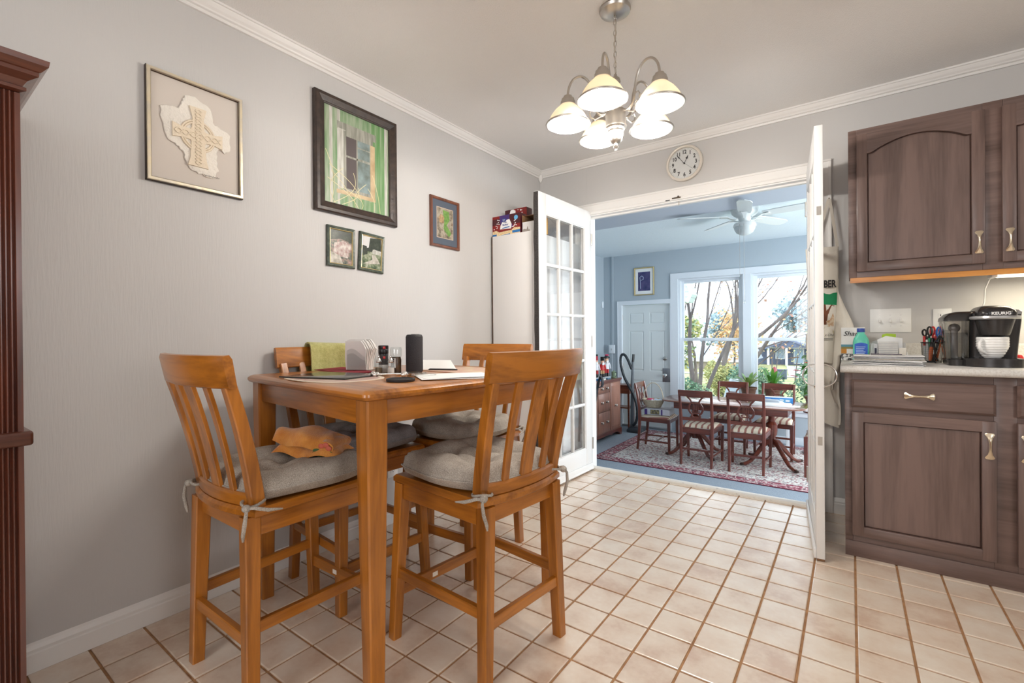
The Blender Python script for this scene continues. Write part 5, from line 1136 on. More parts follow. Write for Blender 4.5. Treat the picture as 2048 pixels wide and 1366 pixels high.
# pepper grinder and glass herb grinder
pg = thing('pepper_grinder', 'black capped pepper grinder with red marks', 'grinder', (-1.585, 1.262, TT))
MB().lathe([(.001, 0), (.019, 0), (.020, .004), (.020, .070), (.0205, .074)], 24).obj('jar', mat('dark_label_jar', C(52, 50, 52), .4, noise=(60, C(90, 88, 88))), pg)
MB().lathe([(.0205, .074), (.0195, .079), (.021, .081), (.021, .098), (.0204, .099), (.021, .100), (.021, .112), (.019, .1145), (.001, .1145)], 24).obj('cap', M['black'], pg)
for z in (.064, .105): MB().box(.002, .012, -.0215, -.0195, z-.005, z+.005, .0005).xf(RZ(math.radians(40))).obj('red_mark', REDP, pg)
MB().lathe([(.0202, .001), (.0203, .034)], 24, cap=False).obj('clear_base', mat('pale_salt_band', C(216, 212, 206), .4), pg)
gg = thing('herb_grinder', 'clear topped herb grinder with a white label', 'grinder', (-1.530, 1.283, TT))
MB().lathe([(.001, 0), (.020, 0), (.021, .004), (.021, .055), (.018, .066), (.001, .066)], 24).obj('jar', mat('amber_herb_fill', C(92, 70, 46), .3, noise=(60, C(58, 50, 46))), gg)
MB().lathe([(.018, .066), (.023, .070), (.0238, .098), (.021, .107), (.001, .108)], 24).obj('cap', M['clear'], gg)
MB().surf(lambda u, v: (.0216*math.cos(-2.3+1.5*u), .0216*math.sin(-2.3+1.5*u), .022+.040*v), 8, 3).obj('label_print', M['paper'], gg); MB().surf(lambda u, v: (.0218*math.cos(-2.0+.9*u), .0218*math.sin(-2.0+.9*u), .054+.006*v), 8, 2).obj('label_mark', M['ink'], gg)
for (x, y, lab, fill) in ((-1.568, 1.224, 'left glass shaker with metal cone top holding pepper', C(120, 104, 84)), (-1.520, 1.247, 'right glass shaker with metal cone top holding salt', C(232, 230, 226))):
    s_ = thing('glass_shaker', lab, 'shaker', (x, y, TT), group='pair of glass shakers on the table')
    MB().lathe([(.001, .0), (.0165, 0), (.0165, .006), (.0155, .03), (.012, .042), (.010, .046), (.001, .046)], 12).obj('jar', M['clear'], s_, smooth=False)
    MB().lathe([(.001, .003), (.0140, .003), (.0135, .024), (.001, .024)], 12).obj('contents', mat('shaker_fill', fill, .9), s_)
    MB().lathe([(.0105, .045), (.0125, .048), (.0115, .052), (.006, .064), (.0035, .066), (.0045, .070), (.003, .074), (.001, .075)], 16).obj('cone_top', M['chrome'], s_)
co = thing('black_coaster', 'round black rubber coaster near the table corner', 'coaster', (-1.232, 1.052, TT)); MB().lathe([(.001, 0), (.046, 0), (.048, .003), (.048, .009), (.046, .0105), (.043, .0095), (.042, .006), (.001, .006)], 40).obj('disc', M['blackmat'], co)
for k, (x, y, lab) in enumerate(((-1.355, 1.232, 'stacked clear glass coaster beside the speaker'), (-1.285, 1.215, 'single clear glass coaster right of the speaker'))):
    g = thing('glass_coaster', lab, 'coaster', (x, y, TT), group='clear glass coasters'); MB().lathe([(.001, 0), (.040, 0), (.041, .004), (.041, .012-.004*k), (.038, .013-.004*k), (.036, .008-.004*k), (.001, .006-.003*k)], 32).obj('disc', M['clear'], g)
kr = thing('knife_rest', 'ornate silver bar with knobbed ends lying on the table', 'ornament', (-1.400, 1.140, TT+.010), math.radians(28))
MB().cyl((-.055, 0, 0), (.055, 0, .002), .0042, n=10).ball((-.062, 0, .001), .011).ball((-.045, 0, 0), .008).ball((.062, 0, .001), .011).ball((-.052, .012, -.001), .009).ball((-.052, -.012, -.001), .009).ball((.058, .010, -.001), .009).ball((.058, -.010, -.001), .009).obj('bar', M['chrome'], kr)
pm_ = thing('oval_placemat', 'pale oval placemat with cream border under the black folder', 'placemat', (-1.555, 1.010, TT-.0002), TA)
def ovl(a, b, z, n=40, p=2.6): return [(a*math.copysign(abs(math.cos(2*PI*k/n))**(2/p), math.cos(2*PI*k/n)), b*math.copysign(abs(math.sin(2*PI*k/n))**(2/p), math.sin(2*PI*k/n)), z) for k in range(n)]
MB().loft([ovl(.215, .145, 0), ovl(.215, .145, .0022)]).obj('border', mat('cream_vinyl', C(226, 212, 194), .5), pm_); MB().loft([ovl(.200, .130, .0022), ovl(.200, .130, .0026)]).obj('field', mat('dusty_rose_print', C(176, 140, 132), .5, noise=(12, C(196, 176, 160))), pm_)
bf = thing('black_folder', 'glossy black folder lying on the oval placemat', 'folder', (-1.590, 1.030, TT+.0028), math.radians(14)); MB().box(-.155, .155, -.11, .11, 0, .005, .001).obj('cover', mat('glossy_black_cover', C(34, 34, 34), .16, noise=(5, C(54, 54, 50))), bf)
m2 = thing('print_placemat', 'rose printed placemat at the far right of the table', 'placemat', (-1.335, 1.545, TT-.0002), TA); MB().box(-.20, .20, -.14, .14, 0, .0022, .0005).obj('vinyl', mat('rose_map_print', C(196, 150, 138), .5, noise=(16, C(208, 190, 160))), m2)
for k, (x, y, a, lab) in enumerate(((-1.190, 1.285, 62, 'uppermost loose white paper by the right table edge'), (-1.180, 1.270, 55, 'lower loose white paper by the right table edge'))):
    p = thing('loose_paper', lab, 'paper', (x, y, TT+.0008+.0022*(1-k)), math.radians(a), group='loose papers on the table'); MB().surf(lambda u, v: (-.14+.28*u, -.10+.20*v, .0015*math.sin(4*u+k)+.0016), 8, 4, thick=lambda u, v: (-.14+.28*u, -.10+.20*v, .0015*math.sin(4*u+k)+.0008)).obj('sheet', M['paper'], p)
st = thing('standing_card', 'white sheet leaning up behind the speaker', 'paper', (-1.520, 1.500, TT), math.radians(24)); MB().surf(lambda u, v: (-.10+.20*u-.05*v*u, .06*v, .040*v), 6, 5, thick=lambda u, v: (-.10+.20*u-.05*v*u, .06*v+.001, .040*v)).obj('sheet', M['paper'], st)
pe = thing('ballpoint_pen', 'black ballpoint lying on the table right of the speaker', 'pen', (-1.445, 1.470, TT+.005), math.radians(20)); MB().tube([(-.07, 0, 0), (-.062, 0, 0), (.05, 0, 0), (.068, 0, 0)], [.001, .0042, .0042, .003], 10).obj('barrel', M['black'], pe)
# ================================================================== SUN ROOM FURNITURE
def rug_material(a, b):
    m = bpy.data.materials.new('persian_rug_pile'); m.use_nodes = True; nt = m.node_tree; bs = nt.nodes['Principled BSDF']; L = nt.links.new
    tc = nt.nodes.new('ShaderNodeTexCoord'); sp = nt.nodes.new('ShaderNodeSeparateXYZ'); L(tc.outputs['Object'], sp.inputs[0])
    def mth(op, *ins):
        n = nt.nodes.new('ShaderNodeMath'); n.operation = op
        for k, i in enumerate(ins):
            if hasattr(i, 'type') and not isinstance(i, (int, float)): L(i, n.inputs[k])
            else: n.inputs[k].default_value = i
        return n.outputs[0]
    ex = mth('SUBTRACT', a, mth('ABSOLUTE', sp.outputs[0])); ey = mth('SUBTRACT', b, mth('ABSOLUTE', sp.outputs[1])); ed = mth('MINIMUM', ex, ey)
    v = nt.nodes.new('ShaderNodeTexVoronoi'); v.inputs['Scale'].default_value = 17; L(tc.outputs['Object'], v.inputs['Vector'])
    v2 = nt.nodes.new('ShaderNodeTexVoronoi'); v2.inputs['Scale'].default_value = 30; v2.feature = 'DISTANCE_TO_EDGE'; L(tc.outputs['Object'], v2.inputs['Vector'])
    n = nt.nodes.new('ShaderNodeTexNoise'); n.inputs['Scale'].default_value = 22; n.inputs['Detail'].default_value = 5; L(tc.outputs['Object'], n.inputs['Vector'])
    field = nt.nodes.new('ShaderNodeValToRGB'); e = field.color_ramp.elements; field.color_ramp.interpolation = 'CONSTANT'
    e[0].position = 0; e[0].color = C(150, 90, 92); e[1].position = .38; e[1].color = C(206, 202, 196)
    for p, c_ in ((.41, C(120, 112, 118)), (.45, C(214, 210, 204)), (.57, C(196, 186, 180)), (.60, C(172, 120, 122)), (.645, C(96, 74, 84))): e.new(p).color = c_
    L(n.outputs[0], field.inputs[0])
    brd = nt.nodes.new('ShaderNodeValToRGB'); e = brd.color_ramp.elements; brd.color_ramp.interpolation = 'CONSTANT'
    e[0].position = 0; e[0].color = C(132, 66, 80); e[1].position = .44; e[1].color = C(168, 96, 108)
    for p, c_ in ((.50, C(208, 194, 190)), (.57, C(126, 66, 80)), (.62, C(84, 52, 66))): e.new(p).color = c_
    L(n.outputs[0], brd.inputs[0])
    mx = nt.nodes.new('ShaderNodeMix'); mx.data_type = 'RGBA'; inb = mth('LESS_THAN', ed, .17); L(inb, mx.inputs[0]); L(field.outputs[0], mx.inputs[6]); L(brd.outputs[0], mx.inputs[7])
    def line(prev, lo, hi, col):
        w = mth('MULTIPLY', mth('GREATER_THAN', ed, lo), mth('LESS_THAN', ed, hi)); q = nt.nodes.new('ShaderNodeMix'); q.data_type = 'RGBA'; L(w, q.inputs[0]); L(prev, q.inputs[6]); q.inputs[7].default_value = col; return q.outputs[2]
    c1 = line(mx.outputs[2], .165, .175, C(70, 50, 62)); c2 = line(c1, .060, .068, C(70, 50, 62)); c3 = line(c2, .0, .012, C(110, 44, 58)); c4 = line(c3, .176, .19, C(206, 196, 190))
    L(c4, bs.inputs['Base Color']); bs.inputs['Roughness'].default_value = .95
    bp = nt.nodes.new('ShaderNodeBump'); bp.inputs['Strength'].default_value = .5; bp.inputs['Distance'].default_value = .004; L(n.outputs[0], bp.inputs['Height']); L(bp.outputs[0], bs.inputs['Normal'])
    return m
RX0, RX1, RY0, RY1 = -2.62, .55, 5.265, 7.30
rg = thing('area_rug', 'cream and burgundy persian rug under the dining set', 'rug', ((RX0+RX1)/2, (RY0+RY1)/2, SF))
MB().box(-(RX1-RX0)/2, (RX1-RX0)/2, -(RY1-RY0)/2, (RY1-RY0)/2, 0.0005, .009, .003).obj('pile', rug_material((RX1-RX0)/2, (RY1-RY0)/2), rg)
RT = SF+.0095
# --- dining table on two pedestals
DTX, DTY, DTZ = -1.185, 6.18, .238
dt = thing('dining_table', 'mahogany double pedestal dining table with rounded ends', 'table', (DTX, DTY, RT)); hh = DTZ-RT; A, B = .80, .37
def dto(a, b, z): return [(a*math.copysign(abs(math.cos(t))**.42, math.cos(t)), b*math.copysign(abs(math.sin(t))**.42, math.sin(t)), z) for t in [2*PI*k/56 for k in range(56)]]
MB().loft([dto(A-.014, B-.014, hh-.022), dto(A-.004, B-.004, hh-.018), dto(A, B, hh-.010), dto(A-.004, B-.004, hh-.003), dto(A-.010, B-.010, hh)]).obj('tabletop', wood('mahogany_top', C(104, 60, 48), C(150, 100, 82), 'x', 8, .16, .6, .08), dt, angle=30)
MB().box(-.62, .62, -.26, .26, hh-.105, hh-.022, .004).obj('table_apron', M['mahog_x'], dt)
for s in (-1, 1):
    px = s*.43
    pd = MB().lathe([(.055, hh-.105), (.048, hh-.13), (.034, hh-.15), (.036, hh-.20), (.055, hh-.22), (.066, hh-.235), (.060, hh-.25), (.062, hh-.30), (.056, hh-.35), (.036, hh-.39), (.030, hh-.41), (.045, hh-.43), (.040, hh-.50), (.001, hh-.505)], 24, (px, 0, 0)).obj('pedestal', M['mahog_z'], dt)
    for k in range(4):
        a = math.radians(45+90*k); ca, sa = math.cos(a), math.sin(a)
        pts = [(px+r*ca, r*sa, z) for (r, z) in ((.02, hh-.43), (.08, hh-.45), (.14, hh-.51), (.20, .12), (.27, .05), (.33, .022), (.37, .018))]
        lg = MB().strip(pts, [.07, .062, .055, .048, .042, .036, .034], .036, side=(0, 0, 1), c=.3).obj('leg', M['mahog_x'], dt)
        MB().ball((px+.385*ca, .385*sa, .018), .020, 1.2, 1.0, .85, 10).obj('brass_toe', mat('dark_claw', C(60, 40, 32), .4), lg)
        MB().tube([tuple(Vector(p)+Vector((0, 0, .020-.0015*i))+Vector((-sa*.008, ca*.008, 0))) for i, p in enumerate(pts[1:6])], .0035, 5).tube([tuple(Vector(p)+Vector((0, 0, .020-.0015*i))-Vector((-sa*.008, ca*.008, 0))) for i, p in enumerate(pts[1:6])], .0035, 5).obj('reeding', M['mahog_z'], lg)
# --- lyre back chairs (local +y front)
M['stripe'] = stripemat('striped_seat_cloth', C(216, 202, 180), C(150, 100, 88), 'X', 15.0, .66, .85)
def make_lyre():
    c = thing('lyre_chair', 'x', 'chair'); H = .452
    ZM, XM, YM = M['mahog_z'], M['mahog_x'], M['mahog_y']
    for s in (-1, 1):
        MB().strip([(s*.168, -.225, 0), (s*.170, -.200, .22), (s*.172, -.190, .43), (s*.173, -.195, .56), (s*.175, -.222, .74), (s*.176, -.250, .872)], [.026, .030, .034, .030, .028, .026], [.028, .032, .036, .032, .026, .022], side=(1, 0, 0)).obj('leg', ZM, c)['label'] = 'rear leg sweeping up into the back post'
        MB().bar((s*.200, .195, .43), (s*.196, .198, 0), .036, .036, .026, .026, c=.06).obj('leg', ZM, c)
        MB().bar((s*.198, .19, .405), (s*.172, -.185, .405), .052, .020, side=(0, 0, 1)).obj('seat_rail', YM, c)
        MB().bar((s*.196, .19, .13), (s*.170, -.205, .13), .022, .016, side=(0, 0, 1)).obj('stretcher', YM, c)
    MB().bar((-.19, .198, .405), (.19, .198, .405), .052, .02, side=(0, 0, 1)).obj('seat_rail', XM, c); MB().bar((-.165, -.192, .400), (.165, -.192, .400), .062, .02, side=(0, 0, 1)).obj('seat_rail', XM, c)
    MB().bar((-.165, -.203, .185), (.165, -.203, .185), .024, .014, side=(0, 0, 1)).obj('stretcher', XM, c); MB().bar((-.18, .02, .13), (.18, .02, .13), .02, .014, side=(0, 0, 1)).obj('stretcher', XM, c)
    def seat(u, v, top):
        x = (-1+2*u); y = -.175+.375*v; w = .168+.034*v; e = (1-abs(x)**6)*(1-abs(2*v-1)**6); return (x*w, y, .432+(.034*math.sqrt(max(0, e))+.004 if top else 0))
    MB().surf(lambda u, v: seat(u, v, True), 14, 14, thick=lambda u, v: seat(u, v, False)).obj('seat', M['stripe'], c, angle=60)['label'] = 'striped upholstered drop seat'
    def yb_(z): return -.195-.057*max(0, (z-.56))/.312
    tr = [(-.178+.356*k/8, yb_(.838)-.004-.010*(1-(2*k/8-1)**2), .838) for k in range(9)]
    MB().strip(tr, .074, .018, side=(0, 0, 1), c=.2).obj('top_rail', XM, c)
    MB().bar((-.162, yb_(.535), .535), (.162, yb_(.535), .535), .036, .016, side=(0, 0, 1)).obj('lower_rail', XM, c)
    ly = MB()
    for s in (-1, 1):
        pts = [(.034, .553), (.046, .575), (.040, .590), (.062, .612), (.078, .645), (.076, .682), (.058, .715), (.042, .735), (.052, .762), (.072, .785), (.088, .806)]
        ly.strip([(s*x, yb_(z)-.004, z) for (x, z) in pts], [.022, .020, .020, .023, .023, .021, .018, .018, .020, .020, .022], .013, side=(1, 0, 0), c=.2)
        ly.ball((s*.040, yb_(.625)-.004, .628), .009, n=8)
    ly.bar((-.055, yb_(.560)-.004, .560), (.055, yb_(.560)-.004, .560), .018, .012, side=(0, 0, 1)); ly.bar((-.046, yb_(.736)-.004, .736), (.046, yb_(.736)-.004, .736), .012, .012, side=(0, 0, 1)); ly.bar((-.062, yb_(.606)-.004, .606), (.062, yb_(.606)-.004, .606), .012, .010, side=(0, 0, 1)); ly.bar((-.085, yb_(.80)-.006, .80), (.085, yb_(.80)-.006, .80), .016, .012, side=(0, 0, 1))
    lo_ = ly.obj('lyre_splat', ZM, c)
    for x in (-.027, -.009, .009, .027): MB().cyl((x, yb_(.60)-.004, .604), (x, yb_(.736)-.004, .736), .0036, n=6).obj('lyre_string', ZM, lo_)
    return c
LY = [((-1.452, 5.80), 0, 'lyre back dining chair at the near side of the table, left one'), ((-.939, 5.815), 2, 'lyre back dining chair at the near side of the table, right one'), ((-2.085, 6.165), -88, 'lyre back dining chair at the table end holding the wicker basket'), ((-1.285, 6.60), 182, 'lyre back dining chair at the window side, left one'), ((-.765, 6.61), 178, 'lyre back dining chair at the window side behind the blue box'), ((-.195, 5.985), 90, 'dining chair at the right table end cut off by the door')]
ly0 = make_lyre()
for i, ((x, y), a, lab) in enumerate(LY):
    o = ly0 if i == 0 else copy_tree(ly0); o.location = (x, y, RT); o.rotation_euler = (0, 0, math.radians(a)); o['label'] = lab; o['group'] = 'lyre back chairs around the dining table'
SEATZ = RT+.452+.022
# --- game box and basket on the end chair
gb = thing('game_box', 'grey and purple game box on the end dining chair', 'box', (-2.06, 6.12, SEATZ), math.radians(4)); MB().box(-.15, .17, -.13, .13, 0, .075, .002).obj('carton', mat('pale_game_carton', C(196, 196, 202), .5), gb)
face(gb, 'side_print', [(PUR, R4(-.15, -.115, 0, .072)), (PUR, R4(.06, .08, 0, .072)), (mat('print_game_art', C(150, 140, 96), .5, noise=(50, C(60, 56, 60))), R4(-.075, .04, .008, .066))], -.1308)
bk = thing('wicker_basket', 'pale wicker basket with hoop handle on the game box', 'basket', (-2.135, 6.13, SEATZ+.0758)); bk.scale = (.86, .86, .92); WK = mat('pale_wicker', C(214, 202, 178), .7, noise=(60, C(186, 172, 146)), bump=(160, .8))
prof = [(.001, 0), (.085, 0), (.10, .012), (.125, .06), (.145, .105), (.150, .115), (.142, .115), (.118, .062), (.094, .016), (.001, .010)]
rings = []
bm_ = MB()
for (r, z) in prof: rings.append([(r*(1+(.02*math.cos(24*2*PI*k/96) if r > .05 else 0))*math.cos(2*PI*k/96)*1.12, r*(1+(.02*math.cos(24*2*PI*k/96) if r > .05 else 0))*math.sin(2*PI*k/96)*.92, z) for k in range(96)])
bm_.loft(rings, cap=False).obj('body', WK, bk, angle=60)
wv = MB()
for k in range(9):
    z = .012+.0115*k; r = .100+.0425*(z-.012)/.1; wv.tube([(r*1.12*math.cos(2*PI*q/48)*(1+.012*math.cos(24*2*PI*q/48+PI*k)), r*.92*math.sin(2*PI*q/48)*(1+.012*math.cos(24*2*PI*q/48+PI*k)), z) for q in range(48)], .0048, 5, loop=True)
wv.tube([(.147*1.12*math.cos(2*PI*q/40), .147*.92*math.sin(2*PI*q/40), .113+.003*math.cos(q*2.1)) for q in range(40)], .008, 6, loop=True).obj('weave', WK, bk)
hp = [(.155*math.cos(a), 0, .10+.255*math.sin(a)) for a in [PI*k/20 for k in range(21)]]
MB().tube(hp, .0065, 8).tube([(p[0]+.004*math.cos(k*1.3), .006*math.sin(k*1.3), p[2]) for k, p in enumerate(hp)], .003, 5).obj('handle', WK, bk)
for (x, y, r, c_, lab) in ((-.03, -.02, .040, C(206, 62, 110), 'pink yarn ball in the wicker basket'), (-.062, .01, .034, C(160, 40, 64), 'dark red yarn ball in the wicker basket')):
    yn = thing('yarn_ball', lab, 'yarn', (-2.135+x, 6.13+y, SEATZ+.0758+.094)); MB().ball((0, 0, 0), r, 1.2, 1, .7, 14).obj('wound_yarn', mat('wool_yarn', c_, .9, bump=(90, 1.0), mscale=(1, 1, 4)), yn)
cl_ = thing('folded_cloth', 'pale blue crumpled cloth in the wicker basket', 'cloth', (-2.085, 6.13, SEATZ+.0758+.086)); MB().surf(lambda u, v: (-.055+.12*u, -.07+.14*v, .012*math.sin(9*u+2)*math.sin(7*v)+.018), 16, 12, thick=lambda u, v: (-.055+.12*u, -.07+.14*v, .012*math.sin(9*u+2)*math.sin(7*v)+.012)).obj('folds', mat('pale_blue_cloth', C(196, 214, 230), .85), cl_)
# --- blue box and papers on the dining table
bx = thing('blue_box', 'blue and white flat box on the dining table', 'box', (-.72, 6.36, DTZ+.0005), math.radians(6)); MB().box(-.165, .165, -.06, .06, 0, .062, .002).obj('carton', mat('blue_carton', C(50, 128, 200), .4), bx)
face(bx, 'front_print', [(WPR, R4(-.13, -.06, .02, .045)), (LBL, R4(.02, .14, .012, .05)), (WPR, R4(.03, .07, .03, .045)), (WPR, R4(.09, .13, .02, .04))], -.0606); MB().box(-.16, .16, -.055, .055, .062, .0635).obj('top_sheet', M['paper'], bx)
for k, (x, y, w_, d_, a, z0, t, lab) in enumerate(((-.74, 6.10, .20, .145, 5, 0, .016, 'wide bottom stack of papers on the dining table'), (-.775, 6.10, .165, .12, 12, .0165, .018, 'middle stack of papers on the dining table'), (-.765, 6.12, .10, .07, 4, .035, .022, 'grey paper bundle on top of the paper stacks'))):
    p = thing('paper_stack', lab, 'papers', (x, y, DTZ+.0005+z0), math.radians(a), group='papers on the dining table'); mb = MB()
    for q in range(3): mb.box(-w_+.004*q, w_-.006*q, -d_+.005*q, d_-.003*q, t*q/3, t*(q+1)/3-.0005, .0004)
    mb.obj('sheets', M['paper'] if k < 2 else mat('grey_bundle', C(176, 182, 190), .7), p)
# --- sideboard against the left wall
sd = thing('sideboard', 'mahogany sideboard with drawers and round knobs in the sun room', 'sideboard', (-2.885, 6.80, SF), 0); SH = .868
MZ = wood('sideboard_front_wood', C(128, 84, 68), C(168, 118, 98), 'z', 7, .35, .3, .1); MT = M['mahog_y']
MB().box(-.50, 0, -1.20, 0, .10, SH-.025).obj('carcass', wood('sideboard_side_wood', C(110, 72, 60), C(146, 102, 86), 'z', 7, .35, .3, .1), sd)
MB().box(-.515, .020, -1.22, .020, SH-.026, SH, .006).box(-.505, .010, -1.21, .010, SH-.042, SH-.026, .003).obj('top', MT, sd)
sc_ = [(-1.215, .105), (.015, .105), (.015, .0), (-.035, .0), (-.055, .030), (-.10, .040), (-.14, .062), (-.30, .062), (-.36, .045), (-.42, .062), (-1.06, .062), (-1.10, .04), (-1.145, .03), (-1.165, 0), (-1.215, 0)]
MB().prism(sc_, -.015, .012, 'x').obj('scalloped_base', MT, sd, smooth=False); MB().box(-.50, -.015, -.03, .012, 0, .105).box(-.50, -.46, -1.21, .012, .0, .105).obj('base_side', MT, sd)
def knob(p, y, z): MB().lathe([(.001, 0), (.017, 0), (.019, .004), (.009, .009), (.008, .016), (.018, .022), (.019, .028), (.010, .034), (.001, .035)], 14).xf(RY(PI/2)).obj('knob', M['nickel'], p, (.014, y, z))
for (z0, z1) in ((.70, .815), (.43, .685), (.125, .415)):
    d = MB().box(.0, .012, -.80, -.408, z0, z1, .003).obj('drawer', MZ, sd); knob(d, -.53, (z0+z1)/2); knob(d, -.70, (z0+z1)/2)
for (a, b) in ((-.395, -.03), (-1.17, -.815)):
    d = MB().box(0, .012, a, b, .125, .815, .003).box(.012, .014, a+.04, b-.04, .17, .77).obj('door', MZ, sd); knob(d, (a+.17 if a > -.5 else b-.17), .47)
# sideboard top things
STP = SF+SH+.0008
def nutcracker(x, y, s, coat, hat, hatm, trou, label, wide=False, beard=True):
    o = thing('nutcracker', label, 'nutcracker', (x, y, STP), math.radians(55), group='nutcrackers on the sideboard'); o.scale = (s, s, s)
    K = M['black']
    MB().box(-.045, .045, -.04, .04, 0, .018, .003).obj('base', mat('nutcracker_base', C(210, 216, 220), .5), o)
    for q in (-1, 1): MB().lathe([(.017, .018), (.018, .05), (.016, .09), (.018, .13), (.001, .13)], 10, (q*.019, 0, 0)).obj('leg', trou, o); MB().lathe([(.019, .018), (.0195, .055), (.018, .07)], 10, (q*.019, 0, 0)).obj('boot', K, o)
    MB().lathe([(.001, .125), (.040, .125), (.042, .14), (.034, .17), (.038, .205), (.030, .222), (.001, .224)], 14, sy=.8).obj('torso', coat, o)
    for q in (-1, 1): MB().tube([(q*.040, 0, .212), (q*.052, -.002, .17), (q*.048, -.022, .142)], [.013, .012, .010], 8).ball((q*.047, -.026, .138), .011, n=8).obj('arm', coat, o)
    MB().lathe([(.001, .222), (.024, .224), (.028, .245), (.027, .275), (.001, .28)], 14).obj('head', mat('nutcracker_face', C(226, 176, 146), .5), o)
    if beard: MB().box(-.018, .018, -.036, -.022, .205, .246, .006).obj('beard', WPR, o)
    MB().box(-.008, .008, -.030, -.026, .246, .250).obj('mouth', M['paper'], o)
    if wide: MB().ball((0, 0, .290), .044, 1.25, .95, .36, 14).ball((0, 0, .305), .024, 1, 1, .6, 10).obj('hat', hatm, o); MB().ball((.01, .01, .322), .022, 1.6, .8, .6, 10).obj('plume', mat('pink_plume', C(206, 60, 96), .8), o)
    else: MB().lathe([(.026, .272), (.029, .276), (.028, .330), (.030, .334), (.001, .336)], 14).obj('hat', hatm, o)
K_RED = mat('nutcracker_red', C(196, 36, 40), .4); K_WH = mat('nutcracker_white', C(226, 226, 230), .4); K_BL = M['black']; K_BR = mat('nutcracker_tan', C(206, 166, 120), .5)
nutcracker(-3.105, 6.415, 1.02, K_WH, 't', mat('nutcracker_red_hat', C(190, 40, 60), .5), K_RED, 'nutcracker with red hat half hidden by the door frame')
nutcracker(-3.19, 6.585, 1.08, K_BR, 't', K_BL, K_RED, 'tan coated nutcracker with flat black hat')
nutcracker(-3.06, 6.535, .98, K_RED, 't', K_BL, K_BR, 'red coated nutcracker with tall square black hat')
nutcracker(-3.05, 6.665, 1.08, K_WH, 't', K_BL, K_RED, 'white coated nutcracker with wide hat and pink plume', True)
tp_ = thing('green_teapot', 'small green pewter look pot with handle on the sideboard', 'teapot', (-2.965, 6.745, STP), math.radians(-30))
MB().lathe([(.001, 0), (.040, 0), (.043, .006), (.036, .02), (.038, .06), (.036, .085), (.028, .095), (.010, .102), (.006, .112), (.001, .114)], 20).obj('body', mat('green_glaze', C(122, 142, 112), .35), tp_); MB().tube([(.036, 0, .08), (.062, 0, .086), (.070, 0, .06), (.060, 0, .03), (.038, 0, .022)], .0055, 8).obj('handle', mat('pot_handle', C(70, 80, 84), .4), tp_); MB().tube([(-.036, 0, .05), (-.055, 0, .07), (-.062, 0, .088)], [.008, .006, .005], 8).obj('spout', bpy.data.materials['green_glaze'], tp_)
for (x, y, w_, d_, h_, c_, lab) in ((-2.95, 6.19, .03, .035, .025, C(60, 140, 200), 'small blue box on the sideboard front'), (-2.965, 6.31, .045, .05, .018, C(226, 226, 214), 'small cream box on the sideboard front'), (-2.96, 6.50, .03, .06, .012, C(90, 130, 150), 'flat grey blue box on the sideboard front')):
    q_ = thing('small_box', lab, 'box', (x, y, STP)); MB().box(-w_, w_, -d_, d_, 0, h_, .002).box(-w_*1.02, w_*1.02, -d_*1.02, d_*1.02, h_*.6, h_+.002, .002).obj('carton', mat('small_box_paint', c_, .5), q_)
tl = thing('table_lamp', 'white shaded lamp on the sideboard mostly behind the door', 'lamp', (-3.20, 6.06, STP)); MB().lathe([(.13, .30), (.128, .30), (.075, .52), (.077, .52)], 32, cap=False).obj('lamp_shade', mat('white_lamp_shade', C(232, 236, 236), .8), tl); MB().lathe([(.001, 0), (.06, 0), (.06, .012), (.02, .03), (.035, .12), (.045, .18), (.015, .27), (.008, .42), (.001, .42)], 20).obj('lamp_base', M['nickel'], tl)
# black strap bag hanging near the doorway
bs = thing('black_strap', 'black strap of a bag hanging just past the left door', 'bag', (-2.42, 5.24, SF)); MB().box(-.46, -.16, -.06, .06, 0.0, .60, .03, seg=3).obj('bag_body', mat('black_nylon', C(28, 30, 36), .6), bs); MB().strip([(-.14, 0, .66), (-.09, 0, .94), (-.055, 0, 1.03), (-.035, 0, .99), (-.03, 0, .93), (-.045, 0, .895), (-.075, 0, .89)], .05, .014, side=(0, 1, 0)).strip([(-.14, 0, .66), (-.17, 0, .60), (-.22, 0, .56)], .05, .014, side=(0, 1, 0)).obj('strap', bpy.data.materials['black_nylon'], bs)
# vacuum
vc = thing('vacuum_cleaner', 'upright vacuum with grey hose leaning beside the sideboard', 'vacuum', (-2.82, 7.10, SF)); VG = mat('vacuum_grey', C(92, 100, 108), .35); VD = mat('vacuum_dark', C(46, 52, 58), .4)
MB().loft([rr2(-.05, .24, -.15, .10, .0, .06), rr2(-.05, .24, -.15, .1, .03, .06), rr2(-.02, .20, -.12, .09, .075, .05)]).obj('floor_head', VD, vc, angle=60)
MB().strip([(.0, 0, .06), (.005, .0, .4), (.012, 0, .8), (.022, 0, 1.12)], [.05, .048, .042, .034], [.06, .055, .045, .036], side=(1, 0, 0), c=.3).obj('wand', VG, vc); MB().strip([(.022, 0, 1.10), (.03, 0, 1.17), (.032, 0, 1.22)], .034, .04, side=(1, 0, 0), c=.3).obj('grip', M['black'], vc)
hs = [(.01, -.02, .98), (-.05, -.02, 1.12), (-.10, -.02, 1.20), (-.15, -.02, 1.21), (-.175, -.02, 1.14), (-.165, -.02, 1.02), (-.12, -.02, .86), (-.04, -.025, .72), (.04, -.03, .58), (.09, -.03, .42), (.10, -.03, .26), (.07, -.03, .14), (.02, -.03, .09)]
sm = []
for q in range(len(hs)-1):
    p0, p1, p2, p3 = [Vector(hs[max(0, min(len(hs)-1, q+d))]) for d in (-1, 0, 1, 2)]
    for t in (0, .2, .4, .6, .8): sm.append(.5*((2*p1)+(-p0+p2)*t+(2*p0-5*p1+4*p2-p3)*t*t+(-p0+3*p1-3*p2+p3)*t**3))
MB().tube(sm, [.020+.002*(k % 2) for k in range(len(sm))], 10).obj('hose', VD, vc, angle=80)
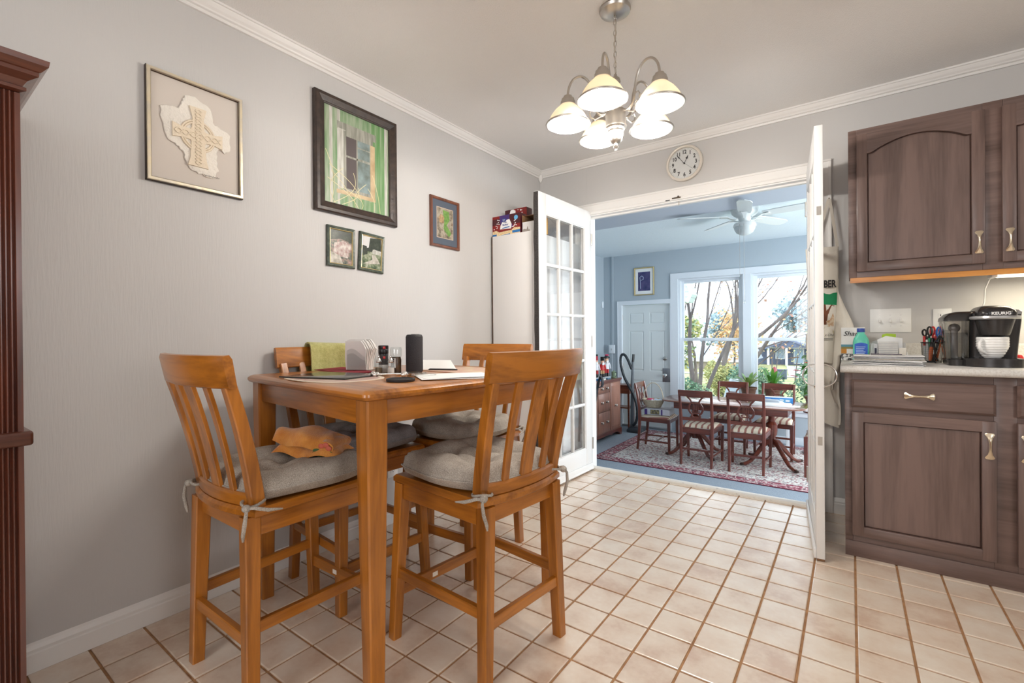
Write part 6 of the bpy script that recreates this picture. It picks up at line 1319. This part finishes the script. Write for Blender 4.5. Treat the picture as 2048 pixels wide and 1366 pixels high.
wt = thing('side_table', 'small reddish wooden stand behind the sideboard', 'table', (-3.03, 7.24, SF)); MB().box(-.20, .16, -.12, .12, .58, .70, .004).obj('drawer_case', wood('red_stand_wood', C(96, 48, 34), C(140, 78, 54), 'x', 9), wt); MB().box(-.22, .18, -.14, .14, .70, .72, .004).obj('top', bpy.data.materials['red_stand_wood'], wt)
for (x, y) in ((-.18, -.1), (.14, -.1), (-.18, .1), (.14, .1)): MB().bar((x, y, .58), (x, y, 0), .03, .03, .022, .022).obj('leg', bpy.data.materials['red_stand_wood'], wt)
MB().box(-.19, .15, -.11, .11, .34, .36).obj('shelf', bpy.data.materials['red_stand_wood'], wt)
# wall things in the sun room
fp = thing('framed_picture', 'gilt framed dark blue picture above the six panel door', 'picture', (-2.733, YF, 1.930)); frame_mb(.335, .455, [(0, 0), (0, .018), (.008, .022), (.018, .018), (.020, .008)]).obj('frame', M['goldlip'], fp, smooth=False); MB().box(-.15, .15, -.008, -.003, -.21, .21).obj('mat_board', M['paper'], fp)
NB = mat('print_navy', C(44, 48, 96), .4, noise=(10, C(84, 78, 120))); face(fp, 'print', [(NB, R4(-.102, .102, -.155, .155))], -.0082); MB().tube([(-.06, -.0095, -.12), (-.065, -.0095, 0), (-.07, -.0095, .07), (-.04, -.0095, .09), (-.01, -.0095, .07), (-.015, -.0095, .03), (-.05, -.0095, .02)], .004, 6).obj('figure_print', mat('print_pale_line', C(180, 190, 214), .5), fp); MB().box(-.03, .03, -.024, -.012, .218, .230, .003).obj('frame_crest', M['goldlip'], fp)
wb_ = thing('alarm_box', 'white wall box on the cable cover beside the door', 'box', (-3.292, YF-.018, .816)); MB().box(-.052, .052, -.035, 0, -.072, .072, .006).obj('case', M['suntrim'], wb_); MB().box(-.004, .004, -.037, -.034, -.02, .01).obj('indicator', M['nickel'], wb_); MB().tube([(.0, -.012, -.07), (.002, -.012, -.4), (.0, -.012, -.50)], .003, 5).obj('cable', M['suntrim'], wb_)
mo_ = thing('motion_sensor', 'small white sensor high in the sun room corner', 'sensor', (SXL, 7.36, 1.575)); MB().box(0, .03, -.03, .03, -.055, .055, .010, seg=3).obj('case', M['suntrim'], mo_)
sc2 = thing('wall_sconce', 'scrolled iron hook on the sun room left wall', 'hook', (SXL, 6.88, 1.70)); MB().tube([(.005, 0, .12), (.03, 0, .08), (.05, 0, 0), (.03, 0, -.06), (.005, 0, -.03), (.03, 0, .02)], .008, 6).obj('scroll', M['blackmat'], sc2)
wd = thing('wall_panel', 'pale narrow window edge on the sun room left wall', 'panel', (SXL, 6.80, 1.62)); MB().box(0, .02, -.12, .0, -.45, .45, .003).obj('board', M['suntrim'], wd)
# ceiling fan
fn = thing('ceiling_fan', 'white five blade ceiling fan in the sun room', 'fan', (-.900, 5.42, SC)); FW_ = mat('fan_white_enamel', C(226, 230, 228), .35)
MB().lathe([(.001, 0), (.13, 0), (.135, -.02), (.125, -.06), (.10, -.085), (.07, -.10), (.055, -.13), (.05, -.16), (.001, -.16)], 32).obj('motor', FW_, fn); MB().lathe([(.05, -.155), (.10, -.165), (.11, -.185), (.11, -.205), (.001, -.205)], 32).obj('light_kit', FW_, fn); MB().lathe([(.102, -.205), (.098, -.23), (.08, -.262), (.045, -.285), (.001, -.292)], 32).obj('glass_bowl', mat('frosted_bowl', C(206, 212, 210), .3), fn)
for k in range(5):
    a = math.radians(-80.6+72*k); ir = MB().strip([(.06, 0, -.10), (.09, 0, -.125), (.13, 0, -.120), (.17, 0, -.100), (.24, 0, -.098)], [.03, .025, .03, .04, .07], .006, side=(0, 1, 0)).xf(RZ(a)).obj('blade_iron', FW_, fn)
    out = [(.18, -.055), (.30, -.066), (.60, -.070), (.66, -.050), (.68, 0), (.66, .050), (.60, .070), (.30, .066), (.18, .055)]
    MB().prism(out, -.004, .004, 'z').xf(RZ(a) @ T(0, 0, -.092) @ RX(math.radians(-11))).obj('blade', FW_, fn, smooth=False)
for (x, z0) in ((.012, -.98), (-.028, -.72)): pc = MB().tube([(x, -.115, -.19), (x, -.115, z0)], .0018, 5).obj('pull_chain', M['nickel'], fn); MB().lathe([(.001, 0), (.008, .006), (.010, .02), (.006, .04), (.001, .044)], 10, (x, -.115, z0-.04)).obj('pull_bob', M['clear'], pc)
# plants
LEAF = mat('glossy_green_leaf', C(70, 136, 46), .35, noise=(9, C(116, 176, 70))); LEAF2 = mat('striped_bromeliad_leaf', C(96, 150, 70), .4, noise=(9, C(176, 196, 110)))
def leafpts(mb, base, az, L, w, up, droop, m=0):
    b_ = Vector(base); d = Vector((math.cos(az), math.sin(az), 0)); s_ = Vector((-d.y, d.x, 0)); n = 7; prev = None
    for k in range(n+1):
        t = k/n; p = b_+d*(L*t*math.cos(up))+Vector((0, 0, L*(math.sin(up)*t-droop*t*t))); ww = w*math.sin(PI*min(1, .12+.88*t))**.8*.5 if t < 1 else 0
        a, c_, q = p+s_*ww+Vector((0, 0, ww*.35)), p, p-s_*ww+Vector((0, 0, ww*.35))
        va = [mb.bm.verts.new(x) for x in (a, c_, q)]
        if prev:
            for i in (0, 1): mb.bm.faces.new((prev[i], prev[i+1], va[i+1], va[i])).material_index = m
        prev = va
POT = mat('clay_pot', C(120, 84, 66), .7)
def potted(name, label, loc, leaves, lm, stand=None, pr=.10, ph=.16):
    o = thing(name, label, 'plant', loc); MB().lathe([(.001, 0), (pr*.7, 0), (pr, ph), (pr*1.06, ph), (pr*1.06, ph-.025), (pr*.98, ph-.03)], 20).lathe([(.001, ph-.02), (pr*.95, ph-.02)], 20, cap=False).obj('pot', POT, o)
    for (az, L, w_, up, dr, z) in leaves: mb = MB(); leafpts(mb, (0, 0, ph+z), az, L, w_, up, dr); mb.obj('leaf', lm, o, angle=80)
    return o
rnd = random.Random(21)
stnd = thing('plant_stand', 'low white plant stand under the window sill', 'stand', (-1.03, 7.14, SF+.0095)); MB().box(-.38, .38, -.14, .14, .60, .63, .004).obj('shelf', M['suntrim'], stnd)
for (x, y) in ((-.35, -.11), (.35, -.11), (-.35, .11), (.35, .11)): MB().bar((x, y, .60), (x, y, 0), .03, .03).obj('leg', M['suntrim'], stnd)
potted('bromeliad', 'striped bromeliad at the left of the plant stand', (-1.15, 7.14, SF+.631), [(rnd.uniform(0, 6.28), rnd.uniform(.26, .40), .05, rnd.uniform(.7, 1.25), rnd.uniform(.2, .55), 0) for _ in range(16)], LEAF2)
b2 = potted('bromeliad', 'bromeliad with a pink flower beside the window mullion', (-.86, 7.14, SF+.631), [(rnd.uniform(0, 6.28), rnd.uniform(.30, .46), .05, rnd.uniform(.7, 1.3), rnd.uniform(.15, .5), 0) for _ in range(16)], LEAF)
MB().lathe([(.001, 0), (.02, .03), (.035, .09), (.02, .14), (.001, .16)], 8, (.03, -.02, .30)).obj('flower', mat('pink_bract', C(226, 120, 130), .5), b2)
st2 = thing('plant_stand', 'tall dark plant stand at the right window', 'stand', (-.36, 6.98, SF+.0095)); MB().lathe([(.15, .0), (.15, .02), (.03, .05), (.025, .48), (.03, .50), (.14, .52), (.14, .54), (.001, .54)], 20).obj('column', M['mahog_z'], st2)
an = potted('anthurium', 'big leaved plant with red flowers at the right door edge', (-.36, 6.98, SF+.5505), [(rnd.uniform(0, 6.28), rnd.uniform(.16, .26), .13, rnd.uniform(-.9, .5), rnd.uniform(.1, .4), rnd.uniform(.05, .5)) for _ in range(30)], LEAF, pr=.12, ph=.18)
sp_ = MB()
for k in range(9): a = k*.7; sp_.tube([(0, 0, .17), (.04*math.cos(a), .04*math.sin(a), .35), (.10*math.cos(a), .10*math.sin(a), .42+.03*(k % 3))], .004, 5)
sp_.obj('stem', LEAF, an)
for (x, y, z) in ((-.16, -.06, .50), (-.03, -.10, .60), (-.20, .02, .42)): mb = MB(); leafpts(mb, (x, y, z), 3.6, .09, .07, .2, .1); mb.obj('red_flower', mat('red_spathe', C(210, 44, 38), .35) if 'red_spathe' not in bpy.data.materials else bpy.data.materials['red_spathe'], an)
for (x, y, z) in ((-.22, -.05, .66), (-.17, -.05, .67)): mb = MB(); leafpts(mb, (x, y, z), 3.3, .08, .06, .1, .2); mb.obj('brown_leaf', mat('withered_leaf', C(150, 104, 34), .5) if 'withered_leaf' not in bpy.data.materials else bpy.data.materials['withered_leaf'], an)
# ================================================================== OUTDOORS (seen through the sun room windows)
def ground_z(y): return -.95-2.4*max(0, min(1, (y-15)/42))
gr = MB().surf(lambda u, v: (-60+100*u, 7.7+110*v, ground_z(7.7+110*v)), 10, 60).obj('lawn', mat('autumn_lawn', C(140, 156, 104), .95, noise=(.5, C(184, 180, 136))))
tag(gr, 'sloping autumn lawn outside the windows', 'lawn', None, 'structure')
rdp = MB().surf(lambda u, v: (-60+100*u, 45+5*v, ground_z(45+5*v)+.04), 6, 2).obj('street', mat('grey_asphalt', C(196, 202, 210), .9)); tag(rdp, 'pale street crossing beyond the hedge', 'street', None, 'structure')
drv = MB().surf(lambda u, v: (-4.6+4.4*u-.06*v*40, 50+22*v, ground_z(50+22*v)+.05), 2, 8).obj('driveway', bpy.data.materials['grey_asphalt']); tag(drv, 'pale driveway leading to the dark house', 'driveway', None, 'structure')
BARK = mat('grey_brown_bark', C(128, 120, 122), .9, noise=(6, C(96, 88, 88)), bump=(14, .8), mscale=(1, 1, .3))
LEAVES = [mat('orange_leaf', C(214, 172, 132), .8), mat('rust_leaf', C(184, 140, 126), .8), mat('yellow_green_leaf', C(198, 198, 136), .8), mat('green_leaf', C(136, 160, 126), .8)]  # leaf colours paled to carry the haze of window glare
def tree(name, label, x, y, z0, starts, seed, leafn, lmats, spread=.5, depth=4, leafsize=.045, leafspread=.12, leaflevel=2):
    """starts: (base offset, direction, length, radius) of each trunk"""
    rnd = random.Random(seed); o = thing(name, label, 'tree', (x, y, z0)); wood_ = MB(); tips = []
    def branch(p, d, L, r, k):
        n = 5; pts = [p]; rr = [r]; q = p.copy(); dd = d.copy()
        for i in range(n):
            dd = (dd+Vector((rnd.uniform(-.10, .10), rnd.uniform(-.10, .10), rnd.uniform(-.02, .08)))).normalized(); q = q+dd*(L/n); pts.append(q.copy()); rr.append(r*(1-.4*(i+1)/n))
        wood_.tube(pts, rr, 7 if r > .03 else 4, cap=False)
        if k <= leaflevel: tips.extend(pts[1:])
        if k == 0: return
        for i in range(3 if k > 1 else 2):
            s = pts[-1] if i == 0 else rnd.choice(pts[2:])
            a = rnd.uniform(0, 6.28); sp = rnd.uniform(spread*.5, spread*1.3)*(.5 if i == 0 else 1); t = dd.orthogonal().normalized(); t = Matrix.Rotation(a, 3, dd) @ t
            branch(s.copy(), (dd+t*sp).normalized(), L*rnd.uniform(.55, .8), max(.004, rr[-1]*(.95 if i == 0 else rnd.uniform(.4, .7))), k-1)
    for (p, d, L, r) in starts: branch(Vector(p), Vector(d).normalized(), L, r, depth)
    wood_.obj('trunk', BARK, o, angle=70)
    lf = MB()
    for _ in range(leafn):
        c_ = rnd.choice(tips)+Vector((rnd.gauss(0, leafspread), rnd.gauss(0, leafspread), rnd.gauss(0, leafspread))); a, b_ = rnd.uniform(0, 6.28), rnd.uniform(-1, 1); s = leafsize*rnd.uniform(.6, 1.4)
        u_ = Vector((math.cos(a), math.sin(a), b_)).normalized()*s; v_ = u_.orthogonal().normalized()*s*.7
        lf.bm.faces.new([lf.bm.verts.new(q) for q in (c_-u_, c_-v_, c_+u_, c_+v_)]).material_index = rnd.randrange(len(lmats))
    if leafn: l = lf.obj('leaves', lmats, o, smooth=False); l['kind'] = 'stuff'
    else: lf.bm.free()
    return o
g13 = ground_z(13)
tree('maple_tree', 'many trunked tree with rusty leaves behind the left window', -3.5, 13.0, g13, [((-.10, 0, 0), (-.03, 0, 1), 2.3, .075), ((.05, .1, 0), (.02, .05, 1), 2.4, .075), ((.14, -.05, 0), (.12, 0, 1), 2.3, .065), ((.22, .1, 0), (.26, .05, 1), 2.2, .06)], 4, 620, LEAVES[:2]+LEAVES[:1], .5, 4)
tree('maple_tree', 'dark leaning tree right behind the many trunked one', -3.75, 16.5, ground_z(16.5), [((.2, 0, 0), (.10, 0, 1), 2.2, .10), ((.55, 0, 0), (.62, 0, 1), 2.4, .08)], 15, 300, [LEAVES[1], LEAVES[0]], .55, 4)
tree('bare_tree', 'bare tree whose limb crosses the right window', -2.55, 14.6, ground_z(14.6), [((0, 0, 0), (.02, 0, 1), 2.0, .10), ((.05, 0, 1.65), (.85, .1, .62), 1.7, .055), ((.05, 0, 1.5), (.9, .1, .18), 1.7, .03)], 33, 70, [LEAVES[1], LEAVES[2]], .42, 3, .03)
tree('bare_tree', 'thin bare sapling in front of the dark house', -4.1, 34.0, ground_z(34), [((0, 0, 0), (-.05, 0, 1), 1.3, .05), ((.1, 0, 0), (.12, 0, 1), 1.2, .04)], 41, 30, [LEAVES[2]], .5, 3, .05)
tree('bare_tree', 'thin bare sapling right of the utility box', -3.0, 36.0, ground_z(36), [((0, 0, 0), (-.04, 0, 1), 1.5, .05), ((.4, 0, 0), (.2, 0, 1), 1.4, .05), ((.7, 0, 0), (.1, 0, 1), 1.3, .04)], 52, 60, [LEAVES[2]], .5, 3, .06)
tree('green_tree', 'small yellow green tree behind the rusty tree', -6.2, 24, ground_z(24), [((0, 0, 0), (0, 0, 1), 1.5, .09)], 61, 1100, [LEAVES[2], LEAVES[3]], .8, 4, .09)
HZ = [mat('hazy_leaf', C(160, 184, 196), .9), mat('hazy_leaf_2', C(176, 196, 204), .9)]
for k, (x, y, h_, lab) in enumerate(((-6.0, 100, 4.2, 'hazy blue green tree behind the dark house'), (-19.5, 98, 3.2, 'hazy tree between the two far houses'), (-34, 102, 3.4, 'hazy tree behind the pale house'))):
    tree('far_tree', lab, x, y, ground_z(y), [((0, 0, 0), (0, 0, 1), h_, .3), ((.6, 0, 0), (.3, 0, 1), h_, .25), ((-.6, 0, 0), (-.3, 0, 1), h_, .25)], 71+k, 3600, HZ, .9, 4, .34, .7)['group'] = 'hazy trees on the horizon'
tree('orange_tree', 'small orange leaved tree in front of the pale house', -4.25, 22.5, ground_z(22.5), [((0, 0, 0), (.05, 0, 1), 1.5, .06), ((.1, 0, 0), (.25, 0, 1), 1.4, .05)], 81, 1500, [LEAVES[0], mat('amber_leaf', C(216, 194, 146), .8)], .7, 3, .07, .2)
def bush(label, x, y, rx, ry, h, seed, lm, n=2200, ls=.05):
    rnd = random.Random(seed); o = thing('hedge_bush', label, 'bush', (x, y, ground_z(y)), group='bushes outside the windows'); mb = MB()
    blobs = [(rnd.uniform(-.6, .6)*rx, rnd.uniform(-.5, .5)*ry, rnd.uniform(.35, .75)*h, rnd.uniform(.35, .55)) for _ in range(9)]
    for _ in range(n):
        bx_, by_, bz_, s = rnd.choice(blobs); a = rnd.uniform(0, 6.28); c_ = rnd.uniform(-1, 1); q = math.sqrt(1-c_*c_); r = rnd.uniform(.75, 1.05)
        p = Vector((bx_+rx*s*q*math.cos(a)*r, by_+ry*s*q*math.sin(a)*r, max(.02, bz_+h*.5*s*c_*r*1.2)))
        a, b_ = rnd.uniform(0, 6.28), rnd.uniform(-1, 1); u_ = Vector((math.cos(a), math.sin(a), b_)).normalized()*ls*rnd.uniform(.6, 1.4); v_ = u_.orthogonal().normalized()*ls*.6
        mb.bm.faces.new([mb.bm.verts.new(w_) for w_ in (p-u_, p-v_, p+u_, p+v_)]).material_index = rnd.randrange(len(lm))
    l = mb.obj('foliage', lm, o, smooth=False); l['kind'] = 'stuff'
    st = MB()
    for (bx_, by_, bz_, s) in blobs: st.tube([(bx_*.3, by_*.3, 0), (bx_, by_, bz_)], [.02, .008], 5)
    st.obj('stem', BARK, o)
EV = [mat('evergreen_leaf', C(86, 122, 98), .7), mat('evergreen_leaf_2', C(112, 146, 118), .7)]; YE = [mat('yellow_shrub_leaf', C(206, 202, 140), .8), mat('yellow_shrub_leaf_2', C(172, 180, 126), .8)]
bush('rounded evergreen bush under the right window', -1.72, 11.4, .72, .6, 1.30, 3, EV, 4200, .035); bush('evergreen bush at the right end of the hedge', -.32, 11.6, .72, .6, 1.42, 5, EV, 4200, .035); bush('low evergreen bush in front of the leaning trunk', -2.72, 10.9, .45, .45, 1.05, 8, EV, 2600, .03); bush('yellow shrub beside the leaning trunk', -3.0, 14.6, .55, .4, 1.32, 9, YE, 2200, .04); bush('low evergreen bush at the left window edge', -3.5, 11.3, .42, .4, .95, 18, EV, 1800, .03)
# far houses
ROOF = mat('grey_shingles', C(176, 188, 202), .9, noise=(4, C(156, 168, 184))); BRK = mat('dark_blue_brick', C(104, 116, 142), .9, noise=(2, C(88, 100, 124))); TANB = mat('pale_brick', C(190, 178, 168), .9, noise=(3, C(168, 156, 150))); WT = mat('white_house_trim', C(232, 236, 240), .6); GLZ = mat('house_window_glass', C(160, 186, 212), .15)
def house(label, x, y, z0, w, d, h, rh, wallm, wins, gable=None, posts=()):
    o = thing('house', label, 'house', (x, y, z0), group='far houses')
    MB().box(-w/2, w/2, 0, d, 0, h).obj('wall', wallm, o)
    MB().prism([(-.7, h-.05), (d/2, h+rh), (d+.7, h-.05)], -w/2-.5, w/2+.5, 'x').obj('roof', ROOF, o, smooth=False); MB().box(-w/2-.5, w/2+.5, -.74, -.66, h-.22, h-.02).obj('gutter', WT, o)
    for (a, b_, c_, e) in wins:
        f = MB().box(a-.12, b_+.12, -.06, .0, c_-.12, e+.12).obj('window', WT, o); MB().box(a, b_, -.075, -.055, c_, e).box((a+b_)/2-.05, (a+b_)/2+.05, -.08, -.07, c_, e).obj('pane', GLZ, f)
    if gable:
        a, b_ = gable; MB().prism([(a, h-.05), ((a+b_)/2, h+.9), (b_, h-.05)], -2.0, .6, 'y').obj('porch_gable', wallm, o, smooth=False)
        MB().prism([(a-.3, h-.12), ((a+b_)/2, h+1.12), (b_+.3, h-.12), (b_+.2, h-.3), ((a+b_)/2, h+.9), (a-.2, h-.3)], -2.1, .7, 'y').obj('porch_roof', mat('porch_dark_trim', C(120, 132, 156), .9), o, smooth=False)  # porch roof in a darker grey blue
    for p in posts: MB().box(p-.14, p+.14, -1.9, -1.62, 0, h-.1).obj('porch_post', WT, o)
    return o
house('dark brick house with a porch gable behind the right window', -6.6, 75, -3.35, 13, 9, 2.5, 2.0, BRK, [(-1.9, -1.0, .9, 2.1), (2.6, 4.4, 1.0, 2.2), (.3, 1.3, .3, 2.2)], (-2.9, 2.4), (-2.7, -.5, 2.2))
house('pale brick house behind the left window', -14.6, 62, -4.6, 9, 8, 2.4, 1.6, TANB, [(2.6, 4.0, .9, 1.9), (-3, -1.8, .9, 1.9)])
# own house's side wing with siding gable at the upper left of the window
wg = thing('house_wing', 'pale sided gable end poking into the top of the left window', 'house', (-4.98, 10.6, 0)); MB().prism([(-1.5, 1.78), (2.03, 1.78), (2.12, 1.95), (2.03, 2.24), (1.2, 3.0), (-1.5, 3.0)], 0, .6, 'y').obj('gable_siding', stripemat('wing_siding', C(196, 212, 216), C(160, 178, 184), 'Z', 9, .88, .7), wg, smooth=False)
MB().strip([(1.2, -.03, 3.02), (2.06, -.03, 2.27), (2.15, -.03, 1.95), (2.06, -.03, 1.76)], .05, .06, side=(0, 1, 0)).obj('rake_board', WT, wg); MB().box(-1.5, .9, .05, .6, ground_z(10.6), 1.8).obj('wall', bpy.data.materials['wing_siding'], wg, smooth=False)
MB().bar((1.62, .1, 1.78), (1.35, .1, 1.45), .05, .05).obj('eave_bracket', WT, wg)
# patio, patio chair and utility box
PZ = -.62
dk = MB().box(-3.4, 2.0, 7.62, 9.3, PZ-.5, PZ).obj('patio_slab', mat('patio_concrete', C(186, 190, 194), .9)); tag(dk, 'concrete patio outside the windows', 'patio', None, 'structure')
pc = thing('patio_chair', 'pale moulded patio chair back outside the left window', 'chair', (-1.62, 8.5, PZ)); PCM = mat('pale_resin', C(176, 188, 196), .5)
def pback(u, v, o_): 
    w_ = .22*(1-.72*v**1.6); return (-w_+2*w_*u+.02-.05*v, .20+.06*v+.05*(2*u-1)**2+o_, .40+.50*v)
MB().surf(lambda u, v: pback(u, v, 0), 14, 10, thick=lambda u, v: pback(u, v, .02)).obj('backrest', PCM, pc, angle=80); MB().box(-.24, .24, -.26, .24, .38, .42, .01).obj('seat', PCM, pc)
for (x, y) in ((-.21, -.22), (.21, -.22), (-.21, .2), (.21, .2)): MB().bar((x, y, .38), (x*1.1, y*1.1, 0), .05, .05, .035, .035).obj('leg', PCM, pc)
sn = thing('utility_box', 'dark utility box in the yard before the dark house', 'box', (-4.3, 40.0, ground_z(40))); MB().box(-.42, .42, -.3, .3, 0, .68, .02).box(-.45, .45, -.33, .33, .68, .74, .01).obj('cabinet', mat('dark_utility_paint', C(84, 96, 116), .6), sn)
pw = thing('power_line', 'power lines crossing the sky behind the right window', 'wire', (0, 30, 0)); MB().tube([(-14, 0, 5.9), (-7, 0, 5.6), (0, 0, 6.1), (8, 0, 7.4)], .016, 4).tube([(-14, .5, 4.4), (-7, .5, 4.2), (0, .5, 4.6), (8, .5, 5.6)], .016, 4).tube([(-14, .5, 3.6), (-7, .5, 3.5), (0, .5, 3.8), (8, .5, 4.6)], .014, 4).obj('cable', M['blackmat'], pw)
